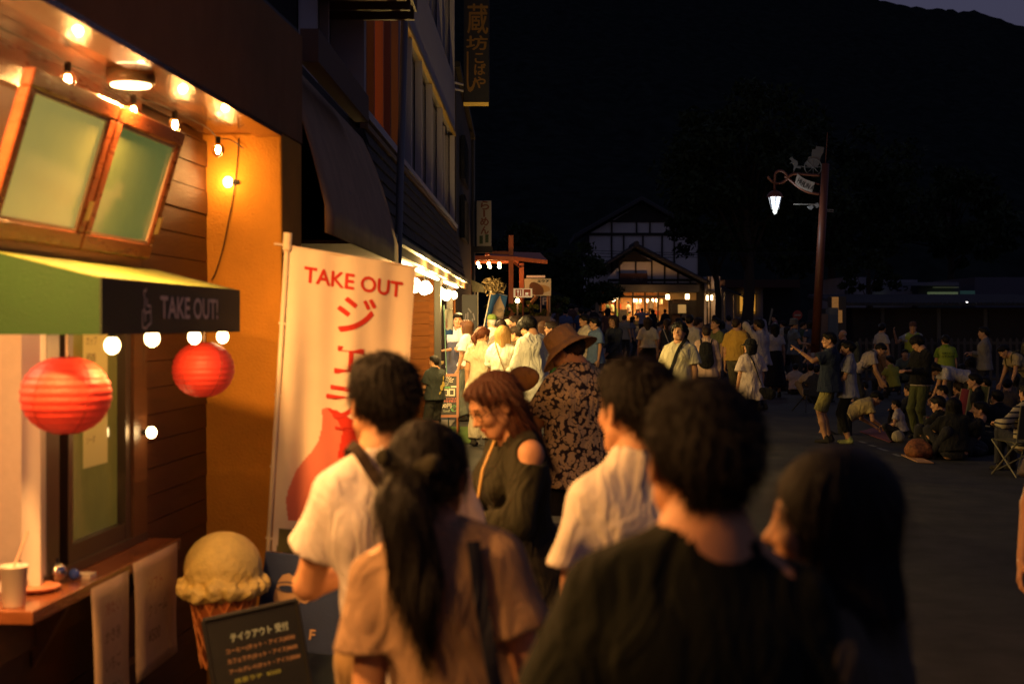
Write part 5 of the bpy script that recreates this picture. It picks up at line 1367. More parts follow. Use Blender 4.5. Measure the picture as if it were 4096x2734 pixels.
# small awning and dark sign board beyond the shop
e = empty('dark_notice_board', PT(1878, 1460, 25.6), 'black notice board with pale brushed character under a small awning', 'sign')
a = PT(1848, 1480, 25.5); b = PT(1908, 1178, 25.5); mb = MB(); mb.box(a.x, b.x, 25.5, 25.56, max(a.z, .9), b.z); mb.out('board', mat('navy_board', (.02, .02, .03), .6), e)
pale = mat('pale_brush', (.22, .20, .23), .8)
p = PT(1858, 1292, 25.5); text('lettering', '心', pale, (p.x, 25.498, p.z), (1, 0, 0), (0, 0, 1), 60 / F * 25.5, e, width=42 / F * 25.5, bold=.004)
mb = MB(); p = PT(1911, 1165, 25.6); mb.tube([(p.x, 25.6, G(p.x, 25.6)), p], .012, 6); mb.out('post', mat('grey_pole', (.4, .35, .3), .5), e)
V = [PT(1884, 1118, 25.9), PT(1936, 1140, 25.2), PT(1938, 1162, 25.1), PT(1890, 1160, 25.8)]
mb = MB(); mb.slab(V, (0, .3, -1), .03); mb.out('awning', mat('worn_canvas', (.25, .22, .15), .9, var=.4, vscale=10), e)
# blue ice cream banner
wv2 = lambda u, w: .018 * math.sin(u * 7 + 2 * w) * (.4 + w)
def NB(px, py): return ((px - 1962 + (py - 1168) * .27) / 66, (py - 1168 - (px - 1962) * .22) / 150)
cone = [NB(*p) for p in [(1997, 1180), (2000, 1192), (2004, 1205), (2010, 1222), (2011, 1228), (2006, 1236), (2010, 1246), (2005, 1256), (2010, 1268), (2003, 1284), (2000, 1300), (1990, 1330), (1945, 1320), (1952, 1262), (1958, 1250), (1966, 1232), (1970, 1216), (1985, 1196)]]
c2 = [[NB(*p) for p in [(1982, 1232), (2000, 1224), (2006, 1236), (1990, 1244)]], [NB(*p) for p in [(1975, 1258), (2000, 1254), (2006, 1262), (1982, 1272)]]]
cloth_banner('blue banner with a pale soft-serve swirl tilting over the queue', (1966, 1166), (2029, 1182), (1932, 1330), (1995, 1340), 24.5, 24.9, [((.42, .30, .20), cone)] + [((.26, .19, .14), c) for c in c2], wv2, (.035, .10, .26), nx=50, ny=110, poler=.011, mpole=mat('grey_pole', (.4, .35, .3), .5))
r = np.random.RandomState(3); n = 260; c = PT(1976, 1142, 24.5); p = np.array(c) + r.normal(size=(n, 3)) * [.075, .05, .055]; a = r.normal(size=(n, 3)) * .028; b = r.normal(size=(n, 3)) * .02
V = np.concatenate([p - a, p - b, p + a, p + b]); i = np.arange(n); tag(mkobj('dried_flowers', V, np.stack([i, i + n, i + 2 * n, i + 3 * n], 1), mat('dried_flower', (.16, .11, .05), .8, var=.3)), 'bunch of dried flowers tied to the top of the blue banner pole', 'flowers')
# ice flag
IF = lambda px, py: ((px - 1777) / 35, (py - 1236) / 104)
wav = [(-.1, .82), (.2, .78), (.35, .83), (.6, .77), (.8, .84), (1.1, .78), (1.1, 1.1), (-.1, 1.1)]
cloth_banner('small white shaved ice flag with red character over blue waves', (1777, 1237), (1809, 1236), (1781, 1338), (1813, 1338), 20.8, 21.2, [((.06, .16, .42), wav)], lambda u, w: .008 * math.sin(u * 6 + w * 4), (.80, .76, .58), nx=30, ny=60, poler=.008, texts=[('氷', .18, .74, .14, .075, mat('ice_red', (.62, .06, .05), .8), .003)], mpole=mat('teal_pole', (.12, .25, .2), .5))
# chalk easel beside the boy
e = empty('easel_board', PT(1770, 1680, 21.0), 'brown framed chalk easel with fist drawing and 00円 price outside the ice cream shop', 'menu board')
D = 20.4; TL = PT(1701, 1497, D); TR = PT(1836, 1495, D); BL = PT(1701, 1668, D); 
R_ = (TR - TL).normalized(); H_ = TL.z - BL.z; w_ = (TR - TL).length; back = .12
U_ = Vector((0, .2, 1)).normalized()
L0 = Vector((TL.x, D - .1, BL.z))
mb = MB(); N_ = R_.cross(U_).normalized(); HH = H_ / U_.z
def P_(a, b): return L0 + R_ * a + U_ * b
mb.slab([P_(0, 0), P_(w_, 0), P_(w_, HH), P_(0, HH)], N_, -.02); mb.out('board', mat('chalk_dark', (.02, .016, .014), .6), e)
fm = mat('easel_wood', (.30, .10, .04), .5); t = .035
for a0, a1, b0, b1 in ((0, w_, 0, t), (0, w_, HH - t, HH), (0, t, t, HH - t), (w_ - t, w_, t, HH - t)):
    mb = MB(); mb.slab([P_(a0, b0), P_(a1, b0), P_(a1, b1), P_(a0, b1)], N_, .012); mb.out('frame', fm, e)
for a0 in (.02, w_ - .02):
    q_ = P_(a0, 0); mb = MB(); mb.tube([q_, (q_.x, q_.y - .02, G(q_.x, q_.y))], .014, 6); mb.out('leg', fm, e)
    q_ = P_(a0, HH * .95); mb = MB(); mb.tube([q_ + Vector((0, .02, 0)), (q_.x, q_.y + .45, G(q_.x, q_.y + .45))], .012, 6); mb.out('leg', fm, e)
k = D / F
def EB(px, py): return ((px - 1701) * k, (1668 - py) * k / U_.z)
cw_ = mat('chalk_cream', (.66, .56, .44), .9); cr_ = mat('chalk_red', (.48, .14, .12), .9); cg_ = mat('chalk_green2', (.12, .34, .12), .9); cgr = mat('chalk_grey', (.25, .25, .2), .9)
polys = []
for i in range(13):
    a = math.radians(8 + i * 13.5); cx_, cy_ = EB(1776, 1532); r0, r1 = 22 * k, (36 + 6 * (i % 2)) * k
    polys += [[(cx_ + r0 * math.cos(a - .045), cy_ + r0 * math.sin(a - .045)), (cx_ + r1 * math.cos(a - .04), cy_ + r1 * math.sin(a - .04)), (cx_ + r1 * math.cos(a + .04), cy_ + r1 * math.sin(a + .04)), (cx_ + r0 * math.cos(a + .045), cy_ + r0 * math.sin(a + .045))]]
shape('drawing', polys, cw_, L0, R_, U_, e, lift=.003)
def rect(x0, y0, x1, y1): a = EB(x0, y0); b = EB(x1, y1); return [(a[0], b[1]), (b[0], b[1]), (b[0], a[1]), (a[0], a[1])]
shape('drawing', [rect(1804, 1544, 1826, 1551), rect(1777, 1557, 1793, 1561), rect(1789, 1561, 1794, 1580), rect(1780, 1579, 1794, 1583), rect(1795, 1556, 1820, 1561), rect(1795, 1561, 1800, 1580), rect(1815, 1561, 1820, 1580), rect(1795, 1579, 1820, 1584)], cw_, L0, R_, U_, e, lift=.003)
shape('drawing', sum([ring2d(*EB(1781, 1530), 14 * k, 13 * k, 2.5 * k, 16), ring2d(*EB(1784, 1538), 9 * k, 6 * k, 2 * k, 12)], []), cgr, L0, R_, U_, e, lift=.003)
shape('drawing', sum([ring2d(*EB(1817, 1633), 13 * k, 13 * k, 2.2 * k, 18), ring2d(*EB(1811, 1638), 4 * k, 4 * k, 2 * k, 10), [ellp(*EB(1813, 1629), 2 * k, 2 * k, 8), ellp(*EB(1821, 1629), 2 * k, 2 * k, 8)]], []), cg_, L0, R_, U_, e, lift=.003)
for s_, x, y, h, w, m_ in (('食べごたえ', 1782, 1599, 9, 44, cr_), ('ような手軽さ!', 1766, 1609, 9, 60, cr_), ('00円', 1766, 1631, 18, 40, cw_), ('Good!', 1774, 1647, 10, 26, cgr), ('肉厚', 1780, 1554, 8, 22, cg_)):
    a = EB(x, y); text('lettering', s_, m_, L0 + R_ * a[0] + U_ * a[1], R_, U_, h * k, e, width=w * k, lift=.003, bold=.0015)
# green mat and step
mb = MB(); x0 = Bx(21, .0, 0)[0]; 
for i in range(6):
    pass
gx = [PT(1700, 1700, 20.6).x, PT(1900, 1700, 20.6).x]
mb.add([(gx[0], 19.2, G(gx[0], 19.2) + .018), (gx[1], 19.2, G(gx[1], 19.2) + .018), (gx[1], 21.6, G(gx[1], 21.6) + .018), (gx[0], 21.6, G(gx[0], 21.6) + .018)], [(0, 1, 2, 3)])
tag(mb.out('entrance_mat', mat('green_mat', (.09, .16, .02), .95, bump=1, bscale=200)), 'bright green artificial grass mat at the ice cream shop', 'mat')
# ================================================================== red timber gateway, coffee signs, hedge
redw = mat('red_timber', (.42, .11, .04), .55, var=.2, vscale=5, bump=.2, bscale=40)
gt = empty('timber_gateway', PT(2045, 1340, 33), 'red-brown timber gateway frame with six hanging globe bulbs', 'gateway')
Dg = 33
def gb(name, px0, px1, py0, py1, D0, D1, par=gt, m=redw, toground=False):
    a = PT(px0, py1, D0); b = PT(px1, py0, D0); z0 = a.z if not toground else G(a.x, D0) - .05
    mb = MB(); mb.box(a.x, b.x, D0, D1, z0, b.z); o = mb.out(name, m, par); md = o.modifiers.new('b', 'BEVEL'); md.width = .008; return o
gb('post', 2034, 2054, 940, 1300, Dg, Dg + .14, toground=True); gb('post', 2077, 2096, 1052, 1300, Dg + 1.9, Dg + 2.02, toground=True); gb('post', 1882, 1886, 1052, 1300, Dg + 1.9, Dg + 1.96, toground=True)
gb('beam', 1884, 2033, 1022, 1040, Dg + .02, Dg + .12); gb('beam', 1885, 2076, 1042, 1053, Dg + 1.9, Dg + 2.0); gb('beam', 1940, 2033, 1004, 1021, Dg + .3, Dg + .4)
mb = MB(); a = PT(2055, 1025, Dg); b = PT(2160, 1030, Dg); c = PT(2192, 1038, Dg + .0); z_ = a.z
mb.slab([PT(1960, 1004, Dg + 1.2), PT(2160, 1010, Dg + 1.2), PT(2190, 1040, Dg - .6), PT(2058, 1026, Dg - .4), PT(1960, 1022, Dg - .4)], (0, 0, -1), .09); mb.out('roof_boards', redw, gt)
mb = MB(); mb.tube([PT(2058, 1050, Dg), PT(2078, 1066, Dg + 1.9)], .03, 6); mb.out('brace', redw, gt)
for i, (px, py) in enumerate(((1912, 1053), (1955, 1054), (1997, 1055), (1918, 1066), (1959, 1066), (1998, 1067))):
    D = Dg + (.5 if i < 3 else 1.3); p = PT(px, py, D); e = empty('hanging_bulb', p, ('left', 'middle', 'right')[i % 3] + (' globe bulb in the upper row' if i < 3 else ' globe bulb in the lower row') + ' under the gateway beam', 'bulb', 'globe bulbs under the gateway')
    mb = MB(); mb.ball(p, .042, 12, 8); mb.out('globe', glow('gate_bulb', (1, .62, .22), 28, False), e, True); mb = MB(); mb.tube([p + Vector((0, 0, .04)), p + Vector((0, 0, .13))], .008, 5); mb.out('stem', cord, e)
    if i in (1, 4): light('bulb_light', 'POINT', p - Vector((0, .0, .1)), 24, WARM, .06, e)
p = PT(2070, 1203, 31); e = empty('garden_globe', p, 'round frosted globe lamp low beside the gateway post', 'lamp'); mb = MB(); mb.ball(p, .048, 14, 9); mb.out('globe', glow('garden_globe', (1, .72, .34), 22), e, True); mb = MB(); mb.tube([p - Vector((0, 0, .04)), (p.x, p.y, G(p.x, p.y))], .02, 8); mb.out('post', bdark, e); light('globe_light', 'POINT', p + Vector((0, -.08, .06)), 40, WARM, .05, e)
# illuminated pictogram sign
e = empty('pictogram_sign', PT(2092, 1190, 30.5), 'small lit sign with white fork and knife and coffee cup on red squares', 'sign'); D = 30.5
a = PT(2054, 1189, D); b = PT(2129, 1153, D); mb = MB(); mb.box(a.x, b.x, D, D + .08, a.z, b.z); mb.out('panel', mat('lit_cream', (.75, .62, .4), .5, emit=(1, .62, .28), estr=.42, nomis=True), e)
rs = mat('sign_red', (.4, .06, .015), .6, emit=(.5, .06, .01), estr=.25, nomis=True); k = D / F; A0_ = Vector((a.x, D - .001, a.z))
sq = lambda x0, y0, x1, y1: [((x0 - 2054) * k, (1189 - y1) * k), ((x1 - 2054) * k, (1189 - y1) * k), ((x1 - 2054) * k, (1189 - y0) * k), ((x0 - 2054) * k, (1189 - y0) * k)]
shape('red_square', [sq(2062, 1157, 2089, 1184), sq(2095, 1157, 2122, 1184)], rs, A0_, (1, 0, 0), (0, 0, 1), e, lift=.002)
shape('pictogram', [sq(2068, 1159, 2070, 1166), sq(2071, 1159, 2073, 1166), sq(2074, 1159, 2076, 1166), sq(2068, 1166, 2076, 1169), sq(2070.5, 1169, 2073.5, 1182), sq(2081, 1159, 2084, 1171), sq(2080.5, 1171, 2084.5, 1182), sq(2101, 1169, 2112, 1179), sq(2098, 1181, 2116, 1183)] + [[(x * 1 + (2114 - 2054) * k, y + (1189 - 1172) * k) for x, y in q_] for q_ in ring2d(0, 0, 3.4 * k, 3.4 * k, 1.2 * k, 12)], mat('sign_white', (.8, .7, .5), .6, emit=(1, .7, .35), estr=.5, nomis=True), A0_, (1, 0, 0), (0, 0, 1), e, lift=.004)
mb = MB(); mb.tube([PT(2129, 1171, D + .04), PT(2140, 1171, D + .04)], .015, 6); mb.tube([PT(2050, 1171, D + .04), (A0_.x - .02, D + .04, A0_.z + .1)], .012, 6); mb.tube([(PT(2092, 1189, D).x, D + .04, a.z), (PT(2092, 1189, D).x, D + .04, G(a.x, D))], .02, 6); mb.out('post', redw, e)
# curry board
e = empty('food_sign', PT(2150, 1230, 34), 'cream sign board with a photo of curry rice and dark lettering', 'sign'); D = 34
a = PT(2098, 1182, D); b = PT(2204, 1114, D); mb = MB(); mb.box(a.x, b.x, D, D + .08, a.z, b.z); mb.out('panel', mat('sign_cream', (.62, .50, .28), .6, var=.1, vscale=3, emit=(.8, .5, .18), estr=.14, nomis=True), e)
k = D / F; A0_ = Vector((a.x, D - .001, a.z)); pt_ = lambda x, y: ((x - 2098) * k, (1182 - y) * k)
shape('curry_picture', [[pt_(*p) for p in [(2117, 1140), (2124, 1130), (2136, 1127), (2150, 1132), (2160, 1138), (2172, 1150), (2176, 1165), (2172, 1178), (2150, 1180), (2128, 1176), (2118, 1160)]]], mat('curry_brown', (.14, .05, .02), .5, emit=(.3, .08, .01), estr=.08, nomis=True), A0_, (1, 0, 0), (0, 0, 1), e, lift=.003)
shape('rice_picture', [[pt_(*p) for p in [(2160, 1138), (2180, 1140), (2198, 1148), (2200, 1162), (2176, 1170), (2172, 1150)]]], mat('rice_gold', (.5, .28, .08), .5, emit=(.7, .32, .06), estr=.12, nomis=True), A0_, (1, 0, 0), (0, 0, 1), e, lift=.003)
q_ = pt_(2150, 1129); text('lettering', 'エウア', mat('dark_brown_print', (.03, .02, .015), .6), A0_ + Vector((q_[0], 0, q_[1])), (1, 0, 0), (0, 0, 1), 10 * k, e, width=46 * k, lift=.004, bold=.006)
mb = MB(); a = PT(2106, 1110, D); b = PT(2180, 1107, D); mb.box(a.x, b.x, D - .12, D + .1, a.z, b.z + .03); mb.out('lamp_bar', mat('sign_lamp', (.6, .4, .3), .5, emit=(1, .5, .2), estr=.3, nomis=True), e)
mb = MB(); mb.tube([PT(2148, 1183, D), (PT(2115, 1225, D).x, D + .1, PT(2115, 1225, D).z)], .05, 6); mb.tube([PT(2192, 1183, D), (PT(2192, 1183, D).x, D, G(1, D))], .04, 6); mb.out('post', mat('tan_post', (.35, .18, .08), .6), e)
# parking sign
e = empty('parking_sign', PT(2178, 1230, 36), 'blue square parking sign with white P and pale posts', 'sign'); D = 36
a = PT(2166, 1221, D); b = PT(2196, 1185, D); mb = MB(); mb.box(a.x, b.x, D, D + .03, a.z, b.z); mb.out('panel', mat('parking_blue', (.03, .055, .12), .5), e)
p = PT(2171, 1217, D); text('lettering', 'P', mat('sign_pale', (.55, .50, .42), .5), (p.x, D - .001, p.z), (1, 0, 0), (0, 0, 1), 28 / F * D, e, width=19 / F * D, bold=.008)
for px in (2163, 2199):
    p = PT(px, 1180, D); mb = MB(); mb.tube([p, (p.x, D, G(p.x, D))], .016, 6); mb.out('post', mat('pale_post2', (.6, .45, .3), .5), e)
# hedge and low wall
def bush(label, px, py, D, rx, ry, rz, n, m, seed, size=.05, cat='hedge', name='hedge'):
    c = PT(px, py, D); V, Q, cl = leaves(c.x, D, c.z, rx, ry, rz, n, size, seed, 26)
    e = empty(name, (c.x, D, G(c.x, D)), label, cat); mkobj('foliage', V, Q, m, e); mb = MB(); mb.tube([(c.x, D, G(c.x, D)), (c.x, D, c.z)], .05, 7)
    for q_ in cl[::4]: mb.tube([(c.x, D, c.z - rz * .5), tuple(q_)], .015, 5)
    mb.out('stems', bark, e); return e
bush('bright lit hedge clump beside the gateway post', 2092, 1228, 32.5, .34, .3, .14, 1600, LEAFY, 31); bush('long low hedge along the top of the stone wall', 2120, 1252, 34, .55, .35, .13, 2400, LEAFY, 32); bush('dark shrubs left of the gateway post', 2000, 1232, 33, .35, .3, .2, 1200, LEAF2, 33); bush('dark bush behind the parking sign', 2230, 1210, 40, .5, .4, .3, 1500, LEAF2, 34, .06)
mb = MB(); a = PT(2000, 1260, 33.4); b = PT(2200, 1262, 33.4); mb.box(a.x, b.x, 33.4, 34.4, .4, a.z - .02); o = mb.out('garden_wall', mat('stone_wall', (.22, .16, .12), .9, var=.35, vscale=6, bump=1, bscale=12)); tag(o, 'low stone retaining wall under the lit hedge', 'wall')
# ================================================================== the timbered restaurant at the end of the street
rs_w = mat('pale_render', (.72, .68, .66), .9, var=.06, vscale=1.2); beam = mat('dark_beam', (.022, .016, .013), .7); tile = mat('grey_roof_tile', (.035, .036, .042), .7, var=.25, vscale=3)
DR = 100.0; rest = empty('timbered_restaurant', PT(2590, 1300, DR), 'white timbered Japanese restaurant with two gables and brightly lit glass front', 'building')
def rb(name, px0, px1, py0, py1, d0, d1, m, par=rest):
    a = PT(px0, py1, DR); b = PT(px1, py0, DR); mb = MB(); mb.box(a.x, b.x, DR + d0, DR + d1, a.z, b.z); return mb.out(name, m, par)
def rpoly(name, pts, d0, th, m, par=rest):
    mb = MB(); mb.slab([Vector((PT(x, y, DR).x, DR + d0, PT(x, y, DR).z)) for x, y in pts], (0, 1, 0), th); return mb.out(name, m, par)
rpoly('upper_wall', [(2362, 925), (2362, 1165), (2818, 1165), (2818, 925), (2579, 800)], 3.0, 7, rs_w)
rpoly('gable_dark', [(2460, 874), (2720, 874), (2579, 800)], 2.93, .06, beam)
for y0, y1 in ((920, 931), (868, 876)): rb('beam', 2362 if y0 > 900 else 2450, 2818 if y0 > 900 else 2725, y0, y1, 2.88, 3.0, beam)
for px, y0, y1 in ((2459, 874, 920), (2561, 874, 920), (2616, 874, 920), (2458, 931, 1120), (2508, 931, 1120), (2587, 931, 1120), (2666, 931, 1120), (2716, 931, 1160), (2363, 925, 1165), (2816, 925, 1165)):
    rb('post', px - 3, px + 3, y0, y1, 2.87, 3.0, beam)
# main roof: two thick slopes with verge
def slope(name, p0, p1, d0, d1, th, m, par=rest):
    a = PT(*p0, DR); b = PT(*p1, DR); mb = MB(); mb.slab([(a.x, DR + d0, a.z), (b.x, DR + d0, b.z), (b.x, DR + d1, b.z), (a.x, DR + d1, a.z)], (0, 0, 1), th); o = mb.out(name, m, par)
    n = 16                                # tile rolls along the slope
    mb = MB()
    for i in range(n):
        y = DR + d0 + (d1 - d0) * (i + .5) / n; mb.tube([(a.x, y, a.z + th + .02), (b.x, y, b.z + th + .02)], .07, 5)
    o2 = mb.out('roof_tiles', m, par); tag(o2, kind='stuff'); return o
slope('roof', (2300, 948), (2579, 790), 2.0, 10.5, .22, tile); slope('roof', (2579, 790), (2860, 948), 2.0, 10.5, .22, tile)
# lower gable with its own roof
rpoly('porch_gable', [(2430, 1110), (2539, 1005), (2800, 1135), (2800, 1160), (2430, 1160)], 0, .3, rs_w)
rpoly('gable_dark', [(2476, 1044), (2539, 1003), (2602, 1044)], -.06, .05, beam)
for px, y0 in ((2478, 1040), (2543, 1044), (2607, 1044), (2658, 1064), (2711, 1090), (2760, 1115)): rb('post', px - 3, px + 3, y0, 1160, -.08, .0, beam)
for y0, y1, x0, x1 in ((1042, 1047, 2478, 2608), (1115, 1124, 2430, 2770), (1131, 1164, 2430, 2802)): rb('beam', x0, x1, y0, y1, -.10, -.0, beam)
slope('roof', (2415, 1068), (2540, 990), -1.2, 3.0, .18, tile); slope('roof', (2540, 990), (2833, 1143), -1.2, 3.0, .18, tile)
mb = MB(); a = PT(2540, 984, DR); mb.tube([(a.x, DR - 1.3, a.z + .1), (a.x, DR + 3, a.z + .1)], .2, 8); mb.out('ridge', tile, rest)
rb('pent_roof', 2400, 2790, 1140, 1168, -1.2, -.02, tile)
# name board
nbd = rb('name_board', 2478, 2588, 1093, 1136, -.3, -.12, mat('name_board', (.05, .015, .012), .6))
for s_, x, y in (('ふ', 2525, 1122), ('じ', 2541, 1126), ('や', 2556, 1124)):
    p = PT(x, y, DR); text('lettering', s_, mat('sign_dull', (.25, .2, .17), .7), (p.x, DR - .3, p.z), (1, 0, 0), (0, 0, 1), .26, rest, lift=.01)
# glass front: room behind
warmw = mat('warm_room_wall', (.45, .28, .12), .8, var=.3, vscale=.8)
def room2():
    a = PT(2404, 1300, DR); b = PT(2785, 1168, DR)
    for nm, bx_ in (('room_wall', (a.x, b.x, DR + 5, DR + 5.2)),): mb = MB(); mb.box(*bx_, a.z, b.z); mb.out(nm, warmw, rest)
    for x in (a.x - .1, b.x): mb = MB(); mb.box(x, x + .1, DR + .3, DR + 5, a.z, b.z); mb.out('room_wall', warmw, rest)
    mb = MB(); mb.box(a.x, b.x, DR + .3, DR + 5, b.z, b.z + .1); mb.out('room_ceiling', warmw, rest)
    mb = MB(); mb.box(a.x, b.x, DR + .0, DR + 5, a.z - .3, a.z + .33); mb.out('room_floor', mat('room_floor', (.2, .12, .06), .4), rest)
    light('room_light', 'AREA', ((a.x + b.x) / 2 - .6, DR + 2.2, b.z - .12), 420, (1, .55, .2), 4.2, None, None, 2.5)
room2()
for px in (2404, 2476, 2531, 2580, 2632, 2676): rb('mullion', px - 3, px + 3, 1168, 1283, -.05, .1, beam)
rb('transom', 2476, 2660, 1182, 1190, -.06, .08, beam); rb('transom', 2404, 2785, 1165, 1171, -.07, .08, beam)
cols = [(.6, .12, .04), (.7, .55, .3), (.05, .16, .04), (.5, .3, .1), (.10, .22, .05), (.7, .6, .4), (.4, .06, .03), (.6, .45, .2)]
rr = random.Random(5)
for i in range(26):
    x = rr.uniform(2408, 2665); y = rr.uniform(1180, 1262); w = rr.uniform(5, 16); h = rr.uniform(6, 20); c = cols[i % 8]
    o = rb('poster', x, x + w, y, y + h, rr.choice([4.93, 4.8, 3.2]), 4.99, mat('poster_%d' % (i % 8), c, .7)); 
rb('poster', 2407, 2425, 1193, 1245, 1.6, 1.66, mat('orange_poster', (.7, .30, .12), .6))
lan = glow('lantern_white', (1, .66, .30), 7, False)
for px, py, w, h in ((2464, 1187, 15, 20), (2670, 1187, 15, 20), (2749, 1186, 16, 21)):
    a = PT(px - w / 2, py + h / 2, 98.9); b = PT(px + w / 2, py - h / 2, 98.9); e = empty('wall_lantern', (a.x, 98.9, a.z), {2464: 'box lantern beside the round globe at the left of the restaurant front', 2670: 'middle box lantern glowing on the restaurant front', 2749: 'right box lantern glowing on the restaurant front'}[px], 'lantern', 'box lanterns along the restaurant front')
    mb = MB(); mb.box(a.x, b.x, 98.75, 98.95, a.z, b.z); o = mb.out('shade', lan, e); md = o.modifiers.new('b', 'BEVEL'); md.width = .05; md.segments = 3; mb = MB(); mb.box(a.x + .04, b.x - .04, 98.95, 99.9, b.z - .06, b.z); mb.out('bracket', beam, e)
p = PT(2452, 1194, 97.5); e = empty('globe_lamp', (p.x, p.y, G(p.x, p.y)), 'large round white globe lamp on a dark post before the restaurant', 'lamp'); mb = MB(); mb.ball(p, .21, 18, 12); mb.out('globe', lan, e, True); mb = MB(); mb.tube([p + Vector((.15, 0, -.1)), (p.x + .15, p.y, G(p.x, p.y))], .07, 8); mb.out('post', beam, e)
for i, (px, py) in enumerate(((2535, 1202), (2546, 1203), (2561, 1203), (2590, 1203), (2611, 1202), (2626, 1202))):
    p = PT(px, py, 102.5); e = empty('pendant_lamp', p, ('leftmost', 'second', 'third', 'fourth', 'fifth', 'rightmost')[i] + ' of the six glowing pendant lamps inside the restaurant', 'pendant lamp', 'pendant lamps inside the restaurant'); mb = MB(); mb.lathe(p, [(.02, .14), (.08, .10), (.09, -.05), (.02, -.13)], 10); mb.out('shade', lan, e, True); mb = MB(); mb.tube([p + Vector((0, 0, .14)), (p.x, p.y, PT(0, 1168, 100).z)], .01, 4); mb.out('cord', beam, e)
light('front_light', 'POINT', PT(2600, 1190, 97.5), 90, WARM, .3)
# lattice, lit panel, porch details
rb('porch_wall', 2676, 2785, 1171, 1200, -.02, .1, mat('ochre_panel', (.42, .26, .10), .8)); rb('notice_case', 2682, 2745, 1215, 1255, -.3, -.15, beam); rb('lit_notice', 2710, 2742, 1218, 1252, -.33, -.30, mat('lit_notice', (.4, .3, .12), .6, emit=(1, .6, .2), estr=.22, nomis=True))
rb('porch_wall', 2676, 2785, 1200, 1290, 0.0, .1, beam)
for i in range(14): rb('lattice_bar', 2690 + i * 4.6, 2691.5 + i * 4.6, 1196, 1214, -.12, -.05, mat('lattice', (.12, .07, .04), .7))
for i in range(8): rb('lattice_bar', 2690 + i * 4, 2692 + i * 4, 1258, 1290, -.12, -.05, mat('lattice', (.12, .07, .04), .7))
rb('side_wall', 2785, 2818, 1120, 1300, 0.2, 3, beam)
rb('step', 2395, 2660, 1283, 1297, -1.6, 0, mat('stone_step2', (.14, .13, .07), .9)); rb('step', 2395, 2700, 1297, 1306, -2.6, -1.2, mat('stone_step2', (.14, .13, .07), .9)); 
a = PT(2497, 1314, 82); b = PT(2560, 1316, 82); mb = MB(); mb.box(a.x, b.x, 82, 82.25, G(a.x, 82), G(a.x, 82) + .12); tag(mb.out('kerb', mat('kerb_stone', (.35, .3, .22), .8)), kind='structure')
# menu board and white chairs seen through the glass
rb('menu_case', 2476, 2506, 1238, 1284, -.5, -.35, mat('grey_board', (.20, .18, .12), .7))
# annex with lanterns and lean-to, lit shoji window
an = empty('annex_house', PT(2920, 1300, 96), 'low annex with lean-to roof and lit orange paneled window right of the restaurant', 'building')
def ab(name, px0, px1, py0, py1, D0, D1, m): a = PT(px0, py1, D0); b = PT(px1, py0, D0); mb = MB(); mb.box(a.x, b.x, D0, D1, a.z, b.z); return mb.out(name, m, an)
ab('wall', 2826, 2884, 1105, 1300, 99, 103, rs_w)
for px in (2830, 2842, 2884): ab('post', px - 2, px + 2, 1105, 1300, 98.8, 99, beam)
ab('beam', 2826, 2884, 1163, 1172, 98.7, 98.98, beam); ab('wall', 2884, 3052, 1150, 1300, 97, 102, mat('annex_wall', (.17, .18, .22), .9))
slab_ = lambda pts, th, m, nm: (lambda mb: (mb.slab(pts, (0, 0, 1), th), mb.out(nm, m, an)))(MB())
slab_([PT(2884, 1150, 95), PT(2980, 1192, 95), PT(2980, 1186, 99), PT(2884, 1146, 99)], .1, tile, 'lean_to_roof')
for px in (2888, 2900, 2938): ab('post', px - 3, px + 3, 1160 + (px - 2884) * .4, 1300, 95.2, 95.4, mat('ochre_post', (.42, .30, .14), .7))
ab('window', 2958, 3024, 1176, 1252, 96.8, 96.95, mat('lit_shoji', (.5, .3, .1), .7, emit=(1, .42, .05), estr=.55, nomis=True))
for px in (2958, 2974, 2991, 3008, 3024): ab('window_bar', px - 1.3, px + 1.3, 1174, 1254, 96.6, 96.79, beam)
ab('window_bar', 2956, 3026, 1173, 1177, 96.55, 96.79, beam); ab('window_bar', 2956, 3026, 1246, 1250, 96.55, 96.79, beam)
ab('roof', 2900, 3200, 1118, 1150, 96, 104, mat('rust_roof', (.07, .03, .02), .8)); ab('wall', 3052, 3200, 1150, 1290, 98, 102, bdark)
for i, (px, py, w, h) in enumerate(((2829, 1191, 9, 21), (2847, 1190, 9, 20), (2880, 1197, 5, 17))):
    p = PT(px, py, 98.2); e = empty('wall_lantern', p, ('left', 'right', 'narrow edge-on')[i] + ' cylinder lantern on the annex wall beside the restaurant', 'lantern', 'cylinder lanterns on the annex'); mb = MB(); mb.lathe(p, [(.06, -.18), (w / F * 49, -.15), (w / F * 49, .15), (.06, .18)], 12); mb.out('shade', lan, e, True); mb = MB(); mb.tube([p + Vector((0, 0, .15)), p + Vector((0, .7, .15))], .02, 5); mb.out('bracket', beam, e)
light('annex_light', 'POINT', PT(2850, 1196, 97.6), 26, WARM, .15)
# small lights and things left of the restaurant
for i, (px, py) in enumerate(((2305, 1183), (2312, 1190), (2298, 1187), (2354, 1171), (2371, 1172), (2388, 1176))):
    p = PT(px, py, 88); mb = MB(); mb.ball(p, .05 if i < 3 else .025, 8, 6); tag(mb.out('garden_light', glow('garden_white', (1, .9, .75), 6, False)), ('lower left', 'brightest right', 'upper left')[i] + ' tiny light of the cluster under the low tree' if i < 3 else ('left', 'middle', 'right')[i - 3] + ' of three tiny pin lights left of the restaurant', 'light', 'tiny garden lights')
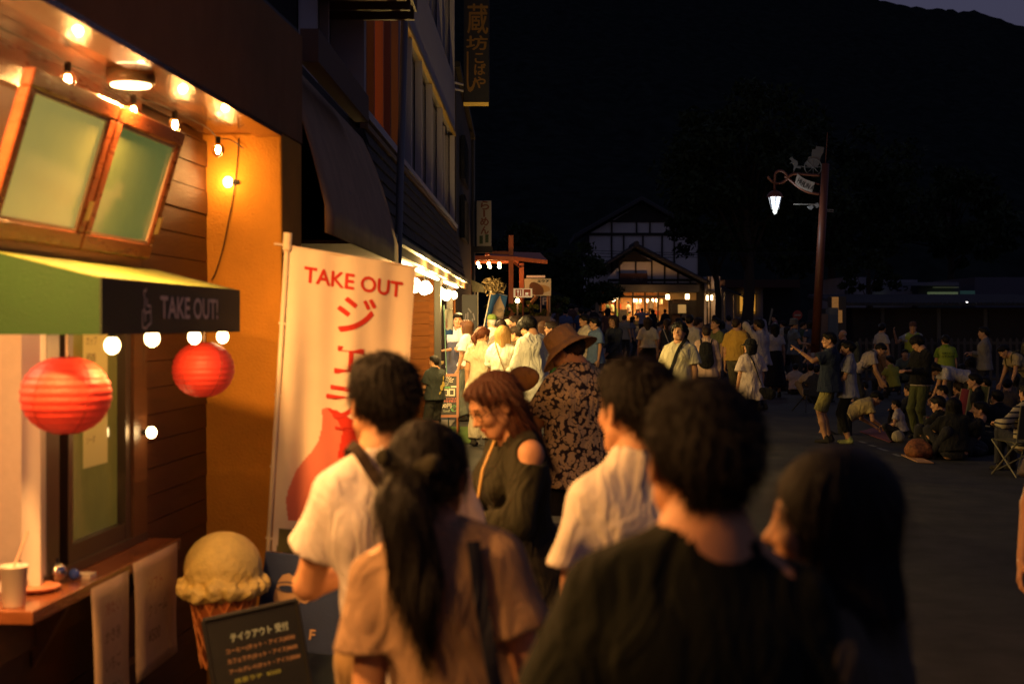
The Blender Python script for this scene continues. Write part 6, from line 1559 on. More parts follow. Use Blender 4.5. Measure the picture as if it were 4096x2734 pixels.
# power lines
for i, (y0, y1) in enumerate(((972, 1008), (986, 1012), (1006, 1016))):
    pts = [PT(1820 + t * 1500, y0 + (y1 - y0) * t + 18 * math.sin(math.pi * t), 58) for t in np.linspace(0, 1, 20)]; mb = MB(); mb.tube(pts, .012, 5); tag(mb.out('power_line', cord), ('highest', 'middle', 'lowest')[i] + ' thin black wire crossing in front of the restaurant gable', 'wire', 'overhead wires')
# ================================================================== street lamp
D = 38.0; lx = PT(3285, 0, D).x; lamp = empty('street_lamp', (PT(3270, 0, D).x, D, G(6, D)), 'red-brown ornamental street lamp with lit lantern, curled arm and HARUNA plate', 'street lamp')
lp = mat('lamp_red', (.15, .045, .018), .45, var=.15, vscale=4); g0 = G(8, D)
b0 = PT(3268, 1330, D); t0 = PT(3302, 655, D); dirv = (t0 - b0); base_ = b0 - dirv * ((b0.z - g0) / dirv.z)
mb = MB(); mb.tube([base_, base_ + dirv * .001 + Vector((0, 0, .9))], .19, 14); mb.tube([base_ + Vector((.02, 0, .9)), t0], [.120, .100], 14); mb.out('pole', lp, lamp, True)
mb = MB(); mb.tube([t0, PT(3310, 530, D)], .012, 6); mb.out('rod', lp, lamp)
def LPn(x, y): return PT(3000 + x * .2551, 500 + y * .2551, D)
mb = MB(); mb.tube(catmull([LPn(275, 805), LPn(330, 870), LPn(400, 915), LPn(500, 905), LPn(570, 850), LPn(575, 790), LPn(520, 730), LPn(450, 720), LPn(400, 760), LPn(388, 840), LPn(385, 1020)]), .035, 8)
mb.tube(catmull([LPn(560, 870), LPn(620, 800), LPn(700, 765), LPn(850, 775), LPn(1095, 790)]), .035, 8); mb.tube(catmull([LPn(540, 800), LPn(640, 870), LPn(760, 970), LPn(900, 1045), LPn(1090, 1085)]), .035, 8); mb.tube(catmull([LPn(760, 800), LPn(880, 880), LPn(1090, 930)]), .025, 8); mb.out('arm', lp, lamp, True)
pl_ = catmull([LPn(720, 845), LPn(790, 905), LPn(880, 950), LPn(990, 985)]); V = []; Fc = []
for p in pl_: V += [p + Vector((.10 * .35, -.04, .14)), p + Vector((-.10 * .35, -.04, -.12)), p + Vector((-.10 * .35, -.02, -.12)), p + Vector((.10 * .35, -.02, .14))]
for i in range(len(pl_) - 1):
    for k_ in range(4): Fc.append((i * 4 + k_, i * 4 + (k_ + 1) % 4, (i + 1) * 4 + (k_ + 1) % 4, (i + 1) * 4 + k_))
mkobj('name_plate', V, Fc, mat('plate_white', (.42, .36, .30), .7), lamp)
for i, ch in enumerate('HARUNA'):
    t = .12 + i * .145; q_ = pl_[int(t * (len(pl_) - 1))]; d = (pl_[-1] - pl_[0]).normalized(); text('lettering', ch, mat('plate_ink', (.05, .04, .035), .7), q_ + Vector((-.02, -.045, -.075)), d, Vector((-d.z, 0, d.x)), .14, lamp, width=.07, lift=.006, bold=.004)
c = LPn(390, 1125); k = .2551 / F * D
mb = MB(); mb.lathe(c, [(.30 * 1.0 * 135 * k / .30 if False else 135 * k, -.01), (128 * k, .0), (112 * k, .07), (80 * k, .13), (40 * k, .165), (10 * k, .18)], 18); mb.out('lamp_hood', lp, lamp, True)
pane = mat('lamp_pane', (.8, .85, .9), .4, emit=(.86, .93, 1), estr=1.15)
zt = c.z - .01; zb = LPn(0, 1305).z; rt = 98 * k; rbm = 56 * k
for i in range(6):
    a0, a1 = i * math.pi / 3 + .52, (i + 1) * math.pi / 3 + .52; g_ = .05
    P4 = [(c.x + r_ * math.cos(a), D + r_ * math.sin(a), z_) for r_, z_, a in ((rbm, zb, a0 + g_), (rbm, zb, a1 - g_), (rt, zt, a1 - g_), (rt, zt, a0 + g_))]
    mb = MB(); mb.slab(P4, (math.cos((a0 + a1) / 2), math.sin((a0 + a1) / 2), 0), .006); mb.out('lamp_pane', pane, lamp)
    mb = MB(); mb.tube([(c.x + rbm * 1.02 * math.cos(a0), D + rbm * 1.02 * math.sin(a0), zb), (c.x + rt * 1.02 * math.cos(a0), D + rt * 1.02 * math.sin(a0), zt)], .022, 5); mb.out('lamp_frame', mat('lamp_frame', (.02, .02, .03), .5), lamp)
mb = MB(); mb.lathe((c.x, D, zb), [(rbm * 1.05, .01), (rbm, -.02), (.05, -.05), (.07, -.09), (.04, -.14), (.001, -.17)], 14); mb.out('finial', mat('pewter', (.4, .4, .36), .4), lamp, True)
light('lamp_glow', 'POINT', (c.x, D - .35, (zt + zb) / 2 - .3), 34, (.85, .93, 1), .12, lamp)
# rickshaw and runner silhouette plate above the arm
sil = mat('grey_cutout', (.15, .14, .13), .7)
rk = [[(860, 590), (905, 560), (915, 500), (965, 490), (975, 385), (1030, 375), (1040, 330), (1165, 350), (1150, 430), (1110, 500), (1085, 620), (1060, 650), (990, 670), (900, 650)], [(620, 520), (665, 500), (690, 540), (740, 560), (755, 610), (735, 650), (800, 665), (800, 680), (715, 670), (690, 740), (675, 740), (690, 640), (665, 600), (620, 600), (660, 575)], [(735, 640), (870, 650), (870, 660), (735, 655)]]
mb = MB()
for P_l in rk: mb.slab([LPn(x, y) for x, y in P_l], (0, 1, 0), .02)
wc = LPn(990, 660); mb.tube([wc + Vector((.23 * math.cos(t), 0, .23 * math.sin(t))) for t in np.linspace(0, 2 * math.pi, 20)], .014, 5, False)
for t in np.linspace(0, math.pi, 5)[:-1]: mb.tube([wc + Vector((.22 * math.cos(t), 0, .22 * math.sin(t))), wc - Vector((.22 * math.cos(t), 0, .22 * math.sin(t)))], .008, 4)
mb.out('cut_out_figure', sil, lamp)
for P4 in ([(1010, 1240), (1065, 1215), (1090, 1260), (1060, 1300), (1035, 1280)], [(910, 1275), (975, 1255), (1000, 1290), (965, 1325), (925, 1300)]):
    mb = MB(); mb.slab([LPn(*p) for p in P4], (0, 1, 0), .12); mb.out('loudspeaker', mat('grey_box', (.22, .22, .22), .6), lamp)
mb = MB(); mb.tube([LPn(680, 1240), LPn(1080, 1245)], .012, 5); mb.tube([LPn(1185, 1325), LPn(1310, 1332), LPn(1308, 1362), LPn(1190, 1350)], .013, 5); mb.out('bracket', mat('galvanised', (.3, .28, .25), .4), lamp)
# ================================================================== right side: boxes, sign, shed, fence, far shops
mb = MB(); a = PT(3276, 1400, 40); b = PT(3312, 1255, 40); mb.box(a.x, b.x, 40, 40.3, 0.1, b.z); tag(mb.out('control_box', mat('red_grey_box', (.09, .05, .04), .7)), 'reddish grey control box right behind the lamp pole', 'box')
mb = MB(); a = PT(3318, 1400, 41); b = PT(3353, 1230, 41); mb.box(a.x, b.x, 41, 41.5, .1, b.z); tag(mb.out('utility_cabinet', mat('grey_cabinet', (.10, .10, .10), .7)), 'taller grey utility cabinet right of the lamp pole', 'cabinet')
e = empty('vending_machine', PT(3350, 1330, 46), 'vending machine showing a narrow orange lit edge behind the utility cabinet', 'vending machine')
mb = MB(); a = PT(3330, 1400, 46); b = PT(3385, 1185, 46); mb.box(a.x, b.x, 46, 46.7, .15, b.z); mb.out('cabinet', mat('vending_body', (.05, .04, .03), .5), e)
mb = MB(); a = PT(3330, 1240, 45.9); b = PT(3355, 1187, 45.9); mb.box(a.x, b.x, 45.93, 45.99, a.z, b.z); mb.out('lit_front', mat('vending_glow', (.5, .25, .08), .6, emit=(1, .42, .10), estr=.14, nomis=True, var=.5, vscale=6), e)
mb = MB(); a = PT(3355, 1290, 45.9); b = PT(3370, 1240, 45.9); mb.box(a.x, b.x, 45.93, 45.99, a.z, b.z); mb.out('lit_front', mat('vending_glow', (.5, .25, .08), .6), e)
e = empty('no_entry_sign', PT(3190, 1330, 50), 'dim round red and white no entry sign left of the lamp pole', 'sign'); c = PT(3190, 1260, 50)
mb = MB(); mb.slab([c + Vector((.17 * math.cos(t), 0, .17 * math.sin(t))) for t in np.linspace(0, 2 * math.pi, 24, endpoint=False)], (0, 1, 0), .02); mb.out('disc', mat('dull_sign_red', (.30, .045, .04), .6), e)
mb = MB(); mb.box(c.x - .11, c.x + .11, 49.97, 49.995, c.z - .03, c.z + .03); mb.out('bar', mat('dull_white', (.4, .3, .26), .6), e); mb = MB(); mb.tube([(c.x, 50.04, c.z), (c.x, 50.04, .2)], .025, 6); mb.out('post', mat('galvanised', (.3, .28, .25), .4), e)
# shed with scalloped roof edge
sd = empty('long_shed', (13, 47, .2), 'long low dark shed with a corrugated roof edge behind the seated crowd', 'building')
D = 46; a = PT(3385, 1212, D); b = PT(4300, 1212, D); mb = MB(); mb.box(a.x, b.x, D + 1, D + 6, .1, a.z - .15); mb.out('wall', mat('shed_wall', (.035, .026, .022), .9), sd)
mb = MB(); mb.slab([(a.x, D, a.z - .08), (b.x, D, a.z - .08), (b.x, D + 6, a.z + .3), (a.x, D + 6, a.z + .3)], (0, 0, 1), .06); mb.out('roof', tile, sd)
mb = MB()
for i in range(58):
    x = a.x + .06 + i * .13; mb.tube([(x, D - .02, a.z - .01), (x, D + 6, a.z + .38)], .045, 6)
tag(mb.out('corrugations', tile, sd), kind='stuff')
for px in (3560, 3790, 3980): p = PT(px, 1215, D); mb = MB(); mb.box(p.x - .06, p.x + .06, D + .9, D + .99, .1, a.z - .15); mb.out('post', mat('shed_post', (.10, .09, .08), .8), sd)
# far shops
fs = empty('far_shops', PT(3600, 1210, 76), 'row of pale low shops with greenish lit windows far behind the shed', 'building')
def fb(name, px0, px1, py0, py1, D0, D1, m): a = PT(px0, py1, D0); b = PT(px1, py0, D0); mb = MB(); mb.box(a.x, b.x, D0, D1, a.z, b.z); return mb.out(name, m, fs)
fw = mat('far_white_wall', (.22, .22, .27), .9, var=.2, vscale=.8)
fb('wall', 3372, 3464, 1108, 1230, 76, 82, fw); fb('wall', 3484, 3670, 1118, 1230, 78, 84, fw); fb('wall', 3670, 3840, 1140, 1230, 77, 84, mat('far_dark_wall', (.06, .07, .09), .9)); fb('wall', 3900, 4200, 1108, 1230, 80, 88, mat('far_grey_wall', (.09, .09, .12), .9)); fb('wall', 3464, 3484, 1140, 1230, 76.5, 80, bdark)
fb('fascia', 3600, 3836, 1128, 1142, 76, 77, mat('far_fascia', (.16, .17, .2), .8)); fb('lit_strip', 3720, 3832, 1167, 1180, 76.4, 76.9, mat('green_strip', (.3, .35, .2), .8, emit=(.45, .6, .28), estr=.10, nomis=True)); fb('lit_strip', 3505, 3545, 1177, 1187, 77.6, 77.9, mat('green_strip', (.3, .35, .2), .8)); fb('lit_strip', 3742, 3835, 1147, 1150, 76.4, 76.9, mat('green_strip2', (.3, .3, .2), .8, emit=(.4, .45, .25), estr=.05, nomis=True))
fb('window', 3728, 3826, 1181, 1208, 76.7, 76.95, mat('green_window', (.05, .10, .08), .5, emit=(.12, .40, .28), estr=.07, nomis=True)); fb('window', 3835, 3900, 1162, 1200, 77.6, 77.8, mat('green_window2', (.05, .09, .08), .5, emit=(.12, .34, .3), estr=.05, nomis=True)); fb('window', 3605, 3670, 1182, 1208, 77.6, 77.9, mat('dim_window', (.05, .07, .07), .5))
for px in (3753, 3776, 3799, 3822): fb('window_bar', px - 1, px + 1, 1180, 1208, 76.5, 76.69, mat('pale_bar', (.4, .42, .36), .6, emit=(.5, .6, .4), estr=.05, nomis=True))
for px in (3385, 3398, 3411): fb('window', px - 3, px + 3, 1160, 1190, 75.8, 75.98, bdark)
for s_, x, y, h in (('い', 3556, 1162, 24), ('と', 3586, 1162, 24), ('う', 3612, 1162, 24), ('屋', 3642, 1163, 26)):
    p = PT(x, y, 78); text('lettering', s_, mat('far_letters', (.02, .02, .025), .7), (p.x, 77.98, p.z), (1, 0, 0), (0, 0, 1), h / F * 78, fs, lift=.02, bold=.02)
p = PT(3868, 1208, 45.5); mb = MB(); mb.ball(p, .035, 8, 6, .5); tag(mb.out('shed_light', glow('cold_spark', (1, .9, .85), 5, False)), 'tiny cold white light on the shed roof edge at far right', 'light')
# picket fence
fe = empty('picket_fence', (11, 37, .1), 'low dark picket fence running behind the seated spectators', 'fence')
fm2 = mat('fence_wood', (.07, .06, .055), .8); D = 37
x = PT(3440, 0, D).x; x1 = PT(4230, 0, D).x; zt = PT(0, 1358, D).z
pm = None
mb = MB(); mb.box(x, x1, D, D + .04, zt - .12, zt - .05); mb.out('rail', fm2, fe); mb = MB(); mb.box(x, x1, D, D + .04, .35, .42); mb.out('rail', fm2, fe)
me = bpy.data.meshes.new('picket'); hh_ = zt - .1
me.from_pydata([(-.035, 0, 0), (.035, 0, 0), (.035, .02, 0), (-.035, .02, 0), (-.035, 0, hh_), (.035, 0, hh_), (.035, .02, hh_), (-.035, .02, hh_), (0, 0, hh_ + .05), (0, .02, hh_ + .05)], [], [(0, 1, 5, 8, 4), (2, 3, 7, 9, 6), (1, 2, 6, 5), (3, 0, 4, 7), (5, 6, 9, 8), (7, 4, 8, 9), (3, 2, 1, 0)]); me.materials.append(fm2)
while x < x1:
    o = bpy.data.objects.new('picket', me); o.location = Vector((x, D - .022, .1)) - fe.location; S.collection.objects.link(o); o.parent = fe; x += .17
# ================================================================== the crowd
QG = 'people queueing at the take-out stall'; SQ = 'people queueing at the ice cream shop'; WG = 'people walking in the street'; SG_ = 'spectators sitting on the right side'
def paisley():
    m = mat('paisley_cotton', (.2, .1, .06), .85); t = m.node_tree; N = t.nodes; L = t.links; b = N['Principled BSDF']
    tc = N.new('ShaderNodeTexCoord'); nz = N.new('ShaderNodeTexNoise'); nz.inputs['Scale'].default_value = 14; nz.inputs['Detail'].default_value = 1
    ad = N.new('ShaderNodeVectorMath'); ad.operation = 'MULTIPLY_ADD'; ad.inputs[1].default_value = (.055, .055, .055)
    L.new(tc.outputs['Object'], nz.inputs['Vector']); L.new(nz.outputs['Color'], ad.inputs[0]); L.new(tc.outputs['Object'], ad.inputs[2])
    v = N.new('ShaderNodeTexVoronoi'); v.inputs['Scale'].default_value = 38; v.feature = 'F1'; v.inputs['Randomness'].default_value = .9; L.new(ad.outputs[0], v.inputs['Vector'])
    cr = N.new('ShaderNodeValToRGB'); e = cr.color_ramp.elements; e[0].position = 0; e[0].color = (.12, .05, .03, 1)
    e[1].position = 1; e[1].color = (.028, .016, .018, 1)
    for p, c in ((.10, (.12, .05, .03, 1)), (.14, (.62, .44, .23, 1)), (.55, (.62, .44, .23, 1)), (.62, (.028, .016, .018, 1))):
        q = e.new(p); q.color = c
    L.new(v.outputs['Distance'], cr.inputs[0]); L.new(cr.outputs[0], b.inputs['Base Color']); return m
PAIS = paisley()
WHT = (.70, .68, .66)
# ---- stall queue, nearest people
f1 = person('man in white polo shirt seen from behind right beside the cream banner', 1538, 1412, 1550, 24, ('polo', (.76, .70, .66), .78), ('pants', (.25, .16, .07)), ('short', 'black'), loose=.9, build=.90, lat=-6,
            armL=(-.03, .27, 1.10), poleL=(-1, -.5, -.5), armR=(.12, .30, 1.05), group=QG, foldamp=.007, seed=21)
crossband(f1, .028, fab((.03, .02, .015)), side=-1, name='bag_strap')
f2 = person('woman with long dark ponytail in beige tee, back to the camera at the front centre', 1705, 1683, 1840, -14, ('tee', (.31, .20, .12), .80), ('skirt', (.30, .25, .2), .4), ('pony', 'black'), fem=True, loose=1.15, build=1.0, hlong=.38, roll=-4, lat=-11, group=QG, foldamp=.006, seed=22, pitch=8,
            armL=(-.22, .0, .80), armR=(.22, .03, .80), poleL=(-.2, -1, 0), poleR=(.2, -1, 0))
# ribbon and shoulder strap
hl = f2['HL']; q = SDF(); bowm = fab((.035, .032, .02)); 
for sx in (-1, 1): q.seg((0, -.135, .012), (sx * .055, -.15, .03 - .01 * sx), .010, .022, k=.01); q.seg((0, -.135, .01), (sx * .03, -.16, -.05), .007, .012, k=.01)
q.ell((0, -.138, .012), (.014, .012, .014), .006); v, f = q.mesh(.005); RH_ = f2['RH']; npobj('hair_ribbon', (v @ RH_.T + f2['Hc']) * f2['hs'], f, bowm, f2['o'])
T_ = f2['T']; pts = []
for t in np.linspace(0, 1, 9): pts.append(T_(.125 + .005 * t, -.10 - .045 * math.sin(t * 2.6) , 1.41 - .52 * t))
strap(f2, 'bag_strap', pts, .030, fab((.02, .022, .035)))
q = SDF(); q.seg(f2['nb'] + np.array([0, .0, .0]), f2['nb'] + np.array([0, 0, .012]), .060, .055, k=.01); 
mb = MB(); cN = f2['nb'] + np.array([0, .005, .012]); mb.tube([tuple((cN + np.array([.068 * math.cos(t), .075 * math.sin(t), .014 * math.sin(t)])) * f2['hs']) for t in np.linspace(0, 2 * math.pi, 25)], .006, 6, False); mkobj('collar_trim', mb.v, mb.f, fab((.05, .035, .03)), f2['o'], True, local=True)
f3 = person('woman with auburn hair and glasses looking down at her phone in dark off-shoulder top', 1925, 1500, 1080, 112, ('long', (.028, .027, .016), .70), ('skirt', (.03, .028, .022), .2), ('tuck', 'dred'), fem=True, loose=1.0, hlong=.30, build=.92, pitch=30, lean=7,
            armL=(-.10, .34, 1.10), armR=(.06, .36, 1.12), poleL=(-.6, -.3, -.8), poleR=(.6, -.3, -.8), group=QG, glasses=True, seed=23, curl=50, cuts=(((-.175, -.02, 1.375), (.042, .075, .055)),), foldamp=.007)
ph = world(f3, (0.0, .47, 1.12)); mb = MB(); mb.slab([ph + Vector((-.04, -.035, .0)), ph + Vector((.06, -.035, .03)), ph + Vector((.06, .035, .03)), ph + Vector((-.04, .035, 0))], (-.2, 0, 1), .009); tag(mb.out('phone', mat('phone_black', (.01, .01, .01), .2)), 'dark phone held in the hands of the woman with glasses', 'phone')
T_ = f3['T']; mb = MB(); mb.tube([tuple(np.array(T_(*p)) * f3['hs']) for p in ((-.05, .085, 1.42), (-.06, .15, 1.32), (-.055, .185, 1.2), (-.05, .17, 1.05))], .006, 6); mkobj('necklace_cord', mb.v, mb.f, mat('gold_cord', (.6, .38, .12), .4), f3['o'], True, local=True)
f4 = person('man in tan bucket hat and brown paisley shirt with bent head', 2228, 1335, 640, 42, ('tee', PAIS, .76), ('pants', (.02, .02, .022)), ('short', 'dark'), loose=1.7, lean=1, pitch=34, yaw=22, build=1.25,
            armL=(-.12, .34, .98), armR=(.42, .26, 1.02), group=QG, hat=('bucket', (.50, .29, .12), .178), seed=24, curl=50)
T_ = f4['T']; hb_ = world(f4, tuple(T_(-.30, -.02, 1.34))); q = SDF(); q.ell((0, 0, 0), (.12, .05, .075), .02); q.ell((0, -.01, .03), (.08, .06, .06), .03); v, f = q.mesh(.012); o = npobj('sun_hat', v, f, fab((.48, .24, .08))); o.location = PT(2090, 1520, 9.15); o.rotation_euler = (0.2, -.35, math.radians(-20)); tag(o, 'brown felt hat hanging behind the shoulder of the paisley shirt man', 'hat')
mb = MB(); c = world(f4, (0, -.19, .74))
for dx in (0, .055): mb.tube([c + Vector((dx, -.02, .03)), c + Vector((dx - .006, -.02, -.07)), c + Vector((.0275, -.03, -.115))], .0065, 5)
mb.tube([c + Vector((.0275, -.03, -.11)), c + Vector((-.002, -.03, -.16)), c + Vector((.0, -.02, -.27))], .0065, 5); mb.tube([c + Vector((.0275, -.03, -.11)), c + Vector((.055, -.03, -.16)), c + Vector((.05, -.02, -.21))], .0065, 5)
tag(mb.out('key_hook', mat('brass', (.5, .35, .15), .3, metal=1), None, True), 'brass snap hooks hanging from the belt of the paisley shirt man', 'key hook')
q = SDF(); c = world(f4, (.44, .28, 1.0)); q.seg((0, 0, 0), (.09, -.02, -.08), .022, .04, k=.02); q.seg((.09, -.02, -.08), (.12, -.02, -.12), .045, .060, k=.01, flat=True); v, f = q.mesh(.008); o = npobj('hand_fan', v, f, mat('black_gloss', (.015, .015, .02), .25)); o.location = c; o.name = 'megaphone'; tag(o, 'small black loudhailer held at the side of the paisley shirt man', 'megaphone')
f5 = person('man in cream tee with lit red ear just left of the big dark shirted man', 2556, 1430, 1640, 22, ('tee', (.74, .68, .60), .76), ('pants', (.05, .05, .06)), ('short', 'black'), loose=.85, build=.82, group=QG, seed=25, yaw=8, foldamp=.006)
creases(PAIS)
f6 = person('man in dark green tee with dark hair, closest at front right of centre', 2815, 1517, 2560, 8, ('tee', (.009, .011, .007), .74), ('pants', (.03, .03, .03)), ('short', 'black'), loose=1.1, group=QG, seed=26, build=.94, lat=6, foldamp=.005, skin=(1, .95, .92))
f7 = person('woman with smooth black bob in grey-brown tee at the lower right', 3340, 1805, 2440, 62, ('tee', (.085, .070, .048), .80), ('pants', (.03, .03, .03)), ('bell', 'black'), fem=True, loose=1.2, group=QG, seed=27, lat=-3, yaw=20)
f8 = person('person passing at the right frame edge with only a relaxed hand in view', 4345, 1470, 960, 175, ('tee', (.1, .1, .1)), ('pants', (.03, .03, .035)), ('short', 'black'), seed=28, group=WG, armR=(.30, .12, .87))
# crates on a trolley beyond the queue
e = empty('crate_trolley', PT(2200, 2300, 7.2), 'black stacked crates with orange labels standing between the queue legs', 'crates'); 
for k_, (z0, z1) in enumerate(((.06, .30), (.32, .56), (.58, .78))):
    a = PT(2150, 2200, 7.3); b = PT(2262, 2200, 7.3); mb = MB(); mb.box(a.x, b.x, 7.3, 7.6, z0, z1, .015); mb.out('crate', mat('black_plastic', (.02, .02, .02), .45), e)
    mb = MB(); x0 = a.x + .02 + .01 * k_; mb.box(x0, x0 + .055, 7.292, 7.298, (z0 + z1) / 2 - .01, (z0 + z1) / 2 + .02); mb.out('label_strip', mat('orange_tag', (.75, .16, .05), .5), e)
# ---- people at the ice cream shop
m1 = person('server in white tee and navy apron standing at the ice cream shop opening', 1832, 1250, 242, 150, ('tee', WHT, .80), ('pants', (.05, .04, .035)), ('short', 'black'), group='staff', seed=31, yaw=30, armL=(.10, .24, 1.08), armR=(-.12, .22, 1.12), curl=70)
T_ = m1['T']; q = SDF(); q.seg(T_(0, .02, 1.18), T_(0, .02, .62), .165, .20, k=.02, fr=m1['uy'], fk=1.18, flat=True); q.clip((0, -1, 0), -.07); q.clip((0, 0, 1), 1.22); v, f = q.mesh(.016); npobj('apron', v * m1['hs'], f, fab((.10, .10, .13)), m1['o'])
m2 = person('woman with long brown hair, white tee and wide grey trousers at the shop counter', 1868, 1279, 250, 60, ('tee', WHT, .92), ('wide', (.17, .19, .16)), ('long', 'brown'), fem=True, group=SQ, seed=32, loose=1.4)
m3 = person('woman in cream pleated dress top with low auburn ponytail and white mask', 1935, 1306, 300, -12, ('dress', (.66, .56, .36), .68), ('wide', (.5, .42, .3)), ('pony', 'red'), fem=True, group=SQ, seed=33, yaw=-38, pitch=12, hlong=.16, foldamp=.010)
q = SDF(); q.ell((0, .07, -.045), (.052, .045, .045), .01); q.clip((0, -1, 0), -.06); v, f = q.mesh(.007); npobj('face_mask', (v @ m3['RH'].T + m3['Hc']) * m3['hs'], f, fab((.75, .72, .7)), m3['o'])
m4 = person('woman with blond shoulder-length hair and white tee with thin crossbody strap', 2012, 1301, 322, -8, ('tee', (.72, .72, .60), .74), ('pants', (.02, .02, .025)), ('long', 'blond'), fem=True, group=SQ, seed=34, hlong=.22, loose=1.6, foldamp=.012, armL=(-.1, .3, 1.0), armR=(.2, .25, 1.0))
crossband(m4, .012, fab((.30, .20, .10)), side=-1)
m5 = person('tall young man in long off-white loose shirt looking down', 2092, 1272, 328, 38, ('long', (.68, .66, .55), .66), ('pants', (.14, .04, .03)), ('mop', 'black'), group=SQ, seed=35, pitch=38, yaw=12, lean=4, loose=2.0, armL=(-.12, .30, 1.02), armR=(.08, .32, 1.02), foldamp=.012)
m6 = person('white haired man in green cap and white shirt beyond the queue', 1968, 1259, 232, 20, ('shirt', WHT), ('pants', (.1, .1, .1)), ('crop', 'grey'), group=SQ, seed=36, hat=('cap', (.13, .19, .04)))
m7 = person('dark haired woman with yellow hair tie between the green cap and the blond woman', 2006, 1277, 248, 5, ('tee', (.3, .25, .2)), ('pants', (.03, .03, .03)), ('bun', 'dark'), fem=True, group=SQ, seed=37)
mb = MB(); mb.ball(Vector(tuple(m7['HL']((.03, -.12, .01)))), .022, 10, 7); mkobj('hair_tie', mb.v, mb.f, mat('yellow_tie', (.75, .5, .05), .6), m7['o'], True, local=True)
m8 = person('person in pale knitted cap further back in the ice cream queue', 2034, 1279, 236, 60, ('tee', (.5, .45, .35)), ('pants', (.03, .03, .03)), ('short', 'dark'), group=SQ, seed=38, hat=('cap', (.6, .52, .36)))
m9 = person('man with orange-lit face in profile behind the tall off-white shirt man', 2062, 1262, 246, 85, ('tee', (.2, .1, .07)), ('pants', (.03, .03, .03)), ('short', 'dark'), group=SQ, seed=39)
m10 = person('woman with glasses and dark brown top beside the tall off-white shirt man', 2064, 1300, 285, 62, ('dress', (.09, .055, .025), .7), ('pants', (.03, .02, .02)), ('pony', 'dark'), fem=True, group=SQ, seed=40, glasses=True, pitch=8, armL=(.0, .3, 1.15))
m11 = person('woman with glasses and dark green v-neck tee facing left', 2208, 1283, 262, 80, ('vneck' if False else 'tee', (.025, .085, .02)), ('pants', (.04, .04, .05)), ('bun', 'dark'), fem=True, group=SQ, seed=41, glasses=True)
m12 = person('woman with loose brown hair and white printed tee behind the green tee woman', 2176, 1281, 246, 15, ('tee', (.62, .55, .48)), ('pants', (.05, .05, .06)), ('long', 'brown'), fem=True, group=SQ, seed=42, hlong=.2)
boy = person('small boy in dark tee with gold print beside the chalk easel', 1738, 1442, 300, 35, ('tee', (.03, .035, .03), .86), ('shorts', (.025, .025, .03)), ('crop', 'black'), H=1.22, group='children', seed=43, yaw=10, loose=1.7, armL=(-.14, .27, 1.0), armR=(.0, .3, 1.0), curl=60)
T_ = boy['T']; polys = [[(0, .03), (.02, .0), (.05, .02), (.06, .07), (.09, .10), (.085, .15), (.06, .19), (.04, .17), (.03, .12), (.0, .10), (-.01, .06)], [(-.03, -.07), (0, -.05), (.02, -.02), (.0, .0), (-.03, -.03)], [(.05, .2), (.07, .2), (.08, .27), (.055, .28)]]
V = []; Fc = []
for P_l in polys:
    b = len(V)
    for x, y in P_l: V.append(np.array(T_(x + .01, -.185 - .0 * y, 1.03 + y)) * boy['hs'])
    Fc += [tuple(i + b for i in q_) for q_ in poly2d(P_l)]
mkobj('gold_print', V, Fc, mat('gold_flock', (.42, .30, .06), .7), boy['o'], local=True)
bp = world(boy, (-.22, .25, .93)); q = SDF(); q.ell((0, 0, -.05), (.035, .03, .06), .02); q.seg((0, 0, 0), (.0, 0, .06), .012, .02, k=.01); v, f = q.mesh(.008); o = npobj('white_pouch', v, f, fab((.7, .68, .55))); o.location = bp; tag(o, 'small white drawstring pouch held by the boy at the easel', 'pouch')
# ---- middle distance, centre
c1 = person('man in black tee with his back turned before the hedge and gateway', 2062, 1205, 168, 0, ('tee', (.015, .015, .015)), ('pants', (.02, .02, .02)), ('short', 'black'), group=WG, seed=51)
c2 = person('woman in white tee carrying a big pale bag near the parking sign', 2196, 1214, 140, -15, ('tee', (.6, .48, .42)), ('pants', (.05, .05, .05)), ('short', 'black'), fem=True, group=WG, seed=52, H=1.62)
cb_ = world(c2, (-.15, -.20, .93)); mb = MB(); mb.slab([cb_ + Vector((-.22, 0, -.12)), cb_ + Vector((.2, 0, -.2)), cb_ + Vector((.26, 0, .12)), cb_ + Vector((-.05, 0, .2))], (0, -1, 0), .14); tag(mb.out('tote_bag', fab((.62, .5, .38))), 'big pale tote bag slung on the woman near the parking sign', 'bag')
person('person in blue shirt with backpack strap walking away in the dark centre', 2262, 1232, 128, 5, ('tee', (.10, .13, .24)), ('pants', (.03, .03, .05)), ('short', 'black'), group=WG, seed=53)
person('dark clothed person just left of the blue shirt walker', 2236, 1230, 118, 10, ('tee', (.06, .05, .05)), ('pants', (.03, .03, .03)), ('long', 'black'), fem=True, group=WG, seed=54)
person('person in yellow top far down the street by the tree', 2305, 1222, 105, 180, ('tee', (.45, .35, .05)), ('pants', (.03, .03, .03)), ('short', 'black'), group=WG, seed=55)
person('person in navy blue tee walking away right of the yellow top', 2325, 1232, 128, -10, ('tee', (.05, .08, .16)), ('pants', (.03, .03, .03)), ('short', 'black'), group=WG, seed=56)
person('dark silhouetted person by the twinkling garden lights', 2372, 1222, 100, 0, ('tee', (.04, .03, .03)), ('pants', (.03, .03, .03)), ('short', 'black'), group=WG, seed=57)
c3 = person('young man in cream tee looking at the shop, beside the blue shirted man', 2338, 1256, 208, 118, ('tee', (.70, .60, .45)), ('pants', (.06, .05, .05)), ('mop', 'black'), group=WG, seed=58)
c4 = person('young man in open blue short-sleeved shirt looking left', 2380, 1267, 214, 112, ('collar', (.13, .20, .33), .78), ('pants', (.02, .02, .025)), ('mop', 'black'), group=WG, seed=59, loose=1.8, yaw=-8)
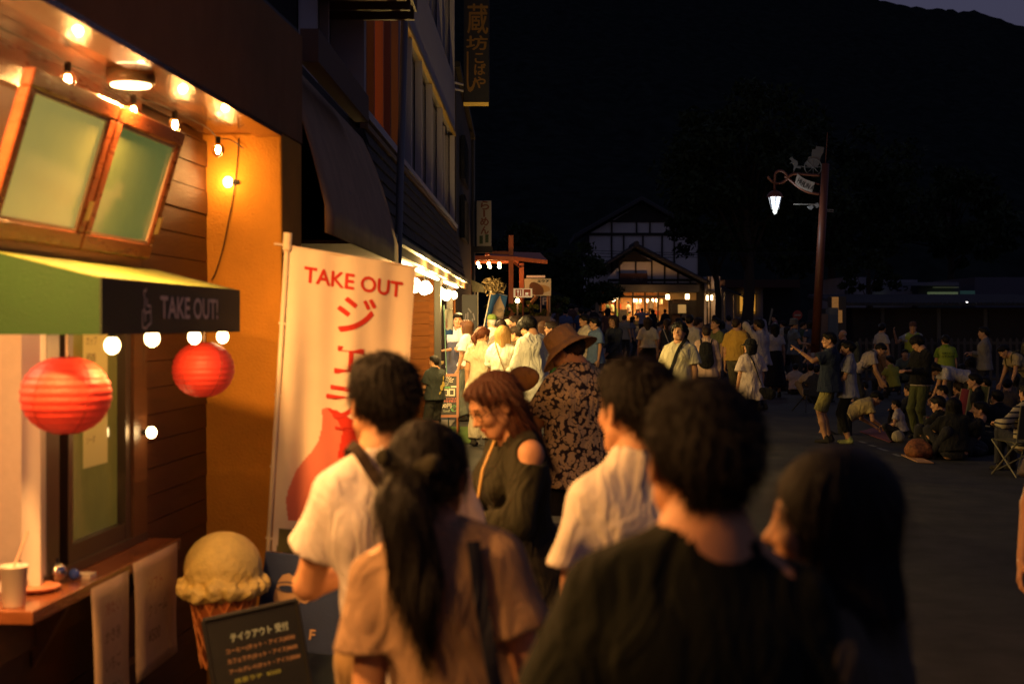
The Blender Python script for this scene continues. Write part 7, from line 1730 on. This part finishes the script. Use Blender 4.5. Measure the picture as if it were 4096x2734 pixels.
pd = world(c4, (0, .19, 1.10)); mb = MB(); mb.tube([world(c4, (.07, .12, 1.42)), world(c4, (.04, .19, 1.2)), pd], .004, 5); mb.ball(pd, .022, 10, 7); tag(mb.out('pendant', mat('gold_pendant', (.8, .55, .2), .3, emit=(1, .55, .15), estr=.3), None, True), 'round golden pendant hanging on the blue shirted man', 'pendant')
c5 = person('woman with glasses and long hair in navy piped jacket holding a cup', 2455, 1259, 208, 135, ('long', (.03, .035, .05), .82), ('pants', (.4, .34, .26)), ('long', 'dark'), fem=True, group=WG, seed=60, glasses=True, loose=1.4, hlong=.32, armL=(-.05, .24, .93), armR=(.05, .26, .95))
q_ = world(c5, (0, .30, .93)); mb = MB(); mb.lathe(q_, [(.025, 0), (.035, .1)], 10); tag(mb.out('paper_cup', mat('paper_cup', (.66, .56, .46), .6)), 'paper cup held low by the woman in the navy piped jacket', 'cup')
c6 = person('woman with long black hair in pale cap-sleeved blouse seen from behind', 2592, 1266, 186, -8, ('tee', (.68, .58, .38), .98), ('pants', (.035, .03, .02)), ('long', 'dark'), fem=True, group=WG, seed=61, hlong=.36, loose=1.7)
c7 = person('woman in dark sleeveless top with pale shoulder bag seen from behind', 2668, 1273, 184, -5, ('tank', (.03, .04, .05)), ('pants', (.04, .04, .06)), ('pony', 'dark'), fem=True, group=WG, seed=62, hlong=.3)
crossband(c7, .02, fab((.6, .52, .42)), side=-1)
q_ = world(c7, (.06, -.22, 1.0)); q = SDF(); q.ell((0, 0, 0), (.17, .07, .10), .02); v, f = q.mesh(.014); o = npobj('shoulder_bag', v, f, fab((.6, .48, .36))); o.location = q_; tag(o, 'pale crescent bag on the back of the dark sleeveless top woman', 'bag')
c8 = person('young man with curly dark hair in cream tee gazing up to the left', 2722, 1290, 322, 150, ('tee', (.66, .60, .38), .70), ('pants', (.03, .03, .03)), ('curly', 'black'), group=WG, seed=63, pitch=-14, yaw=6, loose=1.8, foldamp=.010)
crossband(c8, .042, fab((.015, .015, .02)), side=-1)
c9 = person('man in white shirt turned away right behind the curly haired man', 2758, 1257, 196, -20, ('shirt', (.55, .48, .40)), ('pants', (.05, .05, .06)), ('short', 'black'), group=WG, seed=64)
c10 = person('person in pinkish loose shirt leaning beside the white shirt man', 2792, 1268, 192, -60, ('long', (.36, .24, .22)), ('pants', (.05, .05, .06)), ('short', 'dark'), group=WG, seed=65, lean=14, loose=1.6)
def backpack(NF, label, col, w=.30, h=.46, d=.15):
    q = SDF(); T_ = NF['T']
    q.seg((0, 0, -h * .28), (0, 0, h * .24), w * .5, w * .40, k=.05, fr=(0, 1, 0), fk=w * 1.0 / d * .98); q.ell((0, -d * .35, -h * .18), (w * .36, d * .4, h * .2), .03)
    q.disp(folds(.004, 5)); v, f = q.mesh(.016); o = npobj('backpack', v * NF['hs'], f, fab(col)); c = world(NF, tuple(T_(0, -.21, 1.17))); o.location = c; o.rotation_euler = (0, 0, NF['o'].rotation_euler[2]); tag(o, label, 'backpack')
    for sx in (-1, 1):
        pts = [T_(sx * .09, -.17, 1.36), T_(sx * .105, -.06, 1.435), T_(sx * .11, .06, 1.41), T_(sx * .115, .16, 1.28), T_(sx * .14, .16, 1.15), T_(sx * .2, .02, 1.05)]
        mb = MB(); mb.tube([world(NF, tuple(p)) for p in catmull([Vector(tuple(p)) for p in pts], 4)], .014, 6); mb.out('strap', fab(col), o)
c11 = person('brown haired man in peach shirt wearing a black backpack', 2826, 1303, 234, -10, ('long', (.62, .42, .30), .74), ('pants', (.03, .03, .035)), ('short', 'dark'), group=WG, seed=66, loose=1.6)
backpack(c11, 'black backpack on the peach shirt man', (.015, .015, .02))
c12 = person('woman in olive green tee glancing up left behind the backpack man', 2868, 1271, 200, 120, ('tee', (.17, .17, .06)), ('pants', (.05, .05, .05)), ('bun', 'black'), fem=True, group=WG, seed=67, pitch=-10)
c13 = person('older man in mustard yellow tee with belt and khaki trousers', 2946, 1268, 216, -32, ('tee', (.62, .36, .06), .92), ('pants', (.13, .11, .06)), ('crop', 'dark'), group=WG, seed=68, loose=1.3)
mb = MB(); w_ = []
for t in np.linspace(0, 2 * math.pi, 25): w_.append(tuple(np.array([.185 * math.cos(t), .152 * math.sin(t), .945]) * c13['hs']))
mb.tube(w_, .014, 6, False); mkobj('belt', mb.v, mb.f, fab((.02, .02, .02)), c13['o'], True, local=True)
c14 = person('woman in black cap and wide white tee with black shoulder bag', 3002, 1357, 284, 20, ('tee', (.62, .50, .42), .70), ('pants', (.03, .03, .03)), ('bob', 'black'), fem=True, group=WG, seed=69, yaw=24, hat=('cap', (.012, .013, .018)), loose=2.6, build=1.12, foldamp=.010)
crossband(c14, .022, fab((.012, .012, .012)), side=-1)
q_ = world(c14, (.17, -.19, .82)); q = SDF(); q.seg((-.06, 0, 0), (.06, 0, -.02), .075, .085, k=.02, fr=(0, 1, 0), fk=1.7); v, f = q.mesh(.012); o = npobj('shoulder_bag', v, f, fab((.012, .012, .014))); o.location = q_; tag(o, 'black shoulder bag on the hip of the black cap woman', 'bag')
c15 = person('man in pale shirt raising a camera right of the yellow tee man', 3036, 1273, 204, 40, ('shirt', (.42, .36, .36)), ('pants', (.05, .05, .07)), ('short', 'black'), group=WG, seed=70, armL=(-.12, .30, 1.5), armR=(.05, .30, 1.5), lean=6)
q_ = world(c15, (-.03, .40, 1.53)); mb = MB(); mb.box(q_.x - .07, q_.x + .07, q_.y - .04, q_.y + .04, q_.z - .04, q_.z + .05, .008); mb.tube([q_ + Vector((-.06, -.02, 0)), q_ + Vector((-.15, -.03, 0))], .035, 12); tag(mb.out('camera', mat('camera_black', (.012, .012, .012), .4)), 'black camera with lens held up by the pale shirt man', 'camera')
person('man with dark hair looking down between yellow tee and camera man', 2988, 1280, 190, 100, ('tee', (.08, .06, .05)), ('pants', (.04, .04, .04)), ('short', 'black'), group=WG, seed=71)
person('person in lilac tee back turned near the restaurant annex', 2858, 1240, 110, -10, ('tee', (.26, .20, .26)), ('pants', (.05, .05, .05)), ('short', 'black'), group=WG, seed=72)
person('person with crossbody strap and grey tee near the annex post', 2915, 1248, 118, 0, ('tee', (.25, .22, .22)), ('pants', (.05, .05, .05)), ('short', 'black'), group=WG, seed=73)
person('person in greyish cap facing away beside the lattice wall', 2737, 1232, 112, 0, ('tee', (.10, .08, .06)), ('pants', (.04, .04, .04)), ('short', 'black'), group=WG, seed=74, hat=('cap', (.28, .2, .10)))
person('pale shirted passer-by raising both arms before the glass doors', 2568, 1231, 72, 0, ('tee', (.5, .42, .4)), ('pants', (.05, .05, .06)), ('short', 'black'), group=WG, seed=75, armL=(-.32, .1, 1.45), armR=(.32, .1, 1.45), poleL=(-1, 0, 0), poleR=(1, 0, 0))
person('dark dressed person beside the pale passer-by at the doors', 2612, 1236, 72, 10, ('long', (.03, .03, .04)), ('pants', (.03, .03, .05)), ('long', 'black'), fem=True, group=WG, seed=76)
person('dark figure standing close to the restaurant right door', 2660, 1236, 75, 0, ('long', (.04, .035, .03)), ('pants', (.03, .03, .04)), ('short', 'black'), group=WG, seed=77)
person('person in white tunic standing inside the restaurant entrance', 2602, 1208, 57, 0, ('long', (.66, .58, .42)), ('pants', (.05, .05, .05)), ('short', 'black'), group='people inside the restaurant', seed=78, gz=2.25)
person('person in pale pink top sitting at a table inside the restaurant', 2553, 1214, 56, 160, ('tee', (.6, .45, .35)), ('pants', (.05, .05, .05)), ('short', 'black'), group='people inside the restaurant', seed=79, gz=2.2)
for i, (px, c, t_) in enumerate(((2428, (.12, .2, .12), 'green'), (2446, (.6, .6, .35), 'lemon'), (2512, (.65, .6, .55), 'white'))):
    person('diner in %s shirt seated by the restaurant window' % t_, px, 1228, 56, 60, ('tee', c), ('pants', (.05, .05, .05)), ('short', 'black'), group='people inside the restaurant', seed=80 + i, H=1.65, pz=.48, sit=True, footL=(-.1, .45, .08), footR=(.1, .45, .08), gz=2.25, lean=10)
person('woman in black pinafore over white blouse standing with back turned', 3100, 1292, 172, 0, ('tee', (.42, .38, .38), 1.05), ('skirt', (.015, .015, .02), .25), ('long', 'black'), fem=True, group=WG, seed=84)
person('person in grey tee with child in the dark behind the pinafore woman', 3052, 1290, 150, 10, ('tee', (.22, .2, .2)), ('pants', (.05, .05, .06)), ('short', 'black'), group=WG, seed=85)
c16 = person('man in grey bucket hat and dark vest holding a leaflet, facing right', 3176, 1276, 152, -75, ('tee', (.10, .12, .15)), ('pants', (.05, .045, .05)), ('short', 'black'), group=WG, seed=86, hat=('bucket', (.10, .09, .08), .13), armL=(-.05, .3, 1.08), armR=(.1, .3, 1.08))
person('person in dim pink top far right of the annex window', 3098, 1248, 95, 90, ('tee', (.3, .16, .18)), ('pants', (.05, .04, .05)), ('short', 'black'), group=WG, seed=87)
# ---- right side
r1 = person('man in navy tee and khaki shorts pointing to the left with raised arm', 3318, 1327, 273, 72, ('tee', (.025, .035, .06), .78), ('shorts', (.34, .30, .10)), ('short', 'black'), group=SG_, seed=91, loose=1.9, build=1.05, armL=(-.24, .43, 1.40), poleL=(-.3, .1, -1), armR=(.30, -.06, 1.0), poleR=(.6, -1, 0), curl=(4, 60, 70, 75), footL=(-.10, .06, .085), glasses=True, yaw=12)
mb = MB(); c = r1['wrL'] * r1['hs']; d = (r1['wrL'] - r1['elL']); d /= np.linalg.norm(d); a = np.cross(d, [0, 0, 1]); a /= np.linalg.norm(a); b = np.cross(a, d)
mb.tube([tuple(c - d * .02 + (a * math.cos(t) + b * math.sin(t)) * .028) for t in np.linspace(0, 2 * math.pi, 15)], .008, 6, False); mkobj('wrist_watch', mb.v, mb.f, mat('steel', (.6, .55, .5), .3, metal=1), r1['o'], True, local=True)
r2 = person('woman in grey tee and cropped black trousers beside the pointing man', 3392, 1362, 272, 78, ('tee', (.30, .29, .31), .76), ('crop', (.012, .012, .014)), ('bun', 'black'), fem=True, group=SG_, seed=92, loose=1.8, armL=(-.1, .26, .95), armR=(.1, .25, .95), shoes=(.35, .38, .12))
person('bald man in black shirt standing behind the pointing pair', 3372, 1318, 172, 60, ('tee', (.02, .02, .02)), ('pants', (.03, .03, .03)), ('bald', 'grey'), group=SG_, seed=93)
person('slim woman in white tee and tan trousers standing by the fence', 3528, 1291, 168, -60, ('tee', (.42, .38, .34), 1.0), ('pants', (.28, .17, .10)), ('bun', 'black'), fem=True, group=SG_, seed=94, yaw=20)
r3 = person('steward in yellow reflective vest waving one hand near the fence', 3652, 1287, 164, 165, ('tee', (.32, .34, .36)), ('pants', (.05, .05, .06)), ('short', 'black'), group='stewards', seed=95, armR=(.42, .15, 1.42), poleR=(.5, 0, -1), hat=('cap', (.12, .06, .04)))
def vest(NF, c):
    T_ = NF['T']; q = SDF(); q.seg(T_(-.06, 0, 1.30), T_(.06, 0, 1.30), .135, k=.05); q.seg(T_(0, 0, 1.28), T_(0, 0, .95), .185, .195, k=.05, fr=NF['uy'], fk=1.28, flat=True); q.seg(T_(0, .03, 1.34), T_(0, .05, 1.6), .07, .11, k=.01, sub=True); v, f = q.mesh(.018); npobj('reflective_vest', v * NF['hs'], f, mat('hi_vis', c, .6), NF['o'])
vest(r3, (.28, .36, .02))
r4 = person('steward with back turned in bright green printed reflective jacket', 3782, 1368, 205, 0, ('tee', (.2, .3, .03), .8), ('pants', (.05, .05, .05)), ('short', 'black'), group='stewards', seed=96, H=1.55)
vest(r4, (.28, .36, .02))
Tm = r4['T']; 
for s_, z_ in (('警備スタッフ', 1.27), ('STAFF', 1.20)):
    p = world(r4, (-.13, -.175, z_)); text('lettering', s_, mat('vest_ink', (.03, .05, .02), .8), p, (1, 0, 0), (0, 0, 1), .045, None, width=.25, lift=.004).parent = r4['o'] if False else None
for o in [o for o in S.objects if o.name.startswith('lettering') and o.parent is None]:
    w_ = o.location.copy(); o.parent = r4['o']; o.matrix_parent_inverse = mw(r4['o']).inverted()
r5 = person('tall young man in black top and olive trousers looking down', 3656, 1344, 255, 120, ('shirt', (.015, .016, .018), .88), ('pants', (.09, .10, .035)), ('mop', 'black'), group=SG_, seed=97, yaw=-60, pitch=30, armL=(-.05, .28, 1.1), armR=(.1, .28, 1.1), loose=1.3)
mb = MB(); w_ = [tuple(np.array([.182 * math.cos(t), .150 * math.sin(t), .865]) * r5['hs']) for t in np.linspace(0, 2 * math.pi, 25)]; mb.tube(w_, .011, 5, False); mkobj('shirt_hem', mb.v, mb.f, fab((.5, .42, .34)), r5['o'], True, local=True)
BENDL = dict(lean=74, armL=(-.2, .62, .42), armR=(.2, .62, .42), pitch=70)
r6 = person('woman in pale tee bending down over the picnic things', 3706, 1462, 240, 90, ('tee', (.46, .42, .42), .95), ('pants', (.025, .025, .03)), ('bob', 'black'), fem=True, H=1.6, group=SG_, seed=98, footL=(-.12, -.08, .085), **BENDL)
r7 = person('man in white tee stooping with a dark backpack hung in front', 3538, 1422, 215, -95, ('tee', (.46, .38, .32), .9), ('pants', (.03, .03, .035)), ('short', 'black'), H=1.65, lean=52, pitch=40, armL=(-.15, .50, .7), armR=(.15, .50, .72), group=SG_, seed=99)
backpack(r7, 'dark backpack hanging from the stooping man', (.03, .035, .04))
r8 = person('young man in grey long-sleeved shirt with folded arms standing at right', 3936, 1345, 200, 70, ('long', (.26, .23, .20), .82), ('pants', (.04, .04, .05)), ('short', 'black'), group=SG_, seed=100, armL=(.12, .22, 1.12), armR=(-.12, .24, 1.16), H=1.7)
r9 = person('person in cream top with crossed straps bending at the far right', 4000, 1440, 220, 100, ('tee', (.45, .34, .18), .9), ('pants', (.04, .04, .05)), ('short', 'black'), H=1.66, lean=55, pitch=40, armL=(-.2, .5, .6), armR=(.2, .5, .6), group=SG_, seed=101)
backpack(r9, 'pale strapped rucksack on the bending person at the far right', (.12, .10, .05))
# sitters
def sitter(label, px, top, s, face, c, hair=('short', 'black'), fem=False, low=('pants', (.03, .03, .04)), **k):
    d = dict(pz=.13, sit=True, H=1.62, lean=14, footL=(-.22, .40, .07), footR=(.18, .46, .07), kneeL=(-.7, .2, 1), kneeR=(.7, .2, 1), armL=(-.2, .36, .38), armR=(.2, .36, .38), group=SG_)
    d.update(k); return person(label, px, top, s, face, ('tee', c), low, hair, fem, **d)
sitter('person in pale tee sitting low at the left end of the spectators', 3120, 1436, 158, -70, (.55, .45, .25), seed=111)
sitter('seated child with green backpack in the row of spectators', 3182, 1450, 165, -20, (.55, .45, .33), seed=112, H=1.45)
sitter('seated person in creased tan shirt with dark strap', 3245, 1440, 176, -25, (.50, .38, .24), seed=113, low=('shorts', (.3, .22, .12)))
sitter('seated long haired woman behind the seated tan shirt', 3238, 1376, 135, 60, (.12, .08, .06), ('long', 'brown'), True, seed=114, pz=.42)
sitter('spectator sitting behind the pointing man in dark cloth', 3300, 1400, 150, 70, (.10, .08, .07), seed=115, pz=.4)
sitter('seated person in yellow tee among bags by the fence', 3560, 1450, 175, 30, (.36, .34, .05), seed=116, pz=.3)
sitter('kneeling person in beige top bending to the ground, feet bare', 3525, 1555, 248, -80, (.42, .32, .14), ('short', 'black'), seed=117, pz=.30, lean=62, pitch=50, footL=(-.1, -.35, .06), footR=(.1, -.38, .06), kneeL=(-.1, 1, -.6), kneeR=(.1, 1, -.6), armL=(-.18, .6, .12), armR=(.18, .6, .12), low=('pants', (.02, .02, .025)), shoes=(.4, .22, .14))
sitter('small child in white tee squatting by the kneeling person', 3585, 1630, 262, 60, (.5, .42, .36), seed=118, H=1.1, pz=.25, footL=(-.1, .2, .06), footR=(.1, .2, .06))
sitter('seated man in black tee with paisley cloth bag at his side', 3748, 1618, 292, 24, (.02, .018, .018), seed=119, yaw=35, pitch=10)
r10 = sitter('broad seated person in black tee beside the seated man, back to the camera', 3815, 1632, 300, -12, (.014, .014, .016), ('bob', 'black'), seed=120, build=1.15)
sitter('boy in striped tee sitting on a folding chair', 3770, 1535, 268, 78, (.10, .12, .18), seed=121, H=1.3, pz=.42, footL=(-.1, .35, .08), footR=(.1, .3, .08), kneeL=(0, 1, 1), kneeR=(0, 1, 1))
sitter('person in black sweater sitting behind the folding chair', 3900, 1560, 262, 70, (.02, .02, .022), seed=122, pz=.35)
sitter('seated woman in dark clothing between grey shirt and fence', 3880, 1470, 200, 20, (.06, .05, .05), ('long', 'black'), True, seed=123, pz=.4)
sitter('seated dark figure at the right behind the rope', 3990, 1590, 270, 10, (.02, .02, .025), seed=124)
sitter('shadowed person crouching near the fence centre', 3620, 1400, 165, 170, (.14, .16, .10), seed=125, pz=.4)
def stripes():
    m = mat('striped_knit', (.5, .42, .26), .9); t = m.node_tree; N = t.nodes; L = t.links; tc = N.new('ShaderNodeTexCoord'); sp = N.new('ShaderNodeSeparateXYZ'); mm = N.new('ShaderNodeMath'); mm.operation = 'MULTIPLY'; mm.inputs[1].default_value = 95; s1 = N.new('ShaderNodeMath'); s1.operation = 'SINE'; g_ = N.new('ShaderNodeMath'); g_.operation = 'GREATER_THAN'; g_.inputs[1].default_value = .45; mx = N.new('ShaderNodeMix'); mx.data_type = 'RGBA'
    L.new(tc.outputs['Object'], sp.inputs[0]); L.new(sp.outputs[2], mm.inputs[0]); L.new(mm.outputs[0], s1.inputs[0]); L.new(s1.outputs[0], g_.inputs[0]); L.new(g_.outputs[0], mx.inputs[0]); mx.inputs[6].default_value = (.46, .38, .24, 1); mx.inputs[7].default_value = (.03, .03, .04, 1); L.new(mx.outputs[2], N['Principled BSDF'].inputs['Base Color']); return m
r11 = person('person in cream and black striped top sitting on a camp chair at the right edge', 4110, 1580, 330, 20, ('long', stripes(), .8), ('pants', (.05, .05, .06)), ('short', 'black'), H=1.66, group=SG_, seed=126, pz=.36, sit=True, footL=(-.1, .42, .08), footR=(.1, .42, .08), kneeL=(0, 1, 1), kneeR=(0, 1, 1), loose=1.5, armL=(-.3, .2, .62), armR=(.28, .25, .6))
# mats, tripod, camp chairs, bags
def gmat(label, pts, m, D=None):
    V = []
    for px, py in pts:
        D_ = 1.8 * F / (py - HOR); p = PT(px, py, D_); V.append(Vector((p.x, p.y, G(p.x, p.y) + .006)))
    mb = MB(); mb.slab(V, (0, 0, 1), .012); tag(mb.out('picnic_mat', m), label, 'picnic mat')
gmat('pink striped picnic mat at the feet of the seated tan shirt', [(3165, 1577), (3225, 1602), (3268, 1600), (3215, 1576)], mat('pink_mat', (.40, .12, .22), .8, var=.3, vscale=12, stretch=(1, 8, 1)))
gmat('crumpled pale paper sheet before the seated black tee man', [(3605, 1826), (3670, 1856), (3735, 1857), (3690, 1838), (3640, 1824)], mat('tan_sheet', (.50, .26, .12), .8, var=.2))
gmat('dark red picnic mat under the sitters near the camp chair', [(3440, 1735), (3560, 1775), (3620, 1755), (3500, 1720)], mat('dark_red_mat', (.14, .03, .05), .8))
e = empty('tripod', PT(3215, 1640, 27.5), 'small black camera tripod standing by the seated tan shirt', 'tripod'); p = PT(3225, 1575, 27.5); 
for a in (0.4, 2.4, 4.5):
    q_ = Vector((p.x + .32 * math.cos(a), p.y + .3 * math.sin(a), G(5, 27) + .02)); mb = MB(); mb.tube([p, q_], .013, 6); mb.out('leg', mat('black_plastic', (.02, .02, .02), .45), e)
mb = MB(); mb.box(p.x - .05, p.x + .05, p.y - .04, p.y + .04, p.z - .02, p.z + .1, .01); mb.out('head', mat('black_plastic', (.02, .02, .02), .45), e)
def campchair(px, py, D, rz, label, fab_c, sc=1.0):
    x = (px - 2048) / F * D; g = G(x, D); e = empty('camp_chair', (x, D, g), label, 'camp chair', 'folding camp chairs')
    M = Matrix.Rotation(rz, 3, 'Z'); P3 = lambda a, b, c: Vector((x, D, g)) + M @ Vector((a * sc, b * sc, c * sc)); mt = mat('pale_tube', (.22, .20, .13), .4, metal=.4)
    for a in (-.25, .25):
        for p0, p1 in (((a, -.22, 0), (a, .22, .42)), ((a, .22, 0), (a, -.24, .42)), ((a, -.22, .40), (a, -.30, .85))):
            mb = MB(); mb.tube([P3(*p0), P3(*p1)], .011, 6); mb.out('leg', mt, e)
    for b in (-.22, .22): mb = MB(); mb.tube([P3(-.25, b, .02), P3(.25, -b, .4)], .010, 6); mb.out('cross_bar', mt, e)
    mb = MB(); mb.slab([P3(-.25, -.22, .40), P3(.25, -.22, .40), P3(.25, .22, .42), P3(-.25, .22, .42)], (0, 0, 1), .01); mb.out('seat', fab(fab_c), e)
    mb = MB(); mb.slab([P3(-.25, -.23, .45), P3(.25, -.23, .45), P3(.25, -.31, .85), P3(-.25, -.31, .85)], M @ Vector((0, 1, 0)), .01); mb.out('backrest', fab(fab_c), e)
campchair(4085, 1920, 17.0, .35, 'camp chair with pale tube legs under the striped top person', (.10, .09, .05))
campchair(3780, 1700, 20.8, 1.5, 'camp chair with red back behind the seated black tee pair', (.16, .02, .03)); campchair(3850, 1700, 21.6, 1.9, 'camp chair with dark green seat holding the striped tee boy', (.06, .07, .04))
def blob(name, label, cat, px, py, D, r, c, m=None, seed=0):
    p = PT(px, py, D); q = SDF(); w = r[2] * .75; q.seg((-r[0] * .45, 0, w * .95), (r[0] * .45, 0, w * .9), w * .95, k=.04, fr=(0, 1, 0), fk=w / r[1]); q.seg((-r[0] * .3, r[1] * .3, w * 1.6), (r[0] * .25, r[1] * .2, w * 1.75), w * .6, k=.06, fr=(0, 1, 0), fk=w / r[1]); q.ell((0, -r[1] * .8, w * .7), (r[0] * .6, r[1] * .4, w * .5), .03); q.disp(folds(.013, seed + 3, 26, 26)); q.clip((0, 0, -1), 0); v, f = q.mesh(.02); o = npobj(name, v, f, m or fab(c)); o.location = (p.x, D, G(p.x, D)); tag(o, label, cat)
blob('bag', 'dark bag standing beside the pale tee sitter at the left end', 'bag', 3128, 1560, 36, (.22, .15, .17), (.03, .025, .02)); blob('bag', 'orange-brown paisley cloth bag leaning on the seated black tee man', 'bag', 3672, 1780, 19.0, (.16, .14, .16), (.4, .2, .1), mat('bag_paisley', (.26, .09, .03), .8, var=.7, vscale=25), 4)
blob('bag', 'small white lidded bucket bag by the squatting child', 'bag', 3592, 1740, 21.5, (.06, .06, .11), (.45, .38, .25), None, 5); blob('bag', 'dark folded blanket heap under the striped tee boy', 'blanket', 3865, 1800, 19.6, (.40, .25, .14), (.03, .03, .035), None, 6); blob('bag', 'black rucksack on the ground near the rope at right', 'bag', 3950, 1770, 19.8, (.20, .16, .18), (.02, .02, .02), None, 7)
blob('planter', 'small yellow-lit planter box by the annex window', 'planter', 3046, 1290, 80, (.38, .2, .35), (.4, .3, .08), None, 8)
mb = MB(); pts = catmull([PT(3735, 1660, 20.5), PT(3800, 1680, 20.3), PT(3880, 1694, 20), PT(3960, 1705, 19.8)]); mb.tube(pts, .010, 5); tag(mb.out('rope', mat('grey_rope', (.2, .18, .16), .9)), 'dark cord drawn between camp chairs at the right', 'rope')
p = PT(3930, 1815, 18.3); 
# leaflet held up / white stick near the annex
p = PT(3078, 1262, 60); mb = MB(); mb.slab([p + Vector((-.06, 0, -.4)), p + Vector((.02, 0, -.4)), p + Vector((.16, 0, .28)), p + Vector((.08, 0, .32))], (0, 1, 0), .02); tag(mb.out('folded_umbrella', fab((.3, .27, .2))), 'pale folded umbrella raised above the dark crowd near the annex', 'umbrella')
# ---- more of the dense crowd
rc = random.Random(17)
tops = [(.10, .09, .08), (.03, .03, .04), (.30, .26, .20), (.06, .07, .10), (.42, .36, .28), (.14, .07, .05), (.05, .08, .05), (.22, .2, .22)]
hs_ = [('short', 'black'), ('long', 'black'), ('short', 'dark'), ('bob', 'black'), ('pony', 'dark'), ('mop', 'black')]
CN = ('grey-brown', 'black', 'beige', 'slate', 'cream', 'rust', 'dark green', 'light grey'); HN = {'short': 'short hair', 'long': 'long hair', 'bob': 'bobbed hair', 'pony': 'a ponytail', 'mop': 'shaggy hair'}
ORD = ['first', 'second', 'third', 'fourth', 'fifth', 'sixth', 'seventh', 'eighth', 'ninth', 'tenth', 'eleventh', 'twelfth', 'thirteenth', 'fourteenth', 'fifteenth', 'sixteenth', 'seventeenth', 'eighteenth', 'nineteenth', 'twentieth', 'second last', 'last']
dim = [(2402, 1238, 96), (2432, 1250, 112), (2498, 1252, 118), (2530, 1246, 100), (2640, 1247, 112), (2700, 1246, 122), (2716, 1262, 150), (2888, 1252, 130), (2940, 1244, 96), (2965, 1256, 120), (3015, 1252, 112), (3064, 1262, 128), (3132, 1270, 120), (3148, 1284, 140), (3212, 1286, 118), (3236, 1296, 132), (3262, 1288, 104), (2285, 1240, 108), (2350, 1240, 104), (2215, 1226, 104), (2836, 1262, 152), (2792, 1250, 118)]
order = sorted(range(len(dim)), key=lambda k: dim[k][0])
for i, (px, top, s) in enumerate(dim):
    h_ = hs_[i % 6]
    person('dim figure with %s, %s top, %s from left in background crowd' % (HN[h_[0]], CN[(i * 5) % 8], ORD[order.index(i)]), px, top, s, rc.choice([0, 20, -30, 80, 160, -90, 40]), ('tee', tops[(i * 5) % 8]), ('pants', (.03, .03, .035)), h_, h_[0] in ('long', 'bob', 'pony'), group='dim figures in the dense crowd', seed=200 + i, H=rc.uniform(1.56, 1.76))
for lab, px, top, s, fc, c, hr, kw in (
    ('seated spectator in dark jacket between the tan shirt and the pointing man', 3270, 1452, 182, -40, (.05, .05, .05), ('short', 'black'), {}),
    ('seated person hugging knees just right of the standing white tee woman', 3560, 1420, 158, 120, (.12, .10, .10), ('bob', 'black'), {}),
    ('dark seated person directly under the olive trousered man', 3640, 1560, 245, 30, (.03, .03, .04), ('short', 'black'), {}),
    ('person squatting in blue-grey top behind the bending pale tee woman', 3725, 1425, 190, -60, (.10, .12, .16), ('short', 'black'), dict(pz=.35)),
    ('seated person with hood beside the bright green steward', 3850, 1430, 180, 40, (.06, .07, .05), ('mop', 'black'), {}),
    ('dark person seated low in front of the folded arms man', 3940, 1500, 225, 60, (.04, .04, .04), ('short', 'black'), {}),
    ('person with bun sitting on the ground right of the dark rope', 4030, 1520, 230, -30, (.08, .06, .05), ('bun', 'black'), {}),
    ('seated figure in brown hidden behind the striped tee boy', 3835, 1520, 240, 20, (.10, .06, .04), ('short', 'dark'), {}),
    ('dark clothed person lying back on the ground at the lower right', 3925, 1690, 300, 70, (.02, .02, .02), ('short', 'black'), dict(lean=-30)),
    ('seated person under the bending cream top person at far right', 4060, 1470, 215, 10, (.07, .07, .09), ('bob', 'black'), {}),
    ('small seated child between the pointing pair and the kneeling person', 3455, 1500, 210, 60, (.14, .12, .08), ('short', 'black'), dict(H=1.3))):
    sitter(lab, px, top, s, fc, c, hr, seed=230 + px % 50, **kw)
